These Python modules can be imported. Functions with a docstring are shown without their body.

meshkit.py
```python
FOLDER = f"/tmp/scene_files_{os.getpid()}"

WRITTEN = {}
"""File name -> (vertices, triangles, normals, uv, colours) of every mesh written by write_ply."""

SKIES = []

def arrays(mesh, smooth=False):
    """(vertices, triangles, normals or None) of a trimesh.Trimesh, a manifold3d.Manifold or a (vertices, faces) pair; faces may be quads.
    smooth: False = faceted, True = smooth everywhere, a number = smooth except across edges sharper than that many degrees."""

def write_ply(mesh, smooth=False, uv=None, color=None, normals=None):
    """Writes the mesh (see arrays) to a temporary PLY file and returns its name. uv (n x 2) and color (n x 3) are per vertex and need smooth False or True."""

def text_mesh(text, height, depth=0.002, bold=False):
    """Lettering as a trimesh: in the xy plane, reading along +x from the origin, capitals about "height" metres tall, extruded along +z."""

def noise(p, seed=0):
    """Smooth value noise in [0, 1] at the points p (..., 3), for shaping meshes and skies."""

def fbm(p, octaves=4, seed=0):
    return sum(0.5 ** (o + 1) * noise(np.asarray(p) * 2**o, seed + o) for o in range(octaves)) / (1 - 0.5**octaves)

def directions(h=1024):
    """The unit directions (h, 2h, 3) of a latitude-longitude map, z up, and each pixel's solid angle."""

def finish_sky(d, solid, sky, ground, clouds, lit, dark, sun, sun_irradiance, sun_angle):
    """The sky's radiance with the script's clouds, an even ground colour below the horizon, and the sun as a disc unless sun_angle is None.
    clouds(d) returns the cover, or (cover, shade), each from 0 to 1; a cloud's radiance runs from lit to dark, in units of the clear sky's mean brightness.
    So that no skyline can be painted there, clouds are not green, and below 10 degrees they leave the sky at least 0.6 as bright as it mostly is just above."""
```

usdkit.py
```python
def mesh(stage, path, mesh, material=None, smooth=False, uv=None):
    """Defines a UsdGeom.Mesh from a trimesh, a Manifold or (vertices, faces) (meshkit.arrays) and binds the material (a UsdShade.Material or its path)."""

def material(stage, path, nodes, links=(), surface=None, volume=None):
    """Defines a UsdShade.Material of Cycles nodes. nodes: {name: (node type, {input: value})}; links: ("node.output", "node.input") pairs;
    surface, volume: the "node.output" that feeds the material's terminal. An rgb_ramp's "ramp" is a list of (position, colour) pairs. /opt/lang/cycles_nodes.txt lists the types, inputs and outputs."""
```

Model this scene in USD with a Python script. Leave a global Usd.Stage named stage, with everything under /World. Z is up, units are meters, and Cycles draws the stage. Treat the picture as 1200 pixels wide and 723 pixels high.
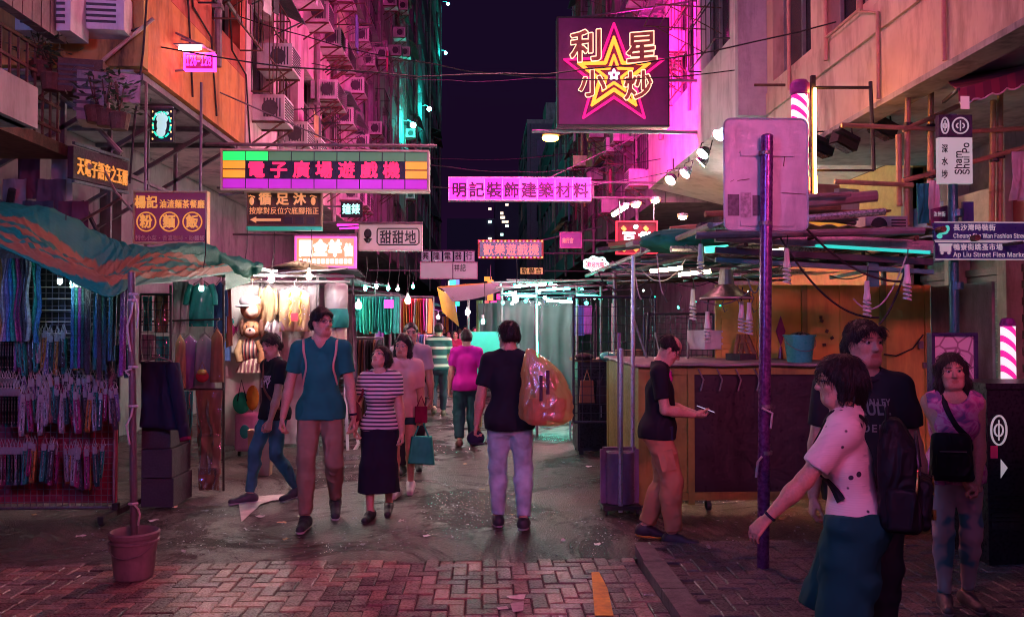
import math, random, glob, re
import numpy as np, trimesh
import usdkit, meshkit
from pxr import Usd, UsdGeom, UsdLux, UsdShade, Gf, Sdf, Vt

stage = Usd.Stage.CreateInMemory()
UsdGeom.SetStageUpAxis(stage, 'Z'); UsdGeom.SetStageMetersPerUnit(stage, 1.0)
stage.SetDefaultPrim(UsdGeom.Xform.Define(stage, '/World').GetPrim())
UsdGeom.Scope.Define(stage, '/World/Looks')
rnd = random.Random(7); PI = math.pi

# ------------------------------------------------------------------ camera
CAM = np.array([0.0, 0.0, 1.66]); YAW = math.radians(2.0); PITCH = math.radians(1.35); FOC = 1000.0
cam = UsdGeom.Camera.Define(stage, '/World/camera')
cam.CreateHorizontalApertureAttr(36.0); cam.CreateVerticalApertureAttr(36.0*616/1024); cam.CreateFocalLengthAttr(30.0)
cam.CreateClippingRangeAttr(Gf.Vec2f(0.1, 2000.0))
cam.AddTranslateOp().Set(Gf.Vec3d(*CAM)); cam.AddRotateZOp().Set(-math.degrees(YAW)); cam.AddRotateXOp().Set(90+math.degrees(PITCH))
cam.CreateExposureAttr(0.22)

# ------------------------------------------------------------------ night sky and the glow of the city
usdkit.material(stage, '/World/Looks/night_sky', {
    'tc': ('texture_coordinate', {}), 'sep': ('separate_xyz', {}), 'r': ('rgb_ramp', {'ramp': [(0, (.016, .0036, .022)), (.2, (.0058, .0019, .012)), (1, (.0034, .0015, .009))]}),
    'sky': ('sky_texture', {'sky_type': 'single_scattering', 'sun_disc': False, 'sun_elevation': -0.05, 'sun_rotation': math.pi}),
    'sc': ('mix', {'mix_type': 'multiply', 'fac': 1.0, 'color2': (.02, .01, .03)}), 'add': ('mix', {'mix_type': 'add', 'fac': 1.0}),
    'b': ('background_shader', {'strength': 1.0})},
    [('tc.generated', 'sep.vector'), ('sep.z', 'r.fac'), ('sky.color', 'sc.color1'), ('sc.color', 'add.color1'), ('r.color', 'add.color2'), ('add.color', 'b.color')], surface='b.background')
dome = UsdLux.DomeLight.Define(stage, '/World/sky')
dome.GetPrim().SetCustomDataByKey('kind', 'structure')
UsdShade.MaterialBindingAPI.Apply(dome.GetPrim()).Bind(UsdShade.Material.Get(stage, '/World/Looks/night_sky'))
glow = UsdLux.DistantLight.Define(stage, '/World/city_glow')
glow.CreateIntensityAttr(0.095); glow.CreateNormalizeAttr(True) if hasattr(glow, 'CreateNormalizeAttr') else None
glow.CreateAngleAttr(50.0); glow.CreateColorAttr(Gf.Vec3f(.52, .33, 1.0))
# shines along its -z: from behind and above the camera, a little from the left
glow.AddRotateZOp().Set(-6.0); glow.AddRotateXOp().Set(56.0)

# ------------------------------------------------------------------ pixel -> place (pixels of the 1200 x 723 photograph)
_cy, _sy, _cp, _sp = math.cos(YAW), math.sin(YAW), math.cos(PITCH), math.sin(PITCH)
_R, _F0 = np.array([_cy, -_sy, 0.0]), np.array([_sy, _cy, 0.0])
_F = _F0*_cp + np.array([0, 0, _sp]); _U = np.array([0, 0, _cp]) - _F0*_sp
def ray(px, py): return _F*FOC + _R*(px-600.0) + _U*(361.5-py)
def at(px, py, y):
    d = ray(px, py); return CAM + d*(y/d[1])
def onx(px, py, x):
    d = ray(px, py); return CAM + d*(x/d[0])
def ong(px, py, z=0.0):
    d = ray(px, py); return CAM + d*((z-CAM[2])/d[2])
def pxm(y): return y/FOC          # metres per pixel at that depth

# ------------------------------------------------------------------ naming, things and parts
_used = {}
def numbered(path):
    n = _used.get(path, -1)+1; _used[path] = n
    return path if n == 0 else f'{path}_{n:03d}'
def meta(prim, label=None, cat=None, group=None, kind=None):
    for k, v in (('label', label), ('category', cat), ('group', group), ('kind', kind)):
        if v: prim.SetCustomDataByKey(k, v)
class T:
    """A thing: an Xform at its base; parts are given in world coordinates, or in its own when local."""
    def __init__(s, name, label, cat, loc=(0, 0, 0), rz=0.0, group=None, kind=None, local=False):
        s.path = numbered('/World/'+name); x = UsdGeom.Xform.Define(stage, s.path); s.loc, s.rz, s.local = np.array(loc, float), rz, local
        x.AddTranslateOp().Set(Gf.Vec3d(*map(float, loc))); x.AddRotateZOp().Set(math.degrees(rz)); s.prim = x.GetPrim()
        meta(s.prim, label, cat, group, kind)
    def part(s, name, mesh, mat, under=None, label=None, kind=None, smooth=False, tint=None):
        p = numbered((under or s.path)+'/'+name)
        v, f = geo(mesh)
        if not s.local:
            c, q = math.cos(-s.rz), math.sin(-s.rz); v = v-s.loc; v = np.c_[v[:, 0]*c-v[:, 1]*q, v[:, 0]*q+v[:, 1]*c, v[:, 2]]
        m = put(p, v, f, mat, smooth, tint); meta(m.GetPrim(), label, kind=kind)
        return p
def put(path, v, f, mat, smooth=False, tint=None):
    m = usdkit.mesh(stage, path, trimesh.Trimesh(v, f, process=False), mat, smooth=True if tint is not None else smooth)
    if tint is not None:
        UsdGeom.PrimvarsAPI(m).CreatePrimvar('tint', Sdf.ValueTypeNames.Color3fArray, 'vertex').Set(Vt.Vec3fArray.FromNumpy(np.asarray(tint, np.float32)))
    return m
def one(name, mesh, mat, label=None, cat=None, group=None, kind=None, smooth=False, parent=None):
    """A thing (or piece of the setting) that is one mesh."""
    p = numbered((parent or '/World')+'/'+name); v, f = geo(mesh)
    m = put(p, v, f, mat, smooth); meta(m.GetPrim(), label, cat, group, kind); return p
def copy(src, loc, rz=0.0, label=None, scale=None, tilt=None):
    """A copy of a thing with its parts under the next number."""
    d = dict(src.prim.GetCustomData()); p = numbered(re.sub(r'_\d{3}$', '', src.path)); x = UsdGeom.Xform.Define(stage, p)
    x.GetPrim().GetReferences().AddInternalReference(src.path)
    x.ClearXformOpOrder()
    x.AddTranslateOp().Set(Gf.Vec3d(*map(float, loc))); x.AddRotateZOp().Set(math.degrees(rz))
    if tilt: x.AddRotateXYZOp().Set(Gf.Vec3f(*map(float, tilt)))
    if scale is not None: x.AddScaleOp().Set(Gf.Vec3f(*map(float, np.broadcast_to(scale, 3))))
    x.GetPrim().SetInstanceable(True)
    if label: x.GetPrim().SetCustomDataByKey('label', label)
    return p

# ------------------------------------------------------------------ mesh builder
def geo(m):
    if isinstance(m, MB): return m.arr()
    if hasattr(m, 'to_mesh'):
        q = m.to_mesh(); return np.array(q.vert_properties[:, :3], float), np.array(q.tri_verts, int)
    if isinstance(m, (tuple, list)):
        v, f = np.asarray(m[0], float), np.asarray(m[1], int)
        return (v, np.vstack([f[:, [0, 1, 2]], f[:, [0, 2, 3]]])) if f.shape[1] == 4 else (v, f)
    return np.array(m.vertices), np.array(m.faces)
_BOXF = np.array([[0, 2, 3, 1], [4, 5, 7, 6], [0, 1, 5, 4], [2, 6, 7, 3], [0, 4, 6, 2], [1, 3, 7, 5]])
_BV = np.array([[x, y, z] for z in (0, 1) for y in (0, 1) for x in (0, 1)], float)
def frame_of(d):
    d = np.asarray(d, float); d = d/(np.linalg.norm(d)+1e-12)
    a = np.cross(d, [0, 0, 1.0]) if abs(d[2]) < .95 else np.cross(d, [1.0, 0, 0])
    a /= np.linalg.norm(a)+1e-12; return a, np.cross(a, d), d
class MB:
    def __init__(s): s.v, s.f, s.n = [], [], 0
    def add(s, m):
        v, f = geo(m); s.v.append(v); s.f.append(f+s.n); s.n += len(v); return s
    def box(s, a, b):
        a, b = np.minimum(a, b).astype(float), np.maximum(a, b).astype(float)
        v = a+_BV*(b-a); f = np.array([[0, 2, 3, 1], [4, 5, 7, 6], [0, 1, 5, 4], [2, 6, 7, 3], [0, 4, 6, 2], [1, 3, 7, 5]])
        return s.add((v, f))
    def cbox(s, c, d, rz=0.0, rx=0.0, ry=0.0):
        v = (_BV-.5)*np.asarray(d, float)
        if rx: v = v@np.array([[1, 0, 0], [0, math.cos(rx), math.sin(rx)], [0, -math.sin(rx), math.cos(rx)]])
        if ry: v = v@np.array([[math.cos(ry), 0, -math.sin(ry)], [0, 1, 0], [math.sin(ry), 0, math.cos(ry)]])
        if rz: v = v@np.array([[math.cos(rz), math.sin(rz), 0], [-math.sin(rz), math.cos(rz), 0], [0, 0, 1]])
        return s.add((v+np.asarray(c, float), _BOXF))
    def bar(s, p, q, w, h=None):
        p, q = np.asarray(p, float), np.asarray(q, float); a, b, d = frame_of(q-p); h = h or w
        v = np.array([e+a*sx*w/2+b*sy*h/2 for e in (p, q) for sy in (-1, 1) for sx in (-1, 1)])
        return s.add((v, _BOXF))
    def tube(s, pts, r, n=8, caps=True):
        p = np.asarray(pts, float); r = np.broadcast_to(r, (len(p),)).astype(float)
        t = np.gradient(p, axis=0) if len(p) > 2 else np.repeat([p[1]-p[0]], 2, 0)
        a0, _, _ = frame_of(t[0]); v = []
        for i in range(len(p)):
            d = t[i]/(np.linalg.norm(t[i])+1e-12); a0 = a0-d*(a0@d); a0 /= np.linalg.norm(a0)+1e-12; b0 = np.cross(d, a0)
            g = np.arange(n)*2*PI/n; v.append(p[i]+r[i]*(np.cos(g)[:, None]*a0+np.sin(g)[:, None]*b0))
        v = np.vstack(v); f = []
        for i in range(len(p)-1):
            for j in range(n):
                f.append([i*n+j, i*n+(j+1) % n, (i+1)*n+(j+1) % n, (i+1)*n+j])
        f = np.array(f); f = np.vstack([f[:, [0, 1, 2]], f[:, [0, 2, 3]]])
        if caps:
            k = len(v); v = np.vstack([v, p[0], p[-1]]); e = (len(p)-1)*n
            f = np.vstack([f, [[k, (j+1) % n, j] for j in range(n)], [[k+1, e+j, e+(j+1) % n] for j in range(n)]])
        return s.add((v, f))
    def cyl(s, c, r, h, n=16, r2=None): c = np.asarray(c, float); return s.tube([c, c+[0, 0, h]], [r, r if r2 is None else r2], n)
    def sphere(s, c, r, n=2):
        m = trimesh.creation.icosphere(n); return s.add((m.vertices*np.broadcast_to(r, 3)+np.asarray(c, float), m.faces))
    def lathe(s, c, prof, n=20):
        prof = np.array(prof, float); g = np.arange(n)*2*PI/n
        v = np.vstack([np.c_[r*np.cos(g), r*np.sin(g), np.full(n, z)] for r, z in prof])+np.asarray(c, float)
        f = [[i*n+j, i*n+(j+1) % n, (i+1)*n+(j+1) % n, (i+1)*n+j] for i in range(len(prof)-1) for j in range(n)]
        return s.add((v, np.array(f)))
    def quad(s, a, b, c, d): return s.add((np.array([a, b, c, d], float), np.array([[0, 1, 2, 3]])))
    def prism(s, poly, d):
        """A polygon of world points swept along the vector d."""
        p = np.asarray(poly, float); n = len(p); v = np.vstack([p, p+np.asarray(d, float)])
        f = [[i, (i+1) % n, n+(i+1) % n, n+i] for i in range(n)]; f = [[a, b, c] for a, b, c, e in f]+[[a, c, e] for a, b, c, e in f]
        f += [[0, i+1, i] for i in range(1, n-1)]+[[n, n+i, n+i+1] for i in range(1, n-1)]
        return s.add((v, np.array(f)))
    def grid(s, V, thick=None):
        """V: (n, m, 3) points of a sheet; thick gives it a back."""
        V = np.asarray(V, float); n, m = V.shape[:2]; i, j = np.meshgrid(np.arange(n-1), np.arange(m-1), indexing='ij')
        q = np.stack([i*m+j, (i+1)*m+j, (i+1)*m+j+1, i*m+j+1], -1).reshape(-1, 4)
        if thick is None: return s.add((V.reshape(-1, 3), q))
        k = n*m; W = V+np.asarray(thick, float)
        ring = [a*m for a in range(n)]+[(n-1)*m+b for b in range(1, m)]+[a*m+m-1 for a in range(n-2, -1, -1)]+[b for b in range(m-2, 0, -1)]
        e = [[ring[a], ring[(a+1) % len(ring)], ring[(a+1) % len(ring)]+k, ring[a]+k] for a in range(len(ring))]
        return s.add((np.vstack([V.reshape(-1, 3), W.reshape(-1, 3)]), np.vstack([q[:, ::-1], q+k, np.array(e)])))
    def arr(s): return np.vstack(s.v), np.vstack(s.f)

# ------------------------------------------------------------------ lettering
_glyph, _fonts = {}, {}
def glyphs(ch, bold=0, font='CJK'):
    """The outline of one character as a shapely shape, 1 unit = the em."""
    if (ch, bold, font) in _glyph: return _glyph[ch, bold, font]
    from PIL import Image, ImageDraw, ImageFont
    from shapely import affinity, box, union_all
    if font not in _fonts: _fonts[font] = ImageFont.truetype(glob.glob('/opt/blender-*/*/datafiles/fonts/'+('*CJK*' if font == 'CJK' else 'Inter*'))[0], 72)
    fn = _fonts[font]
    w = int(fn.getlength(ch))+1; im = Image.new('L', (w+16, 112)); ImageDraw.Draw(im).text((8, 84), ch, 255, fn, anchor='ls', stroke_width=bold)
    on = np.pad(np.asarray(im) > 127, ((0, 0), (1, 1))).astype(np.int8); d = np.diff(on, axis=1)
    rows, st = np.nonzero(d == 1); en = np.nonzero(d == -1)[1]
    sh = union_all(box(st, -rows-1, en, -rows)).buffer(.7).buffer(-.7).simplify(.75) if len(rows) else None
    if sh is not None: sh = affinity.affine_transform(sh, [1/72, 0, 0, 1/72, -8/72, 84/72])
    _glyph[ch, bold, font] = (sh, w/72); return _glyph[ch, bold, font]
def char_mesh(ch, o, U, V, size, depth, bold=0, font='CJK', outline=0.0, squash=1.0):
    """One character standing at o with its writing direction U and up V, its front depth in front of the plane (along V x U ... towards the reader)."""
    sh, adv = glyphs(ch, bold, font)
    if sh is None: return None, adv*size*squash
    if outline: sh = sh.buffer(outline).difference(sh.buffer(-outline*.2))
    m = trimesh.util.concatenate([trimesh.creation.extrude_polygon(g, 1.0, engine='earcut') for g in getattr(sh, 'geoms', [sh]) if g.area > 1e-5])
    U, V = np.asarray(U, float), np.asarray(V, float); N = np.cross(U, V); v = m.vertices
    return (np.asarray(o, float)+v[:, :1]*size*squash*U+v[:, 1:2]*size*V+v[:, 2:]*depth*N, m.faces), adv*size*squash
def line_of(text, o, U, V, size, depth, bold=0, font='CJK', gap=0.0, fit=None, squash=1.0):
    """Meshes of the characters of a line from o; fit stretches the gaps so that the line is that long."""
    adv = [glyphs(c, bold, font)[1]*size*squash for c in text]
    if fit and sum(adv) > fit*.98: k = fit*.98/sum(adv); squash *= k; adv = [a*k for a in adv]
    if fit and len(text) > 1: gap = (fit-sum(adv))/(len(text)-1)
    out, x = [], 0.0
    for c, a in zip(text, adv):
        m, _ = char_mesh(c, np.asarray(o, float)+np.asarray(U, float)*x, U, V, size, depth, bold, font, squash=squash)
        if m is not None: out.append(m)
        x += a+gap
    return out
def joined(ms):
    b = MB()
    for m in ms: b.add(m)
    return b

# ------------------------------------------------------------------ materials
_mats = {}
def M(name, col=(.5, .5, .5), rough=.6, metal=0.0, var=.25, scale=6.0, bump=.15, dirt=0.0, dirtcol=(.02, .015, .02), emit=None, es=0.0, spec=.5, stretch=None, coat=0.0, fine=0.0):
    """A surface with uneven colour, stains and fine relief; emit for things that give off light."""
    if name in _mats: return _mats[name]
    path = '/World/Looks/'+name; col = np.array(col, float)
    if emit is not None:
        n = {'tc': ('texture_coordinate', {}), 'n': ('noise_texture', {'scale': 3.0, 'detail': 3.0}), 'r': ('rgb_ramp', {'ramp': [(.3, tuple(np.array(emit)*.82)), (.7, tuple(emit))]}),
             'p': ('principled_bsdf', {'base_color': tuple(col), 'roughness': .35, 'emission_strength': es})}
        l = [('tc.object', 'n.vector'), ('n.fac', 'r.fac'), ('r.color', 'p.emission_color')]
        _mats[name] = usdkit.material(stage, path, n, l, surface='p.BSDF'); return _mats[name]
    n = {'tc': ('texture_coordinate', {}), 'mp': ('mapping', {'scale': tuple(stretch or (1, 1, 1))}), 'n': ('noise_texture', {'scale': scale, 'detail': 5.0, 'roughness': .62}),
         'r': ('rgb_ramp', {'ramp': [(.25, tuple(col*(1-var))), (.5, tuple(col)), (.75, tuple(np.minimum(col*(1+var), 1)))]}),
         'rr': ('map_range', {'from_min': .3, 'from_max': .7, 'to_min': max(rough-.14, .03), 'to_max': min(rough+.14, 1)}),
         'n2': ('noise_texture', {'scale': scale*7, 'detail': 3.0}), 'b': ('bump', {'strength': bump, 'distance': .02}),
         'p': ('principled_bsdf', {'metallic': metal, 'specular_ior_level': spec, 'coat_weight': coat})}
    l = [('tc.object', 'mp.vector'), ('mp.vector', 'n.vector'), ('mp.vector', 'n2.vector'), ('n.fac', 'r.fac'), ('n2.fac', 'rr.value'), ('rr.result', 'p.roughness'), ('n2.fac', 'b.height'), ('b.normal', 'p.normal')]
    last = 'r.color'
    if dirt:
        n |= {'g': ('geometry', {}), 'dm': ('mapping', {'scale': (1.6, 1.6, .35)}), 'd': ('noise_texture', {'scale': 1.7, 'detail': 6.0, 'roughness': .7}), 'dr': ('map_range', {'from_min': .48, 'from_max': .72, 'to_min': 0.0, 'to_max': dirt, 'clamp': True}),
              'dx': ('mix', {'mix_type': 'mix', 'color2': tuple(dirtcol)})}
        l += [('g.position', 'dm.vector'), ('dm.vector', 'd.vector'), ('d.fac', 'dr.value'), ('dr.result', 'dx.fac'), (last, 'dx.color1')]; last = 'dx.color'
    l.append((last, 'p.base_color'))
    _mats[name] = usdkit.material(stage, path, n, l, surface='p.BSDF'); return _mats[name]
def tinted(name, rough=.55, bump=.08, scale=60.0, sheen=0.0, spec=.4):
    """Takes its colour from the mesh's own tint."""
    if name in _mats: return _mats[name]
    n = {'a': ('attribute', {'attribute': 'tint'}), 'tc': ('texture_coordinate', {}), 'n': ('noise_texture', {'scale': scale, 'detail': 4.0}),
         'r': ('rgb_ramp', {'ramp': [(.3, (.8, .8, .8)), (.7, (1.0, 1.0, 1.0))]}), 'm': ('mix', {'mix_type': 'multiply', 'fac': 1.0}), 'b': ('bump', {'strength': bump, 'distance': .01}),
         'p': ('principled_bsdf', {'roughness': rough, 'sheen_weight': sheen, 'specular_ior_level': spec})}
    _mats[name] = usdkit.material(stage, '/World/Looks/'+name, n, [('tc.object', 'n.vector'), ('n.fac', 'r.fac'), ('a.color', 'm.color1'), ('r.color', 'm.color2'), ('m.color', 'p.base_color'), ('n.fac', 'b.height'), ('b.normal', 'p.normal')], surface='p.BSDF')
    return _mats[name]
def stripes(name, stops, period, axis='z', rough=.8, shift=0.0, es=0.0, tiltv=None):
    """A cloth of even stripes: stops are (position, colour) over one period along an axis (or a direction tiltv) of the object."""
    if name in _mats: return _mats[name]
    d = tiltv or {'x': (1, 0, 0), 'y': (0, 1, 0), 'z': (0, 0, 1)}[axis]
    n = {'tc': ('texture_coordinate', {}), 'mp': ('mapping', {'scale': tuple(d)}), 's': ('separate_xyz', {}), 'a1': ('math', {'math_type': 'add'}), 'a2': ('math', {'math_type': 'add'}),
         'd': ('math', {'math_type': 'multiply', 'value2': 1.0/period}), 'sh': ('math', {'math_type': 'add', 'value2': shift}), 'f': ('math', {'math_type': 'fraction'}),
         'r': ('rgb_ramp', {'ramp': stops, 'interpolate': False}), 'n': ('noise_texture', {'scale': 90.0}), 'b': ('bump', {'strength': .12, 'distance': .01}), 'p': ('principled_bsdf', {'roughness': rough, 'emission_strength': es})}
    l = [('tc.object', 'mp.vector'), ('mp.vector', 's.vector'), ('s.x', 'a1.value1'), ('s.y', 'a1.value2'), ('a1.value', 'a2.value1'), ('s.z', 'a2.value2'), ('a2.value', 'd.value1'), ('d.value', 'sh.value1'), ('sh.value', 'f.value1'),
         ('f.value', 'r.fac'), ('r.color', 'p.base_color'), ('n.fac', 'b.height'), ('b.normal', 'p.normal')]
    if es: l.append(('r.color', 'p.emission_color'))
    _mats[name] = usdkit.material(stage, '/World/Looks/'+name, n, l, surface='p.BSDF'); return _mats[name]
def clear_film(name, tint=(.9, .9, .95), gloss=.12, rough=.12):
    """Thin clear plastic or window glass that lets light through."""
    if name in _mats: return _mats[name]
    n = {'t': ('transparent_bsdf', {'color': tint}), 'g': ('glossy_bsdf', {'color': (.9, .9, .9), 'roughness': rough}), 'f': ('fresnel', {'IOR': 1.45}),
         'tc': ('texture_coordinate', {}), 'n': ('noise_texture', {'scale': 14.0, 'detail': 4.0}), 'b': ('bump', {'strength': .6, 'distance': .02}), 'mx': ('mix_closure', {})}
    _mats[name] = usdkit.material(stage, '/World/Looks/'+name, n, [('tc.object', 'n.vector'), ('n.fac', 'b.height'), ('b.normal', 'g.normal'), ('b.normal', 'f.normal'), ('f.fac', 'mx.fac'), ('t.BSDF', 'mx.closure1'), ('g.BSDF', 'mx.closure2')], surface='mx.closure')
    return _mats[name]

def fabric(name, col, var=.16, wr=.8, scale=4.0, rough=.88):
    """Woven cloth: creases at the size of folds and a fine weave."""
    if name in _mats: return _mats[name]
    col = np.array(col, float)
    n = {'tc': ('texture_coordinate', {}), 'mp': ('mapping', {'scale': (1.5, 1.5, .8)}), 'n': ('noise_texture', {'scale': 6.0, 'detail': 4.0}), 'r': ('rgb_ramp', {'ramp': [(.3, tuple(col*(1-var))), (.7, tuple(np.minimum(col*(1+var), 1)))]}),
         'w': ('noise_texture', {'type': 'ridged_multifractal', 'scale': scale, 'detail': 2.5, 'distortion': 1.3}), 'f': ('noise_texture', {'scale': 240.0, 'detail': 1.0}), 'b1': ('bump', {'strength': wr, 'distance': .045}), 'b2': ('bump', {'strength': .25, 'distance': .004}), 'p': ('principled_bsdf', {'roughness': rough, 'sheen_weight': 0.0, 'specular_ior_level': .18})}
    _mats[name] = usdkit.material(stage, '/World/Looks/'+name, n, [('tc.object', 'mp.vector'), ('mp.vector', 'w.vector'), ('tc.object', 'n.vector'), ('tc.object', 'f.vector'), ('n.fac', 'r.fac'), ('r.color', 'p.base_color'), ('w.fac', 'b1.height'), ('f.fac', 'b2.height'), ('b1.normal', 'b2.normal'), ('b2.normal', 'p.normal')], surface='p.BSDF'); return _mats[name]

def nth(k): return ['first', 'second', 'third', 'fourth', 'fifth', 'sixth', 'seventh', 'eighth', 'ninth', 'tenth', 'eleventh', 'twelfth'][k] if k < 12 else f'{k+1}{"st" if k % 10 == 0 and k != 10 else "nd" if k % 10 == 1 and k != 11 else "rd" if k % 10 == 2 and k != 12 else "th"}'
# ------------------------------------------------------------------ figures: one smooth surface around a posed skeleton
def surface_nets(F, xs, ys, zs):
    I = F < 0; n = np.array(F.shape)-1
    c = np.zeros(n, np.uint8)
    for dx in (0, 1):
        for dy in (0, 1):
            for dz in (0, 1): c += I[dx:dx+n[0], dy:dy+n[1], dz:dz+n[2]]
    act = np.argwhere((c > 0) & (c < 8))
    idx = -np.ones(n, np.int64); idx[tuple(act.T)] = np.arange(len(act))
    off = np.array([[x, y, z] for x in (0, 1) for y in (0, 1) for z in (0, 1)])
    val = np.stack([F[tuple((act+o).T)] for o in off], 1)
    X = [xs, ys, zs]; pos = np.zeros((len(act), 3)); cnt = np.zeros(len(act))
    P = [np.stack([X[k][act[:, k]+o[k]] for k in range(3)], 1) for o in off]
    for a in range(8):
        for b in range(a+1, 8):
            if abs(off[a]-off[b]).sum() != 1: continue
            m = (val[:, a] < 0) != (val[:, b] < 0); t = val[m, a]/(val[m, a]-val[m, b])
            pos[m] += P[a][m]+(P[b][m]-P[a][m])*t[:, None]; cnt[m] += 1
    v = pos/cnt[:, None]; q = []
    for ax in range(3):
        sl = [slice(1, -1)]*3; sl[ax] = slice(0, -1); s2 = list(sl); s2[ax] = slice(1, None)
        A, B = I[tuple(sl)], I[tuple(s2)]; e = np.argwhere(A != B); s = A[tuple(e.T)]
        o = np.ones(3, int); o[ax] = 0; e = e+o; u, w = [k for k in range(3) if k != ax]
        du, dw = np.zeros(3, int), np.zeros(3, int); du[u] = 1; dw[w] = 1
        g = lambda z: idx[tuple(z.T)]
        f = np.stack([g(e-du-dw), g(e-dw), g(e), g(e-du)], 1)
        if ax == 1: s = ~s
        f[~s] = f[~s][:, ::-1]; q.append(f)
    q = np.vstack(q); q = q[(q >= 0).all(1)]
    return v, np.vstack([q[:, [0, 1, 2]], q[:, [0, 2, 3]]])
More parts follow.
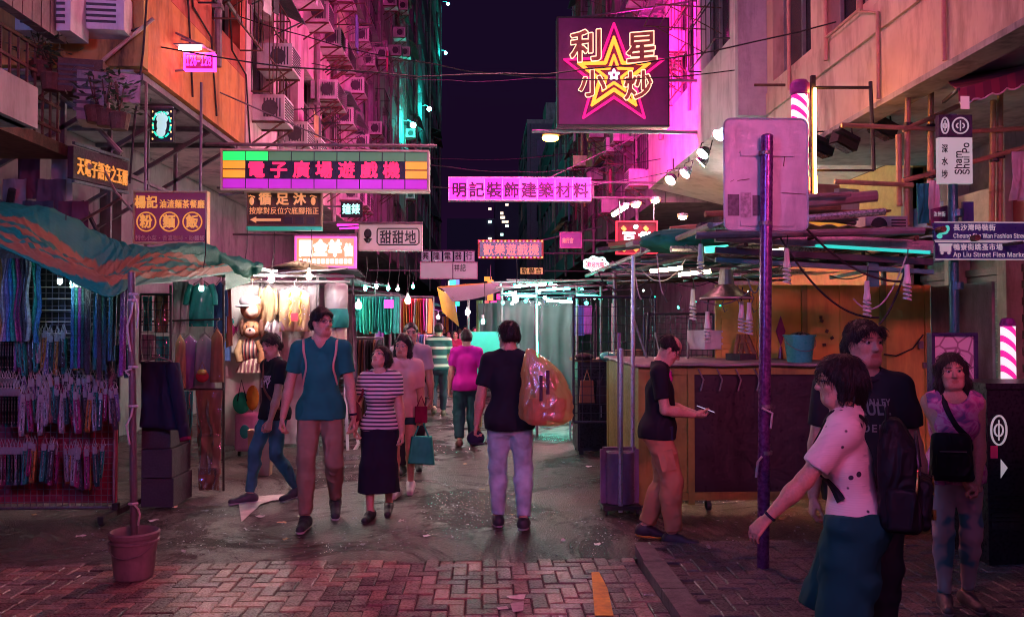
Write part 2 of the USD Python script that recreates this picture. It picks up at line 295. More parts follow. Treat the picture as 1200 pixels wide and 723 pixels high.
class SDF:
    """Rounded pieces blended into one field on a grid."""
    def __init__(s, lo, hi, step, fine=None):
        ax = []
        for k in range(3):
            a = np.arange(lo[k], hi[k]+step, step)
            if fine and fine[k]:
                f0, f1, st = fine[k]; a = np.concatenate([a[a < f0], np.arange(f0, f1, st), a[a >= f1]])
            ax.append(a)
        s.ax = ax; s.F = np.full([len(a) for a in ax], .2, np.float32)
    def sub(s, lo, hi):
        i = [slice(max(np.searchsorted(a, l)-1, 0), np.searchsorted(a, h)+1) for a, l, h in zip(s.ax, lo, hi)]
        return tuple(i), np.stack(np.meshgrid(*[a[k].astype(np.float32) for a, k in zip(s.ax, i)], indexing='ij'), -1)
    def _mix(s, i, d, k, op):
        if d.size == 0: return
        A = s.F[i]
        if op == 'u':
            h = np.clip(.5+.5*(A-d)/k, 0, 1); s.F[i] = A*(1-h)+d*h-k*h*(1-h)
        elif op == 's':
            h = np.clip(.5-.5*(A+d)/k, 0, 1); s.F[i] = A*(1-h)-d*h+k*h*(1-h)
    def cone(s, p, q, r1, r2, k=.02, flat=None, fs=1.0, op='u'):
        p, q = np.asarray(p, np.float32), np.asarray(q, np.float32); R = max(r1, r2)+k+.05
        i, X = s.sub(np.minimum(p, q)-R, np.maximum(p, q)+R); d = q-p; L = d@d+1e-12
        h = np.clip(((X-p)@d)/L, 0, 1); e = X-p-h[..., None]*d
        if flat is not None: f = np.asarray(flat, np.float32); f = f/np.linalg.norm(f); e = e+(e@f)[..., None]*f*(fs-1)
        s._mix(i, np.sqrt(np.einsum('...k,...k', e, e))-(r1+(r2-r1)*h), k, op)
    def ell(s, c, r, A=None, k=.02, op='u'):
        c, r = np.asarray(c, np.float32), np.asarray(r, np.float32); R = r.max()+k+.05
        i, X = s.sub(c-R, c+R); e = X-c
        if A is not None: e = e@np.asarray(A.T, np.float32)
        g = np.linalg.norm(e/r, axis=-1); g2 = np.linalg.norm(e/r**2, axis=-1)+1e-9
        s._mix(i, g*(g-1)/g2, k, op)
    def cut(s, p, n, k=.004):
        """Takes away all on the side that n points to."""
        p, n = np.asarray(p, float), np.asarray(n, float); n = n/np.linalg.norm(n)
        a, b, c = [((x-p[j])*n[j]).astype(np.float32) for j, x in enumerate(s.ax)]; s.F = np.maximum(s.F, a[:, None, None]+b[None, :, None]+c[None, None, :])
    def cutbox(s, p, n, lo, hi):
        i, X = s.sub(lo, hi); n = np.asarray(n, float); n = n/np.linalg.norm(n); d = (X-np.asarray(p, np.float32))@n.astype(np.float32); s.F[i] = np.maximum(s.F[i], d)
    def ripple(s, amp, fr, seed=0, band=.035, oct=2):
        m = np.abs(s.F) < band; i = np.argwhere(m)
        X = np.stack([s.ax[k][i[:, k]] for k in range(3)], 1); q = meshkit.fbm(X*np.asarray(fr)+31.7, oct, seed); s.F[m] += amp*((q-.5)*1.2+(.22-np.abs(q-.5))*1.1)
    def mesh(s):
        s.F[0] = s.F[-1] = .2; s.F[:, 0] = s.F[:, -1] = .2; s.F[:, :, 0] = s.F[:, :, -1] = .2
        return surface_nets(s.F, *s.ax)
def rot(yaw=0, pitch=0, roll=0):
    """Columns: right, forward, up. yaw to the left, pitch upwards, roll to the right, in degrees."""
    y, p, r = map(math.radians, (yaw, pitch, roll))
    Z = np.array([[math.cos(y), -math.sin(y), 0], [math.sin(y), math.cos(y), 0], [0, 0, 1]])
    X = np.array([[1, 0, 0], [0, math.cos(p), -math.sin(p)], [0, math.sin(p), math.cos(p)]])
    Y = np.array([[math.cos(r), 0, math.sin(r)], [0, 1, 0], [-math.sin(r), 0, math.cos(r)]])
    return Z@X@Y
def ik(a, c, l1, l2, hint):
    a, c = np.asarray(a, float), np.asarray(c, float); d = c-a; L = np.linalg.norm(d); d = d/L
    if L > (l1+l2)*.998: c = a+d*(l1+l2)*.998; L = (l1+l2)*.998
    x = (l1*l1-l2*l2+L*L)/(2*L); h = math.sqrt(max(l1*l1-x*x, 0)); e = np.asarray(hint, float); e = e-d*(e@d); e /= np.linalg.norm(e)+1e-9
    return a+d*x+e*h, c
SKIN = (.50, .29, .20); HAIR = (.012, .010, .011)
def person(label, loc, face, H=1.72, cat='person', group=None, res=.010, hres=.0065, bulk=1.0, female=False, lean=0.0, turn=0.0, hip=None, feet=((.10, .10, 0, 0), (-.10, -.10, 0, 0)),
           hands=None, elbows=((.5, -1, 0), (-.5, -1, 0)), head=(0, 0, 0), shoulders=None, skin=SKIN, curl=(.5, .5), palm=((-1, 0, 0), (1, 0, 0)),
           shirt=None, legs=None, skirt=None, shoes=None, hair=None, glasses=False, sock=None, sway=0.0, extra=None):
    """feet: right, left as (x, y, toe-out in degrees, heel lift); hands: wrists (x, y, z), all in the person's own space, x to their right, y forward."""
    s = H/1.75; t = T('person', label, cat, loc, face, group, local=True)
    hw = (.088 if not female else .085)*s; sw = (shoulders or (.178 if not female else .155))*s
    th, sh_ = .245*H, .250*H; ank = .048*H
    A = [np.array([f[0]*s, f[1]*s, ank+f[3]*s]) for f in feet]
    hz = hip*s if hip else min(.5375*H, min(a[2]+math.sqrt(((th+sh_)*.992)**2-(a[1])**2-(a[0]-(hw if k == 0 else -hw))**2) for k, a in enumerate(A)))
    hc = np.array([sway*s, (A[0][1]+A[1][1])/2*.6, hz]); Rl = rot(turn*.4); Hp = [hc+Rl@np.array([k*hw, 0, 0]) for k in (1, -1)]
    K = []
    for k in range(2):
        yo = math.radians(feet[k][2])*(1 if k == 0 else -1); kn, _ = ik(Hp[k], A[k], th, sh_, (math.sin(yo), math.cos(yo), .05)); K.append(kn)
    R = rot(turn, -lean); up = R[:, 2]; fw = R[:, 1]; rt = R[:, 0]
    waist = hc+up*.10*s; chest = hc+up*.30*s; base = hc+up*(.315*H-.02*s)
    Sh = [base-up*.055*s+rt*k*sw for k in (1, -1)]
    hr = rot(turn+head[0], head[1]-lean*.3, head[2]); hs = .955*s**.6
    neck = base+up*.045*s; hd = neck+hr@np.array([0, .018, .118])*hs
    ua, fa = .172*H, .148*H
    if hands is None: hands = ((.25, .06, .80), (-.25, .0, .80))
    E, W = [], []
    for k in range(2):
        e, w = ik(Sh[k], np.array(hands[k])*s, ua, fa, elbows[k]); E.append(e); W.append(w)
    pts = np.array([*A, *K, *Hp, *Sh, *E, *W, hd]); lo, hi = pts.min(0)-.22, pts.max(0)+.24; lo[2] = -.02
    b = bulk*s
    def torso(g, e=0.0, low=True):
        g.cone(hc+up*.02*s-rt*.055*s, hc+up*.02*s+rt*.055*s, .112*b+e, .112*b+e, .04, fw, 1.12)
        g.cone(waist, chest, (.110 if not female else .092)*b+e, (.124 if not female else .104)*b+e, .06, fw, 1.25)
        g.cone(chest+rt*.055*s, base-up*.09*s+rt*.085*s, .080*b+e, .066*b+e, .05, fw, 1.12); g.cone(chest-rt*.055*s, base-up*.09*s-rt*.085*s, .080*b+e, .066*b+e, .05, fw, 1.12)
        g.cone(Sh[0]-rt*.02*s, base-rt*0, .056*b+e, .056*s+e, .05); g.cone(Sh[1]+rt*.02*s, base, .056*b+e, .056*s+e, .05)
        if female:
            for k in (1, -1): g.ell(chest+fw*.085*s+rt*k*.062*s+up*.02*s, np.array([.054, .046, .054])*s+e, k=.05)
        g.ell(hc-fw*.05*s+up*-.02*s, np.array([.130, .085, .110])*b+e, k=.05)
    def arm(g, k, e=0.0, to=2.0):
        u = min(to, 1.0); g.cone(Sh[k], Sh[k]+(E[k]-Sh[k])*u, .054*b+e, (.054-.012*u)*b+e, .03)
        if to > 1: v = to-1; g.cone(E[k], E[k]+(W[k]-E[k])*.35*min(v/.35, 1), .043*b+e, .044*b+e, .02); g.cone(E[k]+(W[k]-E[k])*.3, E[k]+(W[k]-E[k])*v, .044*b+e, (.044-.017*v)*b+e, .02)
    def leg(g, k, e=0.0, to=2.0, flare=0.0):
        u = min(to, 1.0); g.cone(Hp[k]-up*.02*s, Hp[k]+(K[k]-Hp[k])*u, .088*b+e, (.088-.030*u)*b+e+flare*u, .04)
        if to > 1:
            v = to-1; c = K[k]+(A[k]-K[k])*.3-np.array([0, .014, 0])*s; g.cone(K[k], c, .056*b+e+flare, .056*b+e+flare, .02)
            g.cone(c, K[k]+(A[k]-K[k])*v, .056*b+e+flare, (.056-.022*v)*b+e+flare, .02)
    fine = [(hd[0]-.12, hd[0]+.12, hres), (hd[1]-.15, hd[1]+.15, hres), (hd[2]-.17, hd[2]+.16, hres)]
    g = SDF(lo, hi, res, fine); torso(g)
    for k in range(2):
        arm(g, k); leg(g, k); yo = math.radians(feet[k][2])*(-1 if k == 0 else 1)
        toe = np.array([-math.sin(yo), math.cos(yo), 0]); fp = A[k]*[1, 1, 0]+[0, 0, .028+feet[k][3]*.15]; g.cone(A[k]-toe*.02, A[k]-toe*.05+[0, 0, -.04*s], .036*s, .034*s, .02); g.cone(A[k]-toe*.02-[0, 0, .03*s], fp+toe*.13*s, .036*s, .026*s, .03)
    # neck and head
    g.cone(base-up*.02*s, hd+hr@np.array([0, -.02, -.03])*hs, (.058 if not female else .050)*s, (.055 if not female else .048)*s, .035)
    Q = lambda x, y, z: hd+hr@np.array([x, y, z])*hs
    HA = hr.T
    g.ell(Q(0, -.014, .038), np.array([.074, .094, .082])*hs, HA, .015)
    g.ell(Q(0, .022, -.030), np.array([.060, .066, .078])*hs, HA, .03)
    g.cone(Q(-.022, .052, -.086), Q(.022, .052, -.086), .026*hs, .026*hs, .03)
    for k in (1, -1):
        g.ell(Q(k*.043, .052, -.022), np.array([.022, .022, .020])*hs, HA, .022); g.cone(Q(k*.052, .0, -.045), Q(k*.03, .045, -.086), .020*hs, .022*hs, .03)
        g.ell(Q(k*.033, .093, .010), np.array([.018, .012, .0065])*hs, HA, .008, 's')
        g.cone(Q(k*.012, .078, .030), Q(k*.050, .066, .026), .012*hs, .010*hs, .014)
        g.ell(Q(k*.076, -.008, -.006), np.array([.010, .020, .033])*hs, HA, .006); g.ell(Q(k*.010, .094, -.030), np.array([.009, .010, .008])*hs, HA, .008)
    g.cone(Q(0, .082, .014), Q(0, .103, -.024), .008*hs, .0115*hs, .010)
    g.cone(Q(-.018, .078, -.054), Q(.018, .078, -.054), .0085*hs, .0085*hs, .006); g.cone(Q(-.014, .077, -.066), Q(.014, .077, -.066), .009*hs, .009*hs, .006)
    g.cone(Q(-.024, .090, -.0595), Q(.024, .090, -.0595), .0022, .0022, .004, op='s')
    v, f = g.mesh(); V, F, n = [v], [f], len(v)
    for k in range(2):
        hv, hf = hand_mesh(W[k], W[k]-E[k], np.array(palm[k], float), curl[k], s, 1 if k == 0 else -1); V.append(hv); F.append(hf+n); n += len(hv)
    v, f = np.vstack(V), np.vstack(F)
    L = (v-hd)@hr/hs; tint = np.tile(np.array(skin), (len(v), 1)); face_ = L[:, 1] > .03
    lips = face_ & (np.abs(L[:, 2]+.0600) < .0115) & (np.abs(L[:, 0]) < .024-.7*np.abs(L[:, 2]+.060)); tint[lips] = np.array(skin)*(.84, .52, .50)
    brow = face_ & (np.abs(L[:, 2]-.0335+.06*np.abs(np.abs(L[:, 0])-.03)) < .0042) & (np.abs(np.abs(L[:, 0])-.032) < .021); tint[brow] = np.array(skin)*.22
    lid = face_ & (np.abs(L[:, 2]-.0150) < .0026) & (np.abs(np.abs(L[:, 0])-.033) < .018); tint[lid] = np.array(skin)*.25
    cheek = face_ & (np.hypot(np.abs(L[:, 0])-.045, L[:, 2]+.02) < .025); tint[cheek] *= (1.04, .93, .92)
    ppath = t.part('body', (v, f), tinted('skin', .52, .22, 95, 0.0, .35), tint=tint)
    # eyes
    for k in (1, -1):
        e = trimesh.creation.icosphere(2); c = Q(k*.033, .0755, .009); ev = c+e.vertices*.0112*hs; d = (ev-c)@hr/(.0112*hs); tt = np.tile([.36, .32, .31], (len(ev), 1)); tt[np.hypot(d[:, 0], d[:, 2]) < .62] = (.015, .01, .008)
        t.part('eye', (ev, e.faces), tinted('eyes', .15, 0, 10), tint=tt)
    def cloth(name, mat, build, step=res, fr=(9, 9, 5), amp=.008, lab=None, seed=3, under=None):
        c = SDF(lo, hi, step); build(c); c.ripple(amp, fr, seed); q, w = c.mesh()
        if hasattr(mat, '__call__'): return t.part(name, (q, w), mat(q), under=under, label=lab, smooth=True), (q, w)
        return t.part(name, (q, w), mat, under=under, label=lab, smooth=True), (q, w)
    out = dict(t=t, hc=hc, chest=chest, base=base, R=R, Sh=Sh, E=E, W=W, hd=hd, hr=hr, K=K, A=A, s=s, Q=Q, Hp=Hp, world=lambda p: world_of(t, p))
    if legs:
        to, fit, mat = legs['to'], legs.get('fit', .014), legs['mat']
        def bl(c):
            for k in range(2): leg(c, k, fit, to, legs.get('flare', 0))
            c.cone(hc+up*.02*s-rt*.055*s, hc+up*.02*s+rt*.055*s, .112*b+fit, .112*b+fit, .04, fw, 1.12); c.ell(hc-fw*.05*s-up*.02*s, np.array([.130, .085, .110])*b+fit, k=.05)
            for k in range(2):
                if to < 2: e = (Hp[k]+(K[k]-Hp[k])*to) if to <= 1 else K[k]+(A[k]-K[k])*(to-1); dd = (K[k]-Hp[k]) if to <= 1 else (A[k]-K[k]); c.cutbox(e, dd, e-.18, e+.18)
            c.cut(hc+up*legs.get('top', .12)*s, up)
            if to >= 1.5:
                for k in range(2): c.ripple(legs.get('wr', .006), (9, 9, 13), 5+k, oct=3)
        out['legs'] = cloth(legs.get('name', 'trousers'), mat, bl, fr=(8, 8, 9), amp=legs.get('amp', .007))
    if skirt:
        def bs(c):
            top = hc+up*.10*s; m = (K[0]+K[1])/2; end = np.array([m[0], m[1], skirt['hem']*s])
            mid = hc-np.array([0, 0, .10*s]); [c.cone(top+rt*k*.05*s, mid+rt*k*.05*s, .118*b, .135*b, .04, fw, 1.1) for k in (1, -1)]; c.ell(hc-fw*.05*s-up*.02*s, np.array([.145, .10, .12])*b, k=.05); c.cone(mid, end, .175*b, skirt.get('w', .20)*s, .03, fw, 1.2)
            for k in range(2): c.cone(K[k], K[k]*[1, 1, 0]+[0, 0, skirt['hem']*s], .10*s, .12*s, .05); leg(c, k, .022, 1.15)
            c.cut(end, (0, 0, -1)); c.cut(hc+up*.12*s, up)
        cloth('skirt', skirt['mat'], bs, fr=(14, 14, 2), amp=.014)
    if shirt:
        fit = shirt.get('fit', .016); tuck = shirt.get('tuck'); fl_ = fit if tuck else max(fit, (legs or {}).get('fit', .014)+.008); hem = shirt.get('hem', -.06)
        def bt(c):
            torso(c, fit); c.cone(hc+up*.02*s-rt*.05*s, hc-up*.10*s+0*rt, .116*b+fl_, .114*b+fl_, .04, fw, 1.12); c.cone(hc-rt*.055*s, hc-up*.12*s-rt*.055*s, .112*b+fl_, .112*b+fl_, .04, fw, 1.12); c.cone(hc+rt*.055*s, hc-up*.12*s+rt*.055*s, .112*b+fl_, .112*b+fl_, .04, fw, 1.12); c.ell(hc-fw*.05*s-up*.02*s, np.array([.130, .085, .110])*b+fl_, k=.05); [leg(c, k, fl_+.002, .5) for k in range(2) if not tuck]; c.cone(chest, hc, (.116 if not female else .098)*b+fit+shirt.get('loose', 0), (.122 if not female else .112)*b+fit+shirt.get('loose', 0), .05, fw, 1.2)
            sl = shirt.get('sleeve', .55)
            if sl > 0:
                for k in range(2):
                    c2 = SDF(lo, hi, res); arm(c2, k, fit+.004, sl+.05); e = Sh[k]+(E[k]-Sh[k])*sl if sl <= 1 else E[k]+(W[k]-E[k])*(sl-1); d = E[k]-Sh[k] if sl <= 1 else W[k]-E[k]
                    c2.cutbox(e, d, e-.12, e+.12); h_ = np.clip(.5+.5*(c.F-c2.F)/.03, 0, 1); c.F = c.F*(1-h_)+c2.F*h_-.03*h_*(1-h_)
            else:
                for k in range(2): c.ell(Sh[k]+rt*(.055 if k == 0 else -.055)*s, np.array([.035, .08, .09])*s, k=.01, op='s')
            c.cut(hc+up*hem*s, -up)
            nk = shirt.get('neck', 'round'); c.ell(base+up*.045*s+fw*.015*s, np.array([.072, .078, .062])*s, k=.006, op='s')
            if nk == 'v': c.cone(base+fw*.12*s+up*.0*s, base+fw*.12*s-up*.075*s, .045*s, .006, .006, fw, .35, op='s')
            if nk == 'wide': c.ell(base+up*.03*s+fw*.05*s, np.array([.095, .09, .085])*s, k=.006, op='s')
        out['shirt'] = cloth('shirt', shirt['mat'], bt, fr=(7, 7, 6), amp=shirt.get('amp', .015), seed=shirt.get('seed', 3))
    if shoes:
        for k in range(2):
            yo = math.radians(feet[k][2])*(-1 if k == 0 else 1); toe = np.array([-math.sin(yo), math.cos(yo), 0]); sd = np.cross(toe, [0, 0, 1.0])
            lift = feet[k][3]*s; a = A[k]; z0 = .030*s
            hl = a*[1, 1, 0]-toe*.048*s+[0, 0, z0+lift]; tp = a*[1, 1, 0]+toe*.175*s+[0, 0, z0+lift*.12]
            c = SDF(np.minimum(hl, tp)-.12, np.maximum(hl, tp)+.14, .007); c.cone(hl+[0, 0, .012], tp+[0, 0, .0], .045*s, .036*s, .02, sd, 1.0); c.cone(hl+[0, 0, .03]+toe*.01, hl+toe*.11*s+[0, 0, .028-lift*.4], .044*s, .034*s, .03)
            if shoes.get('high', 1): c.cone(a-[0, 0, .01], a-[0, 0, .04]-toe*.01, .040*s, .043*s, .03)
            w = tp-hl; nrm = np.cross(sd, w); nrm = nrm/np.linalg.norm(nrm)*(1 if np.cross(sd, w)[2] > 0 else -1)
            c2 = SDF(np.minimum(hl, tp)-.12, np.maximum(hl, tp)+.14, .007); c2.F[:] = c.F-.004
            c.cut(hl-nrm*.012, -nrm); c2.cut(hl-nrm*.010, nrm); c2.cut(hl-nrm*.029, -nrm)
            up_ = t.part('shoe', c.mesh(), shoes['mat'], smooth=True); t.part('sole', c2.mesh(), shoes['sole'], under=up_, smooth=40)
    if hair:
        hh = SDF(hd-[.22, .22, hair.get('len', .16)+.12], hd+[.22, .22, .19], hres*.95)
        hp = hair.get('puff', 0); hh.ell(Q(0, -.018, .044), (np.array([.083, .101, .088])+hp)*hs, HA, .01)
        ln = hair.get('style', 'short')
        if ln != 'bald':
            for k in (1, -1): hh.cone(Q(k*.066, -.01, .03), Q(k*.064, -.045, -.035 if ln == 'short' else -.06), .024*hs, .020*hs, .03)
            hh.cone(Q(-.03, -.075, -.01), Q(.03, -.075, -.01), .05*hs, .05*hs, .03)
        if ln == 'fringe' or hair.get('fringe'): hh.cone(Q(-.04, .068, .062), Q(.045, .066, .058), .026*hs, .026*hs, .03)
        if ln == 'bob':
            for k in (1, -1): hh.cone(Q(k*.07, -.01, .03), Q(k*.072, -.005, -.07), .030*hs, .026*hs, .03)
            hh.cone(Q(0, -.07, .0), Q(0, -.07, -.07), .066*hs, .055*hs, .03)
        if ln == 'long':
            z1 = -hair.get('len', .3)
            for k in (1, -1): hh.cone(Q(k*.072, -.01, .03), Q(k*.075, .0, -.08), .028*hs, .030*hs, .03); hh.cone(Q(k*.075, .0, -.08), Q(k*.085, .02 if hair.get('front') else -.05, z1), .034*hs, .018*hs, .03)
            hh.cone(Q(0, -.07, .0), Q(0, -.075, z1*.85), .07*hs, .05*hs, .04)
        # the face stays free
        fl = hair.get('line', .062); hh.ell(Q(0, .088, fl-.075), np.array([.058, .070, .080])*hs, HA, .010, 's')
        if ln in ('short', 'fringe'):
            for k in (1, -1): hh.ell(Q(k*.085, .012, -.03), np.array([.03, .04, .042])*hs, HA, .01, 's')
            hh.cutbox(Q(0, -.06, -.068), -hr[:, 2]+hr[:, 1]*.4, hd-[.2, .2, .25], hd+[.2, .2, -.0])
        if ln == 'bald':
            hh.ell(Q(0, .045, .115), np.array([.075, .085, .06])*hs, HA, .02, 's'); hh.cutbox(Q(0, -.06, -.06), -hr[:, 2], hd-[.2, .2, .25], hd+[.2, .2, .0])
        hh.ripple(hair.get('rough', .006), (70, 70, 14) if ln in ('long', 'bob') else (55, 55, 30), 9, oct=3)
        hm = hh.mesh(); hp_ = t.part('hair', hm, hair.get('mat') or M('dark_hair', (.008, .0065, .007), .5, var=.5, scale=20, stretch=(8, 8, 1), bump=.3, spec=.3), smooth=True)
        if hres <= .007: strands(hp_, t, hm, Q(0, -.045, .125), hd, hr, 1500 if hres < .0062 else 800, .040 if ln in ('short', 'fringe', 'bald') else .055, hair.get('seed', len(label)))
    if glasses:
        b_ = MB()
        for k in (1, -1):
            g_ = np.linspace(0, 2*PI, 13); b_.tube([Q(k*.033+.024*math.cos(a), .098, .008+.017*math.sin(a)) for a in g_], .0016, 5, False)
            b_.tube([Q(k*.057, .098, .012), Q(k*.077, .07, .012), Q(k*.080, -.005, .006)], .0018, 5)
        b_.tube([Q(-.010, .099, .012), Q(.010, .099, .012)], .0018, 5); t.part('glasses', b_, M('glasses_frame', (.015, .015, .018), .3))
    return out
def world_of(t, p):
    c, q = math.cos(t.rz), math.sin(t.rz); p = np.asarray(p, float); return np.stack([p[..., 0]*c-p[..., 1]*q, p[..., 0]*q+p[..., 1]*c, p[..., 2]], -1)+t.loc
def hand_mesh(w, d, pn, curl, s, side):
    """A hand at the wrist w along d; pn is where the palm faces; side 1 = right. curl 0 = straight, 1 = fist."""
    d = d/np.linalg.norm(d); pn = pn-d*(pn@d); pn = pn/(np.linalg.norm(pn)+1e-9)
    th = np.cross(d, pn)*side; th = th/np.linalg.norm(th)     # towards the thumb
    P = lambda a, b, c: w+(d*a+th*b+pn*c)*s*1.02
    g = SDF(w-.22, w+.22, .0062)
    g.cone(P(-.045, 0, 0), P(.0, 0, 0), .027*s, .025*s, .01, pn, 1.1)
    g.cone(P(.0, .0, 0), P(.05, .008, 0), .026*s, .027*s, .012, pn, 1.7); g.cone(P(.03, .020, 0), P(.085, .030, 0), .017*s, .015*s, .012, pn, 1.2); g.cone(P(.03, -.014, 0), P(.078, -.028, 0), .018*s, .014*s, .012, pn, 1.2); g.cone(P(.05, 0, 0), P(.086, 0, 0), .018*s, .015*s, .012, pn, 1.3)
    for i, (b, L) in enumerate(((.031, .074), (.011, .082), (-.010, .077), (-.029, .060))):
        a0 = .084-.004*abs(i-1); p = np.array([a0, b, 0.0]); ang = 0.0; r = .0088
        for j, fr in enumerate((.45, .31, .24)):
            ang += curl*(1.05, 1.3, .9)[j]+.10+(.06*i if j == 0 else 0)*curl; spread = (b*.9)*(1-curl)
            q = p+L*fr*np.array([math.cos(ang), spread, math.sin(ang)]); g.cone(P(*p), P(*q), r*s, (r-.0008)*s, .004); p = q; r -= .0009
    p = np.array([.022, .030, .008]); q = np.array([.055, .052-.012*curl, .018+.012*curl]); g.cone(P(*p), P(*q), .0125*s, .0105*s, .012); q2 = q+np.array([.030, .006-.022*curl, .010+.018*curl]); g.cone(P(*q), P(*q2), .0100*s, .0085*s, .004)
    q3 = q2+np.array([.022, -.004-.012*curl, .004+.004*curl]); g.cone(P(*q2), P(*q3), .0088*s, .0074*s, .003)
    return g.mesh()

def strands(path, t, hm, crown, hd, hr, n, L, seed):
    """Loose strands combed from the crown over the hair, as curves."""
    rs = np.random.RandomState(seed); m = trimesh.Trimesh(*hm, process=False); ar = m.area_faces; fi = rs.choice(len(ar), n, p=ar/ar.sum()); tri = m.triangles[fi]; b = rs.dirichlet((1, 1, 1), n); p = (tri*b[..., None]).sum(1); nn = m.face_normals[fi]
    k = (p-hd)@hr[:, 1]; ok = (nn@hr[:, 2] > -.6); p, nn = p[ok], nn[ok]; d = p-crown; d[:, 2] -= .03; d += rs.normal(0, .008, d.shape); d -= nn*(d*nn).sum(1, keepdims=True); d /= np.linalg.norm(d, axis=1, keepdims=True)+1e-9
    l = L*rs.uniform(.5, 1.2, (len(p), 1)); pts = np.stack([p-nn*.002, p+d*l*.35+nn*.0022, p+d*l*.7+nn*.0022-[0, 0, .002], p+d*l-nn*.002-[0, 0, .006]], 1)
    c = UsdGeom.BasisCurves.Define(stage, numbered(path+'/hair_strands')); c.CreateTypeAttr('linear'); c.CreatePointsAttr(Vt.Vec3fArray.FromNumpy(pts.reshape(-1, 3).astype(np.float32))); c.CreateCurveVertexCountsAttr(Vt.IntArray([4]*len(p)))
    c.CreateWidthsAttr(Vt.FloatArray.FromNumpy(np.tile([.0022, .002, .0016, .0006], len(p)).astype(np.float32))); c.SetWidthsInterpolation('vertex'); meta(c.GetPrim(), kind='stuff')
    UsdShade.MaterialBindingAPI.Apply(c.GetPrim()).Bind(M('strand_hair', (.010, .008, .008), .45, var=.3, spec=.35))
# ------------------------------------------------------------------ ground, road, pavements
asphalt = usdkit.material(stage, '/World/Looks/asphalt', {
    'g': ('geometry', {}), 'n1': ('noise_texture', {'scale': .7, 'detail': 6.0, 'roughness': .72, 'distortion': .8}), 'n2': ('noise_texture', {'scale': 38.0, 'detail': 5.0, 'roughness': .75}), 'v': ('voronoi_texture', {'scale': 70.0}), 'sp': ('voronoi_texture', {'scale': 34.0}),
    'r': ('rgb_ramp', {'ramp': [(.32, (.018, .012, .013)), (.48, (.044, .028, .029)), (.60, (.072, .046, .045)), (.72, (.13, .09, .085))]}), 'r2': ('rgb_ramp', {'ramp': [(.36, (.22, .22, .22)), (.5, (.9, .9, .9)), (.62, (2.2, 2.1, 2.0))]}), 'r3': ('rgb_ramp', {'ramp': [(0, (3.5, 3.3, 3.1)), (.07, (3.5, 3.3, 3.1)), (.10, (1, 1, 1)), (1, (1, 1, 1))]}),
    'ck': ('voronoi_texture', {'scale': .55, 'feature': 'distance_to_edge', 'randomness': 1.0}), 'ckm': ('mix', {'mix_type': 'linear_light', 'fac': .12}), 'ckr': ('rgb_ramp', {'ramp': [(0, (.35, .35, .35)), (.006, (.5, .5, .5)), (.012, (1, 1, 1)), (1, (1, 1, 1))]}),
    'm': ('mix', {'mix_type': 'multiply', 'fac': 1.0}), 'm2': ('mix', {'mix_type': 'multiply', 'fac': .6}), 'm3': ('mix', {'mix_type': 'multiply', 'fac': 1.0}), 'rr': ('map_range', {'from_min': .38, 'from_max': .60, 'to_min': .07, 'to_max': .50, 'clamp': True}), 'b': ('bump', {'strength': .7, 'distance': .010}), 'b0': ('bump', {'strength': .35, 'distance': .03}), 'p': ('principled_bsdf', {})},
    [('g.position', 'n1.vector'), ('g.position', 'n2.vector'), ('g.position', 'v.vector'), ('g.position', 'sp.vector'), ('g.position', 'ckm.color1'), ('n1.color', 'ckm.color2'), ('ckm.color', 'ck.vector'), ('ck.distance', 'ckr.fac'), ('n1.fac', 'r.fac'), ('n2.fac', 'r2.fac'), ('sp.distance', 'r3.fac'), ('r.color', 'm.color1'), ('r2.color', 'm.color2'), ('m.color', 'm2.color1'), ('r3.color', 'm2.color2'), ('m2.color', 'm3.color1'), ('ckr.color', 'm3.color2'), ('m3.color', 'p.base_color'), ('n1.fac', 'rr.value'), ('rr.result', 'p.roughness'), ('v.distance', 'b.height'), ('n2.fac', 'b0.height'), ('b0.normal', 'b.normal'), ('b.normal', 'p.normal')], surface='p.BSDF')
one('ground', MB().box((-160, -60, -.30), (160, 260, -.05)), M('ground_soil', (.07, .065, .06), .9), kind='structure')
def sheet(x0, x1, y0, y1, z, nx, ny, amp=.004, seed=1):
    X, Y = np.meshgrid(np.linspace(x0, x1, nx), np.linspace(y0, y1, ny)); Z = z+amp*(meshkit.fbm(np.stack([X*1.3, Y*1.3, 0*X], -1), 3, seed)-.5)*2
    return MB().grid(np.stack([X, Y, Z], -1))
one('road', sheet(-9, 9, 6.16, 120, 0, 60, 200), asphalt, kind='structure', smooth=True)
one('road', MB().box((-9, -20, -.1), (9, 4.0, -.004)), asphalt, kind='structure')
pv = [M(f'paver_{k}', c, .30, var=.45, scale=9, bump=.35, dirt=.9) for k, c in enumerate([(.24, .15, .12), (.15, .10, .09), (.32, .21, .17), (.10, .075, .075), (.20, .155, .14)])]
joint = M('joint_sand', (.035, .03, .03), .9)
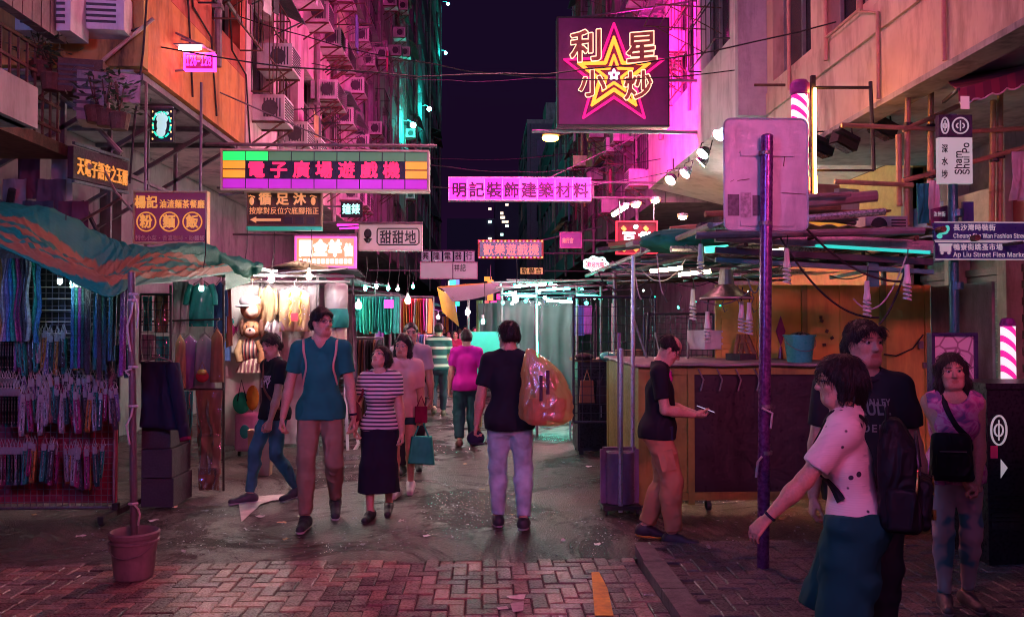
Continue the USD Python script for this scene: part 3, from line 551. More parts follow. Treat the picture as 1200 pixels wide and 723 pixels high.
def pavers(name, x0, x1, y0, y1, z, u, view, mats, seed):
    """A herringbone of bricks, each with worn edges, tilted and proud by its own few millimetres."""
    r = random.Random(seed); base = one(name, MB().box((x0, y0, z-.12), (x1, y1, z-.014)), joint, kind='structure'); rest = MB(); n = 0
    for a in range(int((x1-x0)/u)):
        for b in range(int((y1-y0)/u)):
            k = (a-b) % 4
            if k in (1, 2): continue
            w, h = (2, 1) if k == 0 else (1, 2)
            if a+w > (x1-x0)/u or b+h > (y1-y0)/u: w, h = min(w, (x1-x0)/u-a), min(h, (y1-y0)/u-b)
            px, py = x0+a*u, y0+b*u; g = .0035; zz = z+r.uniform(-.005, .004); tx, ty = r.uniform(-.012, .012), r.uniform(-.012, .012); c = .006
            P = np.array([[px+g, py+g], [px+w*u-g, py+g], [px+w*u-g, py+h*u-g], [px+g, py+h*u-g]]); m = P.mean(0); Q = m+(P-m)*(1-2*c/np.ptp(P, 0))
            v = np.vstack([np.c_[P, np.full(4, z-.03)], np.c_[P, zz-c+(P-m)@[tx, ty]], np.c_[Q, zz+(Q-m)@[tx, ty]]])
            f = [[i+4*l, (i+1) % 4+4*l, (i+1) % 4+4*l+4, i+4*l+4] for l in (0, 1) for i in range(4)]+[[8, 9, 10, 11]]
            if view(px+w*u/2, py+h*u/2) and n < 300: one('brick', (v, np.array(f)), mats[r.randrange(len(mats))], parent=base); n += 1
            else: rest.add((v, np.array(f)))
    if rest.n: one('brick', rest, mats[0], kind='stuff', parent=base)
pavers('brick_crossing', -4.4, 1.1, 3.9, 6.2, .0, .1, lambda x, y: 4.85 < y and abs((x-.035*y)/y) < .62, pv, 3)
dk = [M(f'dark_paver_{k}', c, .30, var=.35, scale=9, bump=.3) for k, c in enumerate([(.10, .09, .09), (.13, .11, .11), (.08, .075, .08)])]
pavers('pavement', 1.26, 5.4, 3.9, 6.5, .045, .1, lambda x, y: 4.85 < y and x < 3.75, dk, 4)
kb = T('kerb', 'worn concrete kerb stones with chipped grey tops beside the yellow painted stripe', 'kerb', (1.18, 5.3, 0), kind='structure')
for k in range(5):
    y0 = 3.4+k*.615; r = [(1.10, y0), (1.255, y0), (1.255, y0+.60), (1.10, y0+.60)]
    if k == 4: r = [(1.11, y0), (1.255, y0), (1.25, y0+.40), (1.22, y0+.50), (1.17, y0+.52), (1.125, y0+.42)]
    m_ = MB().prism([(x, y, -.05) for x, y in r], (0, 0, .12)); kb.part('kerb_stone', m_, M('kerb_concrete', (.13, .115, .11), .8, var=.4, scale=14, bump=.5, dirt=.6))
# paint on the ground
def flat(name, pts, mat, lab, cat, z=.004, t=.003, kind=None):
    one(name, MB().prism([(x, y, z) for x, y in pts], (0, 0, t)), mat, lab, cat, kind=kind)
yel = M('yellow_paint', (.62, .36, .03), .7, var=.3, scale=18, dirt=.7)
ys = [ong(*p)[:2] for p in ((693, 671), (702, 671), (712, 690), (719, 722), (697, 722))]
flat('painted_stripe', ys, yel, 'chipped yellow painted stripe on the brick paving beside the kerb', 'road marking', .004)
wht = M('white_paint', (.55, .52, .48), .75, var=.3, scale=20, dirt=.6)
for i, q in enumerate((((582, 712), (594, 711), (596, 714), (584, 715)), ((592, 699), (616, 697), (614, 703), (598, 702)), ((598, 708), (614, 705), (613, 716), (601, 718)))):
    flat('paint_patch', [ong(*p)[:2] for p in q], wht, ['small leftmost splash of white paint on the brick paving', 'long upper smear of white paint on the brick paving', 'square lower patch of white paint on the brick paving'][i], 'paint patch', .004)
flat('road_arrow', [ong(*p)[:2] for p in ((279, 585), (338, 580), (352, 584), (318, 588), (306, 592), (283, 613))], M('road_paint', (.55, .50, .45), .7, var=.3, scale=8, dirt=.55), 'worn white arrow painted on the asphalt under the boy in jeans', 'road marking', .012)
# litter
r_ = random.Random(12); lit = [M('litter_white', (.6, .58, .55), .7), M('litter_warm', (.55, .35, .2), .7), M('litter_grey', (.3, .3, .34), .6)]
spots = [(547, 476), (590, 489), (272, 594), (305, 607), (330, 614), (215, 648), (470, 612), (545, 445+100), (660, 543), (690, 548), (740, 600), (640, 560), (660, 635), (600, 605), (240, 600), (180, 612), (205, 596), (425, 640), (500, 630), (335, 634), (288, 622), (700, 640), (565, 575), (760, 700), (95, 630), (40, 605), (1000, 620), (830, 650)]
for i, p in enumerate(spots):
    c = ong(*p); a = r_.uniform(0, PI); L, W = r_.uniform(.03, .09), r_.uniform(.015, .045); d = np.array([math.cos(a), math.sin(a), 0]); e = np.array([-d[1], d[0], 0])
    z0 = .055 if c[0] > 1.25 and c[1] < 6.5 else (.012 if c[1] > 6.2 else .010); g = np.array([[c*[1, 1, 0]+d*L*(u-.5)+e*W*(v-.5)+[0, 0, z0+r_.uniform(0, .016)] for v in (0, .5, 1)] for u in (0, .33, .66, 1)])
    one('scrap', MB().grid(g, (0, 0, -.003)), lit[i % 3], 'small scrap of litter lying on the ground', 'litter', 'scraps of litter on the ground')

gr_ = MB(); r_ = random.Random(8)
for i in range(700):
    y = 6.25+abs(r_.gauss(0, 2.2)); x = r_.uniform(-.46, .40)*y; q = r_.uniform(.0025, .006); gr_.cbox((x, y, .010), (q*2.2, q*1.6, q), rz=r_.uniform(0, 3))
one('grit', gr_, lit[2], 'grit and tiny crumbs strewn over the road', 'grit', kind='stuff')

# ------------------------------------------------------------------ buildings
glass_dark = M('dark_glass', (.012, .012, .018), .12, var=.3, spec=.8); glass_lit = M('lit_curtain', (.4, .25, .15), .8, emit=(1.0, .55, .30), es=.35); glass_teal = M('teal_lit_window', (.2, .4, .4), .6, emit=(.15, 1.0, .8), es=.5)
frame_m = M('window_frame_metal', (.30, .28, .28), .5, .3, dirt=.5); rust = M('rusty_iron', (.11, .055, .035), .8, .2, var=.5, scale=14, bump=.3); dark_iron = M('dark_iron', (.03, .028, .03), .6, .4, var=.4)
pipe_m = M('old_pipe', (.22, .19, .18), .6, dirt=.5); conc = M('stained_concrete', (.30, .27, .25), .85, var=.3, scale=2.5, bump=.25, dirt=.75)
R_ = random.Random(21)
def facade(t, x, sg, y0, y1, z0, z1, fh, bay, wall, depth=6.0, sill=.9, head=.45, pier=.28, trim=None, grilles=.4, hoods=.35, pipes=2, lit=.08, litmat=None, skip=None):
    """The street wall of a block at x (sg = -1: it lies to the left) with recessed windows floor by floor, on a solid core."""
    w = MB(); o = x+sg*.30
    w.box((x+sg*.32, y0, z0), (x+sg*depth, y1, z1)); nf = int(math.ceil((z1-z0)/fh)); nb = max(1, int(round((y1-y0)/bay))); bw = (y1-y0)/nb
    for f in range(nf):
        za = z0+f*fh; zb = min(za+fh, z1)
        w.box((x, y0, za), (o, y1, min(za+sill, z1)))
        if zb-head > za+sill: w.box((x, y0, zb-head), (o, y1, zb))
        else: continue
        for b in range(nb+1): yc = y0+b*bw; w.box((x, max(yc-pier, y0), za+sill), (o, min(yc+pier, y1), zb-head))
    t.part('wall', w, wall)
    for f in range(nf):
        for b in range(nb):
            za, zb = z0+f*fh+sill, z0+(f+1)*fh-head; ya, yb = y0+b*bw+pier, y0+(b+1)*bw-pier
            if zb > z1 or zb < za+.3 or yb < ya+.2 or (skip and skip(ya, za)): continue
            m = MB(); xx = x+sg*.20; n = 2+(yb-ya > 1.6)
            for i in range(n+1): yy = ya+(yb-ya)*i/n; m.box((xx-.025, yy-.025, za), (xx+.025, yy+.025, zb))
            for zz in (za, za+(zb-za)*.68, zb): m.box((xx-.022, ya, zz-.025), (xx+.022, yb, zz+.025))
            p = t.part('window', m, frame_m); k = R_.random()
            t.part('pane', MB().box((x+sg*.235, ya, za), (x+sg*.25, yb, zb)), (litmat or glass_lit) if k < lit else glass_dark, under=p)
            if R_.random() < grilles:
                g = MB(); xo = x-sg*R_.uniform(.04, .35)
                for i in range(7): yy = ya+(yb-ya)*i/6; g.bar((xo, yy, za), (xo, yy, zb), .014)
                for i in range(4): zz = za+(zb-za)*i/3; g.bar((xo, ya, zz), (xo, yb, zz), .02)
                for yy in (ya, yb):
                    for zz in (za, zb): g.bar((x, yy, zz), (xo, yy, zz), .02)
                t.part('window_grille', g, R_.choice([rust, dark_iron, pipe_m]), under=p)
            if R_.random() < hoods:
                g = MB(); L = R_.uniform(.35, .7); ng = 6
                for i in range(ng): a, b2 = ya-.1+(yb-ya+.2)*i/ng, ya-.1+(yb-ya+.2)*(i+.96)/ng; g.prism([(x, a, zb+.22), (x, b2, zb+.22), (x-sg*L, b2, zb-.02-R_.uniform(0, .03)), (x-sg*L, a, zb-.02)], (0, 0, .025))
                for yy in (ya, yb): g.bar((x, yy, zb-.25), (x-sg*L*.9, yy, zb-.01), .02)
                t.part('window_hood', g, R_.choice([M('green_hood', (.05, .10, .09), .6, dirt=.6), M('grey_hood', (.2, .2, .22), .5, dirt=.7), M('red_hood', (.16, .05, .05), .6, dirt=.6)]))
    for i in range(pipes):
        yy = y0+(y1-y0)*(i+.5+R_.uniform(-.3, .3))/pipes; g = MB(); rr = R_.choice([.035, .05, .06]); xo = x-sg*(rr+.02); g.tube([(xo, yy, z0-.3), (xo, yy, z1)], rr, 8)
        for zz in np.arange(z0+.5, z1, 1.5): g.box((x, yy-rr-.02, zz), (xo-sg*(rr+.01), yy+rr+.02, zz+.06))
        k = R_.uniform(z0+1, z0+3.5); g.tube([(xo, yy, k), (xo, yy+.35, k-.3), (xo, yy+1.1, k-.35)], rr*.7, 6); t.part('drain_pipe', g, pipe_m)
    return t
# left row
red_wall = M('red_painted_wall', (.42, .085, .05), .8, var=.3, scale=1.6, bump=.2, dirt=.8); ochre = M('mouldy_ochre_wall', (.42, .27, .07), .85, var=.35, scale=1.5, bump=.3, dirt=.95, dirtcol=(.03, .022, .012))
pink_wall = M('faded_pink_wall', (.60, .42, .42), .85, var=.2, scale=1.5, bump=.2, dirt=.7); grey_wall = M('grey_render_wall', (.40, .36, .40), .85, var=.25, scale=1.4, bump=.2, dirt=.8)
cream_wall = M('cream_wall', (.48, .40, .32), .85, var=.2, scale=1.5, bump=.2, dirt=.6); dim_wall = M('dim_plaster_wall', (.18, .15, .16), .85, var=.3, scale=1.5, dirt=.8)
XL, XR = -3.7, 4.6
l1 = T('tenement_building', 'dark cluttered old tenement nearest on the left above the striped stall', 'building', (-6.5, 5, 0))
w = MB().box((-5.6, -14, 0), (-11, 9.0, 14)); l1.part('wall', w, dim_wall)
l1.part('canopy', MB().box((-3.75, -1, 3.32), (-5.6, 7.15, 3.40)).box((-3.7, -1, 3.32), (-3.82, 7.2, 3.66)).box((-3.83, 7.08, 3.40), (-5.6, 7.2, 3.66)), M('mauve_concrete', (.36, .30, .30), .85, var=.25, scale=2, dirt=.7))
for k in range(3):
    m = MB(); y = 1.2+k*2.6
    m.box((-5.55, y, 4.6), (-5.52, y+1.6, 6.0)); p = l1.part('window', MB().box((-5.58, y-.05, 4.55), (-5.5, y+1.65, 4.62)).box((-5.58, y-.05, 6.0), (-5.5, y+1.65, 6.07)).box((-5.58, y+.77, 4.6), (-5.5, y+.83, 6.0)), frame_m); l1.part('pane', m, glass_dark, under=p)
g = MB()
for z in (3.75, 4.0, 4.25, 4.5): g.bar((-4.5, 7.3, z), (-4.5, 9.2, z), .03)
for k in range(13): g.bar((-4.5, 7.3+k*.155, 3.6), (-4.5, 7.3+k*.155, 4.5), .02)
g.box((-4.4, 7.25, 3.48), (-5.6, 9.3, 3.6)); l1.part('balcony', g, rust)
sh = MB()
for k in range(9): sh.box((-4.30, 7.4+k*.17, 4.60), (-4.42, 7.4+k*.17+.15, 5.35))
l1.part('louvre', sh, M('old_louvre', (.20, .15, .13), .7, dirt=.8))
l1.part('shutter', joined([MB().box((-5.50, -1, .05+k*.1), (-5.53-.02*(k % 2), 9.0, .14+k*.1)) for k in range(29)]), M('steel_shutter', (.12, .11, .12), .5, .5, dirt=.5))
l2 = T('red_tenement', 'tenement with mouldy ochre end wall and red street wall over a steel-braced soffit', 'building', (-6.5, 11.4, 0))
facade(l2, XL, -1, 9.52, 13.35, 5.55, 14, 3.0, 1.9, red_wall, grilles=1.0, hoods=.3, pipes=1, sill=.35)
l2.part('end_wall', MB().box((XL, 9.38, 4.52), (-9.5, 9.515, 14)), ochre); l2.part('parapet', MB().box((XL, 9.52, 4.5), (XL-.16, 13.35, 5.545)), M('orange_stained_parapet', (.50, .20, .06), .85, var=.35, scale=1.3, bump=.25, dirt=.8))
l2.part('soffit', MB().box((XL-.165, 9.52, 4.5), (-6.4, 13.35, 4.62)), M('pale_soffit', (.45, .44, .46), .8, var=.2, dirt=.6)); l2.part('shop_wall', MB().box((-5.9, 9.2, 0), (-9.5, 13.35, 4.49)), dim_wall)
g = MB()
for y in (9.7, 10.9, 12.1, 13.2): g.bar((XL-.1, y, 4.46), (-5.88, y, 3.2), .05); g.bar((XL-.1, y, 4.46), (-5.9, y, 4.46), .06); g.bar((-4.7, y, 4.46), (-4.7, y, 2.6), .05)
g.bar((XL-.08, 9.5, 4.44), (XL-.08, 13.3, 4.44), .07); g.bar((XL-1, 9.5, 3.7), (XL-1, 13.3, 3.7), .05); l2.part('soffit_brace', g, M('weathered_steel', (.16, .14, .16), .6, .4, dirt=.5))
g = MB(); g.tube([at(122, 70, 9.3), at(180, 22, 9.34)], .022, 6); g.tube([at(108, 95, 9.2), at(122, 70, 9.3)], .022, 6); l2.part('stay', g, M('bamboo_pale', (.45, .33, .20), .6))
for pts in ([(528/3.013, 40/3.013), (640/3.013, 130/3.013)], [(300/3.013, 200/3.013), (330/3.013, 215/3.013)]): pass
m = MB(); m.tube([at(100, 30, 9.33), at(150, 38, 9.33), at(172, 30, 9.33)], .012, 5); m.tube([at(172, 0, 9.30), at(168, 60, 9.25), at(158, 140, 9.1), at(152, 215, 9.0)], .012, 5); l2.part('cable', m, dark_iron)
l3 = T('pink_tenement', 'faded pink tenement crowded with air conditioners, hoods and window cages', 'building', (-6.5, 19, 0))
facade(l3, XL, -1, 13.42, 25.5, 4.55, 19, 3.0, 2.0, pink_wall, grilles=.45, hoods=.5, pipes=4, lit=.06)
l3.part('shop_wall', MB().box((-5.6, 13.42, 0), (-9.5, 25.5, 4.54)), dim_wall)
l4 = T('grey_tenement', 'tall grey tenement farther down the left side with dark windows', 'building', (-7, 34, 0))
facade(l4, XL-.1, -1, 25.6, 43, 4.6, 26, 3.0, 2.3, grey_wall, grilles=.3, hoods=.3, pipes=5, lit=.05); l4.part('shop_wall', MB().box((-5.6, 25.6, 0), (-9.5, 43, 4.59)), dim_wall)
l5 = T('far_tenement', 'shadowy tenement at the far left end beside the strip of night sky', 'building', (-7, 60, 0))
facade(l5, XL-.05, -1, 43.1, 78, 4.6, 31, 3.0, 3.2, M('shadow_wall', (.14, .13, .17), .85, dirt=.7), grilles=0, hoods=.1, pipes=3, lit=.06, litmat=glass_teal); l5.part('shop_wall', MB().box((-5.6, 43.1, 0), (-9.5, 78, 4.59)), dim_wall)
# teal lamps and cloths washing the far left wall
# right row
r1 = T('beige_tenement', 'beige tenement on the right with a deep plain parapet above the shop canopy', 'building', (8, 10, 0))
beige = M('beige_render', (.50, .36, .27), .82, var=.18, scale=1.2, bump=.2, dirt=.8, dirtcol=(.16, .09, .07))
facade(r1, XR, 1, -14, 13.55, 5.45, 15, 3.1, 2.1, beige, sill=.12, grilles=.3, hoods=0, pipes=0, lit=.0, depth=8)
r1.part('parapet', MB().box((XR-.02, -14, 4.27), (XR+.16, 13.55, 5.06)).box((XR+.02, -14, 5.06), (XR+.16, 13.55, 5.11)).box((XR-.02, -14, 5.11), (XR+.16, 13.55, 5.445)), beige)
r1.part('soffit', MB().box((XR+.165, -14, 4.30), (8.2, 13.55, 4.42)), M('pale_soffit', (.45, .44, .46))); r1.part('ledge', MB().box((XR-.07, -14, 4.20), (XR+.25, 13.55, 4.265)), conc)
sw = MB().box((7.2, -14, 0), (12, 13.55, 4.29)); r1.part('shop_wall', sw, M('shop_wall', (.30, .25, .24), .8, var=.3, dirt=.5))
m = MB()
for y in (11.05, 12.4): m.tube([(XR-.06, y, 5.2), (XR-.06, y, 8.5)], .03, 8)
m.tube([(XR-.06, 11.05, 5.5), (XR-.06, 10.0, 5.5), (XR-.06, 10.0, 5.9), (XR-.06, 4, 5.95)], .022, 6); r1.part('pipe', m, M('painted_pipe', (.42, .22, .16), .6))
r2 = T('magenta_lit_tenement', 'tenement right of the star sign with barred windows over a white soffit', 'building', (8, 17, 0))
X2 = 4.13; white_wall = M('white_plaster', (.60, .55, .55), .8, var=.15, scale=1.5, bump=.15, dirt=.5)
facade(r2, X2, 1, 13.72, 21, 6.25, 16, 2.9, 2.4, white_wall, sill=.25, grilles=.9, hoods=.3, pipes=2, depth=8, lit=.05)
r2.part('parapet', MB().box((X2, 13.72, 5.12), (X2+.16, 21, 6.245)), white_wall); r2.part('end_wall', MB().box((X2, 13.56, 5.1), (XR+2.5, 13.715, 16)), M('grey_pilaster', (.36, .34, .36), .8, var=.15, dirt=.5))
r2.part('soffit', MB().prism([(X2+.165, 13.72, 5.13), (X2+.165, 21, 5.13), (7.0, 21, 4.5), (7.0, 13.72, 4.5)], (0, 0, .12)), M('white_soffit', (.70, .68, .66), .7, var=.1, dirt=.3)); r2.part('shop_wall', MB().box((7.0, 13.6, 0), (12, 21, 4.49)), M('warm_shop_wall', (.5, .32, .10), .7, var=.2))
r3 = T('crowded_tenement', 'dark tenement behind the star sign crowded with cages and pipes', 'building', (8, 30, 0))
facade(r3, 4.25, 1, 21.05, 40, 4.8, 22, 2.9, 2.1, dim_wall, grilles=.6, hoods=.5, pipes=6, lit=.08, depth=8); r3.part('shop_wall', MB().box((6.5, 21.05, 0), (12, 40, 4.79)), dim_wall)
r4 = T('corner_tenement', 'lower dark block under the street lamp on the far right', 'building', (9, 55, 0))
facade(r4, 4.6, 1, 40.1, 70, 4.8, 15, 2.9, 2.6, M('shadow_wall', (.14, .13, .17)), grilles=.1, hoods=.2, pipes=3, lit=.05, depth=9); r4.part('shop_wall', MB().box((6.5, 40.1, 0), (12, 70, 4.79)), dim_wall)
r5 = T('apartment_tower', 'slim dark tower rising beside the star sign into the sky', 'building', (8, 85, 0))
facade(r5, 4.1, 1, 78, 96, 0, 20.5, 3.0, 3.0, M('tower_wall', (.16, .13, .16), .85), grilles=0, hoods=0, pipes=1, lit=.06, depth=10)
g = MB()
for k in range(3):
    for f in range(5): g.box((5.0+k*2.6, 77.93, 5.5+f*3), (6.3+k*2.6, 77.98, 7.0+f*3))
r5.part('end_windows', g, glass_dark); r5.part('roof', MB().box((4.1, 78, 20.5), (9, 90, 20.9)).box((6, 80, 20.9), (8, 84, 23)), conc)
e1 = T('distant_block', 'distant dark apartment block closing the end of the street', 'building', (0, 150, 0))
e1.part('wall', MB().box((-6.2, 150, 0), (2.2, 165, 21)).box((2.3, 156, 0), (9, 170, 25)), M('far_wall', (.05, .045, .07), .9))
for k in range(14):
    c = at(R_.choice([574, 574, 574, 588, 590, 594, 583, 596]), 240+R_.randrange(9)*5.0, 149.9); wdw = R_.choice([glass_lit, glass_teal])
    e1.part('window', MB().cbox(c, (.55, .1, .45)), M('far_lit', (.5, .5, .5), emit=(1, .75, .55), es=1.6) if k % 3 else M('far_lit_cold', (.5, .5, .5), emit=(.6, 1, .95), es=1.6))

# ------------------------------------------------------------------ air conditioners, drying frames, laundry
ac = T('air_conditioner', 'boxy window air conditioner on a bracket of the pink tenement, lowest near the arcade sign', 'air conditioner', (XL+.24, 14.6, 6.0), 0, 'air conditioners on the tenements', local=True)
acw = M('ac_casing', (.55, .52, .50), .55, var=.15, dirt=.5)
ac.part('casing', MB().box((-.30, -.33, 0), (.28, .33, .42)), acw)
g = MB()
for k in range(8): g.box((.282, -.30, .04+k*.045), (.292, .30, .06+k*.045))
for k in range(6): g.box((-.05+k*.05, -.342, .06), (-.03+k*.05, -.332, .36))
ac.part('grille', g, M('ac_grille', (.05, .05, .055), .6)); [ac.part('bracket', MB().bar((-.3, k, -.02), (.28, k, -.02), .03).bar((-.28, k, -.4), (.25, k, -.02), .025), rust) for k in (-.3, .3)]
ac.part('fan', MB().lathe((0, 0, 0), [(.01, 0), (.14, 0), (.15, .02), (.13, .02), (.12, .005), (.01, .005)], 16).add(MB().sphere((0, 0, .01), (.03, .03, .015), 1)) if False else MB().tube([(.05, -.345, .2), (.05, -.335, .2)], .13, 16), M('ac_grille', (.05, .05, .055)))
def acs(x, sg, y0, y1, z0, z1, n, where, seed):
    r = random.Random(seed)
    spots_ = sorted((3.0*r.randrange(max(1, int((z1-z0)/3))), r.uniform(y0, y1), r.choice([.35, 2.0, .3])) for i in range(n)); cnt = {}
    for zf, y, dz in spots_:
        z = z0+zf+dz; cnt[zf] = cnt.get(zf, -1)+1
        copy(ac, (x-sg*.24, y, z), 0 if sg < 0 else PI, f'air conditioner, {nth(cnt[zf])} along the {nth(int(zf/3))} floor of the {where}')
acs(XL, -1, 13.8, 25, 4.7, 13, 26, 'pink tenement', 1); acs(XL-.1, -1, 26, 42, 4.7, 20, 20, 'grey tenement', 2); acs(XL, -1, 9.9, 13, 6.2, 9, 3, 'red tenement', 3); acs(4.25, 1, 21.5, 39, 5, 16, 18, 'tenement behind the star sign', 4); acs(X2, 1, 15, 20.5, 7.0, 12, 5, 'magenta lit tenement', 5); acs(XR, 1, 9.5, 13.3, 6.6, 9, 2, 'beige tenement', 6)
_rc = {}
def rcount(w): _rc[w] = _rc.get(w, -1)+1; return _rc[w]
def rack(x, sg, y, z, where, cloths):
    L = R_.uniform(.7, 1.2); W = R_.uniform(.9, 1.6); t = T('drying_rack', f'thin clothes drying rack, {nth(rcount(where))} from the viewer on the {where}', 'drying rack', (x, y, z), 0, 'drying racks on the tenements'); g = MB()
    for yy in (y, y+W): g.bar((x, yy, z), (x-sg*L, yy, z+.05), .018); g.bar((x, yy, z-.45), (x-sg*L*.8, yy, z+.03), .014)
    for k in range(4): xx = x-sg*L*(k+1)/4; g.bar((xx, y, z+.04), (xx, y+W, z+.04), .012)
    t.part('rail', g, R_.choice([rust, dark_iron, pipe_m]))
    if cloths:
        cols = [(.5, .48, .5), (.08, .12, .25), (.3, .05, .1), (.05, .05, .06), (.35, .25, .1)]
        for k in range(R_.randrange(1, 4)):
            c = R_.randrange(5); yy = y+W*R_.uniform(.05, .7); w_ = R_.uniform(.3, .5); h = R_.uniform(.5, .8); X = x-sg*L*R_.choice([.5, .75, 1.0])
            V = np.array([[(X+.03*math.sin(6*u+k), yy+w_*u, z+.03-h*v) for u in np.linspace(0, 1, 6)] for v in np.linspace(0, 1, 5)])
            one('laundry', MB().grid(V, (.012, 0, 0)), M(f'laundry_{c}', cols[c], .9), f'{["white", "blue", "wine red", "black", "ochre"][c]} laundry, {nth(rcount(where+"l"))} piece on the drying racks of the {where}', 'laundry', 'laundry on the drying racks', smooth=True)
for y, z, c in ((14.5, 8.4, 1), (16.6, 5.9, 1), (18.3, 8.6, 1), (20.2, 6.1, 0), (22.0, 9.0, 1), (15.5, 10.8, 0), (23.8, 6.4, 1)): rack(XL, -1, y, z, 'pink tenement', c)
for y, z, c in ((10.1, 7.0, 0), (11.6, 6.8, 1)): rack(XL, -1, y, z, 'red tenement', c)
for y, z, c in ((14.5, 7.2, 0), (16.5, 7.0, 1), (18.5, 7.4, 1), (15.2, 9.9, 0)): rack(X2, 1, y, z, 'magenta lit tenement', c)
for y, z, c in ((22.5, 6.0, 1), (24.5, 8.2, 1), (26.5, 6.2, 1), (29, 9.0, 1), (32, 6.4, 1)): rack(4.25, 1, y, z, 'crowded tenement', c)

# what has gathered on the cluttered balcony and under the steel-braced soffit on the left
for i, (px, py, y, w, h) in enumerate(((62, 20, 8.9, .55, .42), (118, 20, 9.25, .6, .4), (100, 95, 9.0, .42, .34), (112, 118, 9.0, .3, .5), (140, 108, 9.2, .4, .3))):
    c = at(px, py, y); t = T('balcony_unit', f'{["grimy air conditioner high beside the ochre wall", "white air conditioner on the ochre end wall", "rusty cabinet on the cluttered balcony", "upright grey box on the cluttered balcony", "small metal box at the end of the cluttered balcony"][i]}', 'box', c); t.part('casing', MB().cbox(c, (w, .4, h), rz=.1*i), [acw, acw, rust, conc, tin_ if False else frame_m][i]); t.part('vent', joined([MB().cbox(c+[0, -.205, -h*.3+k*h*.15], (w*.8, .02, h*.06), rz=.1*i) for k in range(5)]), M('ac_grille', (.05, .05, .055)))
leafm = M('balcony_leaf', (.035, .075, .03), .6, var=.5, scale=12); r = random.Random(6)
for i, (px, py) in enumerate(((112, 124), (124, 128), (140, 132), (60, 86), (48, 72))):
    c = at(px, py, 8.8); t = T('potted_plant', f'scraggly potted plant on the cluttered balcony, {nth(i)} from the right', 'plant', c); t.part('pot', MB().lathe(c-[0, 0, .18], [(0, 0), (.08, 0), (.11, .16), (.10, .17)], 12), rust); b = MB()
    for k in range(70):
        d = np.array([r.gauss(0, .12), r.gauss(0, .12), r.uniform(.0, .38)]); u = np.array([r.uniform(-1, 1), r.uniform(-1, 1), r.uniform(-.6, .3)])*.055; v = np.cross(u, [r.uniform(-1, 1), r.uniform(-1, 1), 1]); v = v/np.linalg.norm(v)*.018; b.quad(c+d-u, c+d+v, c+d+u, c+d-v)
    t.part('leaves', b, leafm, kind='stuff'); t.part('stem', joined([MB().tube([c, c+[r.gauss(0, .05), r.gauss(0, .05), .3]], .006, 4) for k in range(4)]), rust)
for i in range(12):
    a = np.array([r.uniform(-5.7, -4.2), 9.2+r.uniform(-.4, .6), r.uniform(2.7, 4.3)]); b = a+[r.uniform(-.4, .9), r.uniform(-.2, .4), r.uniform(-.9, .5)]; one('old_pipe', MB().tube([a, (a+b)/2+[r.uniform(-.1, .1), 0, r.uniform(-.1, .1)], b], r.choice([.015, .025, .04]), 6), r.choice([pipe_m, rust, dark_iron]), f'old bent pipe among the braces under the left soffit, {nth(i)} of the tangle', 'pipe', 'tangle of pipes under the left soffit')
for i in range(7):
    x, y = -5.4+.13*i, 9.45+.06*(i % 3); z = 3.05+.25*(i % 3); w_, h_ = r.uniform(.2, .34), r.uniform(.4, .7); V = np.array([[(x+w_*u, y+.03*math.sin(9*u+i), z-h_*v) for u in np.linspace(0, 1, 7)] for v in np.linspace(0, 1, 6)]); one('hung_cloth', MB().grid(V, (0, .01, 0)), fabric(f'hung_cloth_{i % 4}', [(.10, .08, .12), (.28, .25, .28), (.12, .05, .08), (.05, .08, .12)][i % 4]), f'cloth hung behind the noodle shop sign, {nth(i)} from the left', 'cloth', 'cloths behind the noodle shop sign', smooth=True)
for i, (y, z) in enumerate(((9.62, 6.3), (10.6, 5.75), (12.3, 5.75))): one('wall_cable', MB().tube([(XL-.0+.02, y, z+2.5), (XL+.025, y+.05, z+1.0), (XL+.02, y+.3, z), (XL+.03, y+1.0, z-.15), (XL+.02, y+1.3, 4.6)], .014, 5), dark_iron, f'black cable running down the red tenement wall, {nth(i)} from the viewer', 'cable', 'cables on the red tenement wall')
for i, y in enumerate((6.6, 8.2, 9.6)): one('wall_pipe', MB().tube([(XR-.05, y, 4.3), (XR-.05, y, 5.0+.15*i), (XR-.05, y+.5, 5.2+.15*i), (XR-.05, y+.5, 9)], .022, 6), M('painted_pipe', (.42, .22, .16)), f'thin painted pipe climbing the beige parapet, {nth(i)} from the right edge', 'pipe', 'pipes on the beige parapet')
# ------------------------------------------------------------------ signs over the street
UX, UZ, NY = np.array([1., 0, 0]), np.array([0, 0, 1.]), np.array([0, -1., 0])
def E(name, c, s): return M(name, tuple(np.array(c)*.5), emit=c, es=s)
def rect(px0, py0, px1, py1, y):
    a, b = at(px0, py1, y), at(px1, py0, y); return a[0], b[0], a[2], b[2]
def framed(t, x0, x1, z0, z1, y, w, d, mat, back=None, name='frame'):
    """A rim of four bars and a back panel; the front is towards the camera, at y."""
    t.part(name, MB().box((x0, y, z0), (x1, y+d, z0+w)).box((x0, y, z1-w), (x1, y+d, z1)).box((x0, y, z0+w), (x0+w, y+d, z1-w)).box((x1-w, y, z0+w), (x1, y+d, z1-w)), mat)
    if back is not None: t.part('back_panel', MB().box((x0+w, y+.03, z0+w), (x1-w, y+d-.005, z1-w)), back)
def chars(t, text, px, py, px1, h, y, mat, bold=1, name='character', font='CJK', depth=.012, under=None, squash=1.0):
    """A line of characters from pixel px to px1 whose feet stand at row py, h pixels tall."""
    o = at(px, py, y); e = at(px1, py, y); size = h*pxm(y)*(1.08 if font == 'CJK' else 1.36)
    for m in line_of(text, o+UZ*(size*.10 if font == 'CJK' else 0), UX, UZ, size, depth, bold, font, fit=e[0]-o[0], squash=squash): t.part(name, m, mat, under=under)
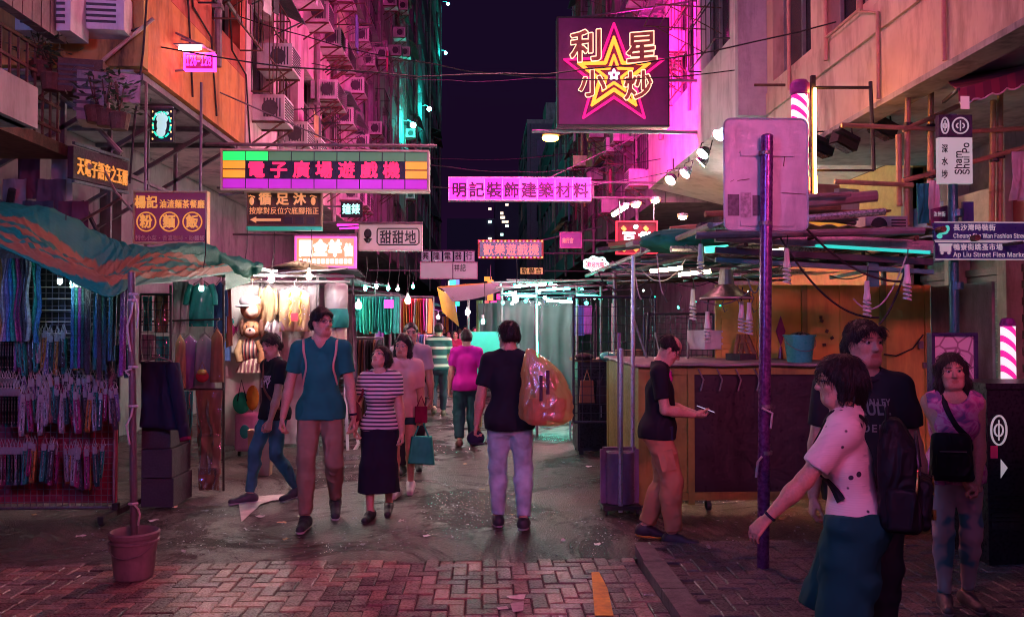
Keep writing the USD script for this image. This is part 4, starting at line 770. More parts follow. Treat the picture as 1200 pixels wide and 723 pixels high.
steel = M('sign_steel', (.20, .18, .19), .5, .5, dirt=.4); dark_panel = M('sign_black', (.012, .010, .016), .4)
def stay(t, pts, r=.02, mat=None, name='bracket'): t.part(name, MB().tube(pts, r, 6), mat or steel)

# arcade sign of coloured panes
Y = 12.0; x0, x1, z0, z1 = rect(258, 176, 503, 223, Y)
t = T('arcade_sign', 'long arcade signboard of green, orange and purple panes with red characters', 'sign', ((x0+x1)/2, Y, z0))
framed(t, x0, x1, z0, z1, Y, .025, .22, M('cream_frame', (.5, .4, .32), .5), dark_panel)
w = (x1-x0-.05)/9; h = z1-z0-.05
gr = [E('pane_green', (.02, 1.0, .16), 1.0), E('pane_dim_green', (.10, .24, .12), .55), E('pane_orange', (1.0, .33, .03), .95), E('pane_purple', (.45, .02, .50), .95)]
for c in range(9):
    X0, X1 = x0+.025+c*w+.008, x0+.025+(c+1)*w-.008; zt = z1-.025
    t.part('pane', MB().box((X0, Y+.012, zt-h*.25), (X1, Y+.028, zt-.012)), gr[0] if c < 2 else gr[1], label='bright green pane' if c < 2 else 'dim green pane')
    t.part('pane', MB().box((X0, Y+.012, z0+.035), (X1, Y+.028, z0+.03+h*.25)), gr[3], label='purple pane')
    if c in (0, 8):
        for k in range(2): t.part('pane', MB().box((X0, Y+.012, z0+.035+h*(.275+k*.24)), (X1, Y+.028, z0+.03+h*(.275+k*.24)+h*.21)), gr[2], label='orange pane')
chars(t, '電子廣場遊戲機', 290, 208, 469, 18.5, Y+.025, E('neon_red', (1.0, .02, .10), 1.6), 2)
stay(t, [(XL-.2, Y+.1, z1+.08), (x1+.1, Y+.1, z1+.08)], .025); stay(t, [(XL-.2, Y+.1, z1+.9), (x0+1.6, Y+.1, z1+.1)], .012); stay(t, [(XL, Y+.1, z0-.05), (x0+.3, Y+.1, z0-.02)], .02)
for xx in np.linspace(x0+.2, x1-.2, 4): stay(t, [(xx, Y+.1, z1-.01), (xx, Y+.1, z1+.08)], .012)
# magenta light box
Y = 20.0; x0, x1, z0, z1 = rect(525, 208, 693, 235, Y)
t = T('magenta_light_box', 'glowing magenta light box with eight dark characters hung across the street', 'sign', ((x0+x1)/2, Y, z0))
framed(t, x0, x1, z0, z1, Y, .03, .24, M('pale_frame', (.5, .35, .45), .5)); t.part('back_panel', MB().box((x0+.03, Y+.2, z0+.03), (x1-.03, Y+.22, z1-.03)), E('box_magenta', (1.0, .012, .46), 30.0))
w = (x1-x0-.06)/8
for c in range(8): t.part('pane', MB().box((x0+.03+c*w+.008, Y+.012, z0+.032), (x0+.03+(c+1)*w-.008, Y+.03, z1-.032)), E(f'box_magenta_{c % 3}', [(1.0, .020, .50), (1.0, .035, .40), (1.0, .014, .60)][c % 3], 4.0))
chars(t, '明記裝飾建築材料', 529, 231, 690, 17, Y+.010, M('dark_letter', (.02, .004, .03), .6), 2)
stay(t, [(x1, Y+.1, z1-.1), (4.3, Y+.1, z1-.1)], .03); stay(t, [(x1, Y+.1, z0+.1), (4.3, Y+.1, z0+.1)], .03); stay(t, [(x1-1, Y+.1, z1), (4.3, Y+.1, z1+1.3)], .012); stay(t, [(x1+.05, Y+.1, z0+.1), (x1+.05, Y+.1, z1-.1)], .03)
# star sign
Y = 16.0; x0, x1, z0, z1 = rect(655, 22, 783, 145, Y)
t = T('star_neon_sign', 'square dark neon sign with nested stars and four outlined characters', 'sign', ((x0+x1)/2, Y, z0))
board = M('star_board', (.16, .010, .12), .5, var=.15, dirt=.2)
t.part('back_panel', MB().box((x0, Y+.05, z0), (x1, Y+.30, z1)), board); framed(t, x0-.03, x1+.03, z0-.03, z1+.03, Y+.04, .03, .27, dark_iron)
def star(cx, cy, R, r, y, rad, mat, name):
    P = [at(cx+(R if k % 2 == 0 else r)*math.sin(k*PI/5), cy-(R if k % 2 == 0 else r)*math.cos(k*PI/5), y) for k in range(10)]; b = MB()
    for k in range(10): b.tube([P[k], P[(k+1) % 10]], rad, 7)
    t.part(name, b, mat)
cx, cy = 719.5, 88
halo = E('halo_magenta', (1.0, .014, .40), 760.0); halo2 = E('halo_magenta_dim', (1.0, .012, .42), 110.0)
t.part('halo_tube', MB().tube([(x1-.10, Y+.40, z0+.1), (x1-.10, Y+.40, z1-.1)], .03, 8), halo2); t.part('halo_tube', MB().tube([(x0+.10, Y+.40, z0+.1), (x0+.10, Y+.40, z1-.1)], .03, 8), halo); t.part('halo_tube', MB().tube([(x0+.1, Y+.40, z1-.1), (x1-.1, Y+.40, z1-.1)], .03, 8), halo); t.part('halo_tube', MB().tube([(x0+.1, Y+.40, z0+.1), (x1-.1, Y+.40, z0+.1)], .03, 8), halo)
nm = E('neon_magenta', (1.0, .012, .26), 1.0); no = E('neon_orange', (1.0, .27, .03), 2.4); nw = E('neon_white', (1.0, .62, .42), 1.5)
star(cx, cy+1, 62, 26, Y, .020, nm, 'outer_star'); star(cx, cy+1, 59, 24, Y, .012, nm, 'outer_star')
star(cx, cy, 45, 18.5, Y, .020, no, 'middle_star'); star(cx, cy, 40, 16, Y, .020, no, 'middle_star'); star(cx, cy, 24, 10, Y, .018, no, 'inner_star'); star(cx, cy, 20.5, 8.3, Y, .016, no, 'inner_star'); star(cx, cy, 6.5, 2.6, Y, .02, E('neon_core', (1., .8, .9), 2.2), 'core_star')
for ch, px, py, s in (('利', 668, 72, 36), ('星', 733, 73, 36), ('小', 678, 113, 30), ('炒', 731, 116, 32)):
    m, _ = char_mesh(ch, at(px, py-2, Y-.03), UX+UZ*.10, UZ, s*pxm(Y)*1.08, .02, 2, outline=.022); t.part('character', m, nw)
    m, _ = char_mesh(ch, at(px, py-2, Y-.012), UX+UZ*.10, UZ, s*pxm(Y)*1.08, .012, 2); t.part('character_back', m, M('letter_back', (.30, .07, .06), .5))
stay(t, [(x0-.5, Y+.2, z0-.10), (4.3, Y+.2, z0-.10)], .035); stay(t, [(x0+.3, Y+.2, z1+.05), (4.3, Y+.2, z1+.45)], .02); stay(t, [(x1, Y+.2, z0+.9), (4.3, Y+.2, z0+.9)], .03)
# noodle shop sign
Y = 9.3; x0, x1, z0, z1 = rect(155, 224, 243, 285, Y); gold = E('gold_letter', (1.0, .42, .08), .55)
t = T('noodle_shop_sign', 'plum red noodle shop signboard with gold characters and three ringed ones', 'sign', ((x0+x1)/2, Y, z0))
framed(t, x0, x1, z0, z1, Y, .018, .10, M('brass_rim', (.5, .33, .14), .4, .5), E('plum_panel', (.16, .012, .045), .55))
chars(t, '楊記', 158, 244, 185, 14, Y+.02, gold, 2); chars(t, '油渣麵茶餐廳', 187, 244, 240, 9.5, Y+.02, gold, 1)
for k, c in enumerate('粉麵飯'):
    g = np.linspace(0, 2*PI, 25); cx = 171.5+k*27; t.part('ring', MB().tube([at(cx+11*math.cos(a), 260+11*math.sin(a), Y+.022) for a in g], .008, 5, False), gold); chars(t, c, cx-7.5, 267, cx+7.5, 14.5, Y+.02, gold, 2)
chars(t, '特色小菜・香濃咖啡・粉麵飯', 159, 282, 240, 6.2, Y+.02, M('pale_letter', (.5, .3, .2), .6), 0, depth=.008)
stay(t, [(x0+.1, Y+.08, z1), (x0+.1, Y+.08, z1+1.2)], .015); stay(t, [(x1-.1, Y+.08, z1), (x1-.1, Y+.08, z1+1.2)], .015)
# reflexology sign
Y = 12.6; x0, x1, z0, z1 = rect(289, 224, 377, 265, Y); tan = E('tan_letter', (1.0, .42, .16), .55); brn = M('brown_board', (.085, .045, .03), .6, dirt=.3)
t = T('foot_massage_sign', 'brown foot massage signboard with tan characters and an arrow pointing left', 'sign', ((x0+x1)/2, Y, z0)); framed(t, x0, x1, z0, z1, Y, .02, .12, M('brown_rim', (.16, .10, .06), .6), brn)
chars(t, '循足沐', 303, 240, 359, 14, Y+.02, tan, 2); chars(t, '按摩對反位穴底腳指正', 292, 251, 374, 8, Y+.02, tan, 0)
a = [at(*p, Y+.016) for p in ((293, 257.5), (300, 254), (300, 256.2), (329, 256.2), (329, 259.2), (300, 259.2), (300, 261.5))]; t.part('arrow', MB().prism([a[0], a[6], a[1]], (0, .012, 0)).prism([a[2], a[5], a[4], a[3]], (0, .012, 0)), tan)
for k in range(3): t.part('plate', MB().box(at(333+k*13, 262, Y+.014), at(343+k*13, 255, Y+.028)), M('plate_dark', (.04, .03, .03), .5))
for cx in (295, 367):
    b = MB(); b.sphere(at(cx, 236, Y+.02), (.035, .012, .06), 2)
    for k in range(5): b.sphere(at(cx-3.2+k*1.6, 229.5+abs(k-1)*.5, Y+.02), (.010, .01, .012), 1)
    t.part('foot_emblem', b, tan)
t.part('bottom_trim', MB().box((x0, Y-.01, z0-.06), (x1, Y+.10, z0-.005)), E('teal_trim', (.05, .6, .4), .35)); stay(t, [(XL-.2, Y+.06, z1+.05), (x1, Y+.06, z1+.05)], .02)
# orange lit shop sign
Y = 13.4; x0, x1, z0, z1 = rect(345, 277, 417, 314, Y)
t = T('orange_lit_sign', 'bright orange shop sign with white blocky characters and a pink rim', 'sign', ((x0+x1)/2, Y, z0)); framed(t, x0, x1, z0, z1, Y, .03, .14, E('pink_rim', (1.0, .12, .55), 1.2), E('orange_panel', (1.0, .30, .14), 1.15))
wl = E('white_letter', (1.0, .86, .80), 1.6); chars(t, '園金羊', 350, 300, 401, 18, Y+.02, wl, 4); chars(t, '仙', 403, 300, 414, 14, Y+.02, wl, 4)
for k in range(12): t.part('small_print', MB().box(at(350+k*5.3, 309, Y+.015), at(354+k*5.3, 303.5, Y+.028)), wl)
stay(t, [(XL-.2, Y+.07, z1+.03), (x1, Y+.07, z1+.03)], .02)
# dessert sign
Y = 15.5; x0, x1, z0, z1 = rect(420, 263, 495, 294, Y)
t = T('dessert_sign', 'pale grey dessert shop signboard with dark boxed characters and a bowl emblem', 'sign', ((x0+x1)/2, Y, z0)); framed(t, x0, x1, z0, z1, Y, .02, .14, M('pale_rim', (.45, .34, .32), .6), E('pale_box', (.62, .38, .40), .42))
dl = M('dark_ink', (.02, .015, .02), .6); g = [at(*p, Y+.02) for p in ((443, 268), (489, 268), (491, 271), (491, 285), (488, 287), (444, 287), (442, 284), (442, 271), (443, 268))]; t.part('letter_box', MB().tube(g, .012, 5, False), dl); chars(t, '甜甜地', 445, 285.5, 488, 15, Y+.018, dl, 1)
b = MB(); b.lathe(at(431, 285, Y+.03), [(.02, 0), (.05, .03), (.075, .075), (.08, .08)], 14); t.part('bowl_emblem', b, dl); t.part('bowl_emblem', MB().sphere(at(431, 274, Y+.02), (.07, .012, .09), 2), M('dark_ink', (.02, .015, .02)))
stay(t, [(XL-.2, Y+.07, z1+.03), (x1, Y+.07, z1+.03)], .025)
# foot neon picture
Y = 9.6; x0, x1, z0, z1 = rect(176, 128, 203, 166, Y)
t = T('foot_neon_sign', 'small black framed neon sign with a glowing pale footprint on teal', 'sign', ((x0+x1)/2, Y, z0)); framed(t, x0, x1, z0, z1, Y, .015, .08, dark_iron, dark_panel)
ft = E('foot_glow', (.55, .85, .80), .75); tl = E('teal_glow', (.02, .9, .6), 1.0)
b = MB(); b.sphere(at(188.5, 155, Y+.025), (.05, .012, .055), 2); b.sphere(at(189.5, 147, Y+.025), (.055, .012, .09), 2); b.sphere(at(190, 139.5, Y+.025), (.065, .012, .055), 2)
for k in range(5): b.sphere(at(183+k*3.2, 134.5-1.4*(k > 1), Y+.025), (.016+.004*(k == 4), .01, .02), 2)
t.part('footprint', b, ft)
for k in range(9): a = k*2*PI/9; t.part('teal_tube', MB().tube([at(189.5+10.5*math.cos(a+i*.1), 146.5+15*math.sin(a+i*.1), Y+.022) for i in range(6)], .010, 5), tl)
for k in range(10): px, py = [(178.5, 131+k*8) if k < 5 else (200.5, 131+(k-5)*8)][0]; t.part('bulb', MB().sphere(at(px, py, Y+.015), .012, 1), E('warm_bulb', (1.0, .6, .25), 1.2))
stay(t, [at(168, 126, Y+.04), at(203, 126, Y+.04)], .014); stay(t, [at(168, 128, Y+.04), at(178, 140, Y+.04)], .01)
# street number neon
Y = 10.3; x0, x1, z0, z1 = rect(215, 62, 251, 82, Y)
t = T('number_neon_sign', 'small magenta neon sign reading 126-128 under a fluorescent tube', 'sign', ((x0+x1)/2, Y, z0)); framed(t, x0, x1, z0, z1, Y, .015, .09, E('neon_pink_rim', (1.0, .012, .26), 12.0), E('magenta_board', (.22, .005, .10), .6)); chars(t, '126-128', 218, 77, 248, 11, Y+.02, E('neon_hot', (1.0, .03, .6), 3.0), 1, font='Inter')
t.part('tube_lamp', MB().tube([at(210, 57.5, Y-.1), at(236, 57, Y-.1)], .022, 8), E('tube_white', (1.0, .42, .40), 40.0)); t.part('lamp_tray', MB().box(at(208, 55.5, Y-.03), at(238, 52.5, Y-.17)), steel)
stay(t, [at(212, 46, Y), at(236, 52, Y)], .012); stay(t, [(XL, Y+.05, z1+.25), (x1, Y+.05, z1+.02)], .015); stay(t, [(XL, Y+.05, z0), (x0+.1, Y+.05, z0+.03)], .015)
# little teal and pink neon
Y = 18; t = T('tangled_neon_sign', 'small white and teal neon lettering above a pink neon strip', 'sign', at(411, 252, Y)); b = MB()
x0, x1, z0, z1 = rect(399, 236, 424, 254, Y); t.part('back_panel', MB().box((x0, Y+.05, z0), (x1, Y+.12, z1)), dark_panel); chars(t, '鐘錶', 401, 251, 422, 12, Y+.03, E('neon_mint', (.35, 1.0, .85), 1.8), 1)
t.part('neon_strip', MB().tube([at(395, 264, Y), at(422, 262, Y)], .03, 6).tube([at(398, 268, Y), at(420, 267, Y)], .02, 6), E('neon_hot', (1., .06, .65), 2.5)); stay(t, [(XL, Y+.08, z1-.1), (x1, Y+.08, z1-.1)], .02)
# games sign farther on
Y = 30; x0, x1, z0, z1 = rect(560, 281, 637, 303, Y)
t = T('games_sign', 'far dark teal games signboard with red characters in a bulb-lit yellow rim', 'sign', ((x0+x1)/2, Y, z0)); framed(t, x0, x1, z0, z1, Y, .07, .2, M('yellow_rim', (.5, .3, .04), .5), E('teal_panel', (.015, .13, .16), .8)); chars(t, '歡樂遊戲機', 566, 299, 632, 13, Y+.03, E('coral_letter', (1.0, .22, .16), 1.2), 1)
for k in range(18):
    px = 562+k*4.3
    for py in (282.6, 301.6): t.part('bulb', MB().box(at(px-.9, py+.8, Y-.02), at(px+.9, py-.8, Y)), E('bulb_yellow', (1.0, .55, .08), 1.6) if k % 2 else E('bulb_pink', (1.0, .15, .4), 1.4))
stay(t, [(x1, Y+.1, z1), (4.3, Y+.1, z1+.5)], .03); stay(t, [(x1, Y+.1, z0+.2), (4.3, Y+.1, z0+.2)], .03)
def plain_sign(name, lab, box, y, rim, panel, text, tb, mat, bold=1, anchor=None):
    x0, x1, z0, z1 = rect(*box, y); t = T(name, lab, 'sign', ((x0+x1)/2, y, z0)); framed(t, x0, x1, z0, z1, y, min(.03, .0012*y), .14, rim, panel)
    if text: chars(t, text, *tb, y+.02, mat, bold)
    if anchor is not None: stay(t, [(x0 if anchor < 0 else x1, y+.07, (z0+z1)/2), (anchor, y+.07, (z0+z1)/2)], .03)
    return t
plain_sign('purple_sign', 'small purple sign with an orange patch of characters left of the red shop sign', (656, 272, 682, 291), 25, M('pink_rim2', (.5, .2, .35), .5), E('purple_panel', (.16, .015, .14), .7), '錶行店', (659, 285, 672, 6), E('coral_letter', (1., .22, .16), 1.2), 1, 4.3)
plain_sign('small_orange_sign', 'small warm lit sign with dark characters under the games signboard', (609, 313, 637, 322), 34, dark_iron, E('amber_panel', (1.0, .42, .16), .7), '新聯合', (611, 321, 635, 7), dl, 1, 4.4)
plain_sign('white_box_sign', 'long dim white box sign of a shop under the row of grey character tiles', (492, 307, 560, 327), 28, M('pale_rim', (.45, .34, .32)), E('dim_white', (.5, .42, .46), .32), '祥記', (532, 318, 546, 8), dl, 1, XL)
x0, x1, z0, z1 = rect(493, 295, 557, 306, 29.5); t = T('tile_sign', 'row of grey square tiles with one character each above the white box sign', 'sign', ((x0+x1)/2, 29.5, z0))
for k, c in enumerate('興隆電器行'): X0 = x0+k*(x1-x0)/5; t.part('tile', MB().box((X0+.03, 29.5, z0), (X0+(x1-x0)/5-.03, 29.6, z1)), E('tile_grey', (.32, .24, .34), .5)); chars(t, c, 494.5+k*12.8, 304.5, 503+k*12.8, 9, 29.49, dl, 1)
stay(t, [(XL, 29.55, z1+.03), (x1, 29.55, z1+.03)], .03)
# red shop sign with two pale characters
Y = 17.2; x0, x1, z0, z1 = rect(722, 259, 771, 298, Y)
t = T('red_shop_sign', 'dark red shop sign with two glowing white characters in the warm shop', 'sign', ((x0+x1)/2, Y, z0)); framed(t, x0, x1, z0, z1, Y, .03, .12, E('red_rim', (.8, .03, .05), .9), E('wine_panel', (.20, .006, .02), .7)); chars(t, '百貨', 729, 287, 764, 15, Y+.02, E('white_hot', (.9, 1.0, .95), 2.6), 3)
t.part('lamp', MB().sphere(at(745, 266, Y-.02), .05, 2), E('mint_lamp', (.5, 1., .85), 2.0))
for px, py in ((731, 268), (757, 268), (731, 292), (745, 292), (757, 293)): t.part('ornament', MB().cbox(at(px, py, Y+.01), (.10, .02, .08), ry=.8), E('gold_letter', (1., .42, .08), .55))
for px in (726, 766): stay(t, [at(px, 259, Y+.06), at(px, 236, Y+.06)], .012)
# neon cloud
Y = 21; t = T('cloud_neon_sign', 'white neon cloud outline with red script inside and green edges', 'sign', at(698, 310, Y)); P = [at(698+13*math.cos(a)*(1+.06*math.cos(7*a)), 309.5+7.5*math.sin(a)*(1+.12*math.cos(7*a)), Y) for a in np.linspace(0, 2*PI, 50)]
t.part('back_panel', MB().sphere(at(698, 309.5, Y+.05), (.24, .02, .13), 3), E('cloud_white', (1.0, .75, .70), .9)); t.part('neon_outline', MB().tube(P, .022, 6, False), E('white_hot', (.9, 1., .95), 2.6)); t.part('neon_outline', MB().tube([at(698, 310, Y)+(p-at(698, 310, Y))*1.12 for p in P], .012, 6, False), E('neon_mint', (.35, 1., .85), 1.8))
chars(t, '歡迎光臨', 688, 313, 708, 6, Y-.01, E('neon_red', (1., .02, .1), 1.6), 1); stay(t, [at(711, 309, Y+.05), (4.3, Y+.05, at(711, 309, Y)[2])], .02)
# yellow lettered strip on the cluttered balcony
t = T('balcony_strip_sign', 'dark strip sign with a row of yellow characters along the cluttered balcony', 'sign', (-4.3, 8.6, 3.1)); a, b = onx(86, 190, -4.28), onx(150, 207, -4.28)
d = b-a; Lb = np.linalg.norm(d); U = d/Lb; W = np.array([0, 0, 1.]); t.part('board', MB().prism([a-W*.17, b-W*.17, b+W*.17, a+W*.17], (-.06, 0, 0)), M('strip_board', (.03, .012, .03), .6)); t.part('edge', MB().bar(a-W*.2, b-W*.2, .03).bar(a+W*.2, b+W*.2, .03), M('teal_edge', (.06, .12, .14), .5))
for m in line_of('天電子語音之玉爾', a-W*.10+U*.05+np.array([.012, 0, 0]), U, W, .20, .012, 1, fit=Lb-.1): t.part('character', m, E('gold_letter', (1., .42, .08), .55))
# ------------------------------------------------------------------ lamps that light the street
t = T('street_lamp', 'glowing orange street lamp on a long arm under the star sign', 'street lamp', (4.2, 34, 0)); L = at(645, 162, 34.0)
t.part('arm', MB().tube([(4.24, 34, L[2]+.5), (3.6, 34, L[2]+.25), (L[0]+.2, 34, L[2]+.1)], .05, 8), steel); t.part('lamp_head', MB().sphere(L+[.05, 0, .15], (.40, .22, .08), 2), steel)
t.part('lamp_glass', MB().sphere(L, (.34, .2, .16), 2), E('sodium', (1.0, .36, .04), 30.0))
flood_case = M('flood_case', (.03, .03, .035), .5, .4)
def flood(px, py, y, d, k, lab):
    c = at(px, py, y); d = np.array(d, float)/np.linalg.norm(d); a, b, _ = frame_of(d); r = .115
    t = T('flood_lamp', lab, 'lamp', c, 0, 'flood lamps under the white soffit')
    t.part('reflector', MB().tube([c-d*.14, c-d*.10, c, c+d*.02], [.05, .09, r, r+.012], 14), flood_case); t.part('lamp_face', MB().tube([c+d*.021, c+d*.028], r*.93, 14), E(f'flood_{k}', [(.62, 1.0, .95), (1.0, .62, .66), (1.0, .52, .40)][k], [420., 1900., 1500.][k]))
    t.part('yoke', MB().tube([c-d*.05+a*.17, c-d*.12+a*.17+[0, 0, .15], c-d*.12-a*.17+[0, 0, .15], c-d*.05-a*.17], .012, 5).tube([c-d*.12+[0, 0, .15], c-d*.12+[0, 0, .38]], .015, 5), dark_iron)
flood(872, 134, 14.2, (-.7, -.55, -.8), 0, 'big round flood lamp nearest, at the foot of the grey pilaster'); flood(843, 158, 14.9, (-.8, -.4, -.8), 0, 'teal flood lamp second from the pilaster under the white soffit')
flood(824, 180, 15.6, (-.8, -.3, -.8), 0, 'teal flood lamp third from the pilaster under the white soffit'); flood(822, 190, 16.3, (-.8, .3, -.8), 0, 'lowest teal flood lamp beside the thin upright pipe')
flood(803, 203, 17.0, (-.8, -.2, -.8), 1, 'warm white flood lamp fifth along the soffit'); flood(786, 211, 17.8, (-.7, -.5, -.8), 2, 'amber flood lamp farthest along the soffit')
for i, y in enumerate((14.6, 16.4)): c = np.array([5.3, y, 4.55]); t = T('soffit_tube_lamp', f'white tube lamp under the white soffit, {["nearer", "farther"][i]} one', 'lamp', c, 0, 'tube lamps under the white soffit'); t.part('tube', MB().tube([c, c+[0, 1.2, 0]], .018, 8), E('soffit_white', (1.0, .85, .85), 60.0)); t.part('tray', MB().box(c+[-.05, -.02, -.05], c+[.05, 1.22, -.025]), steel)
# warm shop
t = T('shop_ceiling_light', 'long bright strip light on the ceiling of the warm lit shop', 'lamp', at(748, 245, 19)); t.part('tube', MB().tube([at(719, 252, 20), at(734, 242, 18)], .05, 8), E('shop_white', (1.0, .72, .36), 40.0)); t.part('tray', MB().bar(at(719, 249, 20), at(734, 239, 18), .14, .06), steel)
for px, py in ((745, 241), (768, 236), (800, 255)):
    c = at(px, py, 18.4); t = T('shop_downlight', 'small round downlight in the warm shop ceiling', 'lamp', c, 0, 'downlights of the warm shop'); t.part('lens', MB().sphere(c, (.09, .09, .05), 2), E('shop_warm', (1.0, .50, .12), 160.0)); t.part('rim', MB().tube([c+[0, 0, .02], c+[0, 0, .08]], .12, 14), steel)

# teal lamps on the far left tenements
for i, (px, py, y) in enumerate(((482, 147, 40), (506, 62, 75), (498, 128, 52), (512, 5, 80))):
    c = at(px, py, y); c[0] = XL+.45; t = T('wall_lamp', f'small teal lamp on the far left tenements, {["nearest", "highest but one", "middle", "highest"][i]} one', 'lamp', c, 0, 'teal lamps on the far left tenements'); t.part('globe', MB().sphere(c, .14, 2), E('wall_teal', (.02, 1.0, .72), 500.)); t.part('arm', MB().tube([c+[0, 0, .1], c+[-.2, 0, .25], c+[-.5, 0, .2]], .03, 6), steel)

# lamps slung on wires over the middle of the street, one after another
for i, y in enumerate((10.6,)):
    c = np.array([.3, y, 8.6+.6*i]); t = T('slung_street_lamp', f'hooded street lamp slung on a wire over the middle of the street', 'street lamp', c); t.part('hood', MB().lathe(c, [(.03, .30), (.12, .26), (.24, .04), (.26, 0), (.25, 0), (.22, .04), (.10, .23)], 20), steel, smooth=40); t.part('lens', MB().tube([c+[0, 0, .05], c+[0, 0, .06]], .19, 18), E('slung_pink', (1.0, .27, .40), 1150.0)); t.part('wire', MB().tube([[XL, y, c[2]+.6], c+[0, 0, .3], [XR, y, c[2]+.6]], .008, 5), dark_iron)
# cables across the street
r = random.Random(3)
for i, (y, z, dz) in enumerate(((9.9, 4.9, .4), (13.0, 6.4, -.5), (15.2, 4.6, .3), (18.5, 7.4, .6), (19.4, 5.9, -.3), (23, 6.6, .4), (28, 7.5, -.4))):
    a, b = np.array([XL, y, z]), np.array([4.2, y+r.uniform(-.6, 2), z+dz]); n = 16; one('cable', MB().tube([a+(b-a)*k/n-[0, 0, .5*4*(k/n)*(1-k/n)*r.uniform(.9, 1.0)] for k in range(n+1)], .009, 4), dark_iron, f'thin dark cable slung across the street between the tenements, {nth(i)} from the viewer', 'cable', 'cables across the street')
# ------------------------------------------------------------------ the street goes on behind the camera: its shop signs hang there too and colour the paving
def street_box(lab, x0, x1, z0, z1, y, text, col, es, anchor):
    t = T('shop_light_box', lab, 'sign', ((x0+x1)/2, y, z0)); t.part('case', MB().box((x0-.03, y-.2, z0-.03), (x1+.03, y-.01, z0-.001)).box((x0-.03, y-.2, z1+.001), (x1+.03, y-.01, z1+.03)).box((x0-.03, y-.2, z0), (x0-.001, y-.01, z1)).box((x1+.001, y-.2, z0), (x1+.03, y-.01, z1)), steel)
    t.part('panel', MB().box((x0, y-.18, z0), (x1, y-.02, z1)), E('box_'+lab.split()[1], col, es)); h = (z1-z0)*.62
    for m in line_of(text, (x1-.12, y-.018, z0+h*.35), -UX, UZ, h, .012, 1, fit=x1-x0-.3): t.part('character', m, dl)
    t.part('bracket', MB().tube([(x0 if anchor < 0 else x1, y-.1, z1-.1), (anchor, y-.1, z1-.1)], .03, 6), steel)
street_box('large amber light box with dark characters over the street behind the viewer', 1.9, 3.5, 4.3, 4.9, -2.2, '永發電器', (1.0, .11, .30), 200.0, 4.6)
street_box('large magenta light box with dark characters over the street behind the viewer', -3.3, -1.6, 4.0, 4.6, -1.2, '富豪麻雀', (1.0, .03, .38), 520.0, -5.6)
street_box('small blue light box with dark characters over the street behind the viewer', -3.6, -2.9, 2.7, 4.1, .6, '押', (.14, .34, 1.0), 90.0, -5.6)

for sd, x0, x1, y1, lb in ((-1, -5.5, -1.95, 2.8, 'green stall canopy beside the viewer on the left'), (1, 1.95, 6.5, 2.4, 'blue stall canopy beside the viewer on the right')):
    t = T('side_canopy', lb, 'canopy', (sd*3, 0, 0)); t.part('sheet', MB().prism([(x0, -4, 2.42), (x1, -4, 2.42), (x1, -4, 2.45), (x0, -4, 2.45)], (0, y1+4, 0)), M('canopy_'+('green' if sd < 0 else 'blue'), (.02, .14, .1) if sd < 0 else (.03, .06, .18), .7))
    for y in (-3.6, y1-.3):
        for x in (x0+.1, x1-.1): t.part('post', MB().tube([(x, y, 0), (x, y, 2.42)], .02, 6), steel)
# ------------------------------------------------------------------ stalls along the left side
from scipy import ndimage
def smooth_rows(P, n, m):
    P = np.asarray(P, float); return np.stack([ndimage.zoom(P[..., k], (n/P.shape[0], m/P.shape[1]), order=2, mode='nearest') for k in range(3)], -1)
def tarp(name, lab, V, tint, cat='tarpaulin', thick=(0, 0, -.006), mat=None, group=None):
    v, f = MB().grid(V, thick).arr(); tt = np.vstack([tint.reshape(-1, 3)]*2); p = numbered('/World/'+name)
    m = put(p, v, f, mat or tinted('tarp', .6, .3, 40, 0.0, .12), True, tt); meta(m.GetPrim(), lab, cat, group); return p
edge = [(-90, 258, 6.1), (0, 290, 5.95), (45, 311, 5.88), (90, 332, 5.8), (128, 347, 5.72), (158, 335, 6.1), (195, 331, 7.0), (230, 326, 8.0), (262, 321, 8.9), (294, 315, 9.8)]
crest = [(-90, 238, 7.5), (0, 241, 7.5), (50, 244, 7.5), (100, 268, 7.6), (125, 280, 7.6), (150, 290, 7.7), (185, 291, 8.1), (229, 287, 8.8), (262, 299, 9.3), (296, 310, 9.9)]
Ed, Cr = np.array([at(*p) for p in edge]), np.array([at(*p) for p in crest]); Mi = Ed*.5+Cr*.5+np.array([[0, 0, -.05+.10*math.sin(1.3*k)] for k in range(10)])
Bk = Cr+np.array([-1.3, .5, -.12]); V = smooth_rows([Ed, Ed*.8+Cr*.2+[0, 0, .03], Mi, Cr, Bk], 90, 260)
u, v_ = np.meshgrid(np.linspace(0, 1, 260), np.linspace(0, 1, 90)); wr = meshkit.fbm(np.stack([u*30+v_*12, v_*3, 0*u], -1), 3, 5)-.5; rg = .5-np.abs(meshkit.fbm(np.stack([u*22-v_*9, v_*5, 0*u+4], -1), 2, 9)-.5)*2; V[..., 2] += (wr*.06+rg*.05)*np.clip(v_*8, .1, 1); V[..., 1] += wr*.05
s_ = (v_+.05*np.sin(u*9)+.012*wr); tc = np.tile([.22, .115, .055], (90, 260, 1)); grn = np.array([.002, .17, .115])
for a, b in ((-.2, .09), (.20, .235), (.29, .37), (.46, .50), (.57, .84)): tc[(s_ > a) & (s_ < b)] = grn
tc[(s_ > .80)] = (.30, .24, .24)
tarp('tarpaulin', 'green and tan striped tarpaulin sagging over the front left stall', V, tc)
fl = np.array([[at(265+29*a, 319-4*a+(21-5*a)*b, 9.0+.8*a)+[0, -.02+.015*math.sin(9*a), 0] for a in np.linspace(0, 1, 12)] for b in np.linspace(0, 1, 5)]); tarp('tarpaulin_flap', 'green end flap hanging from the striped tarpaulin', fl, np.tile([.01, .22, .12], (5, 12, 1)), thick=(0, -.006, 0))
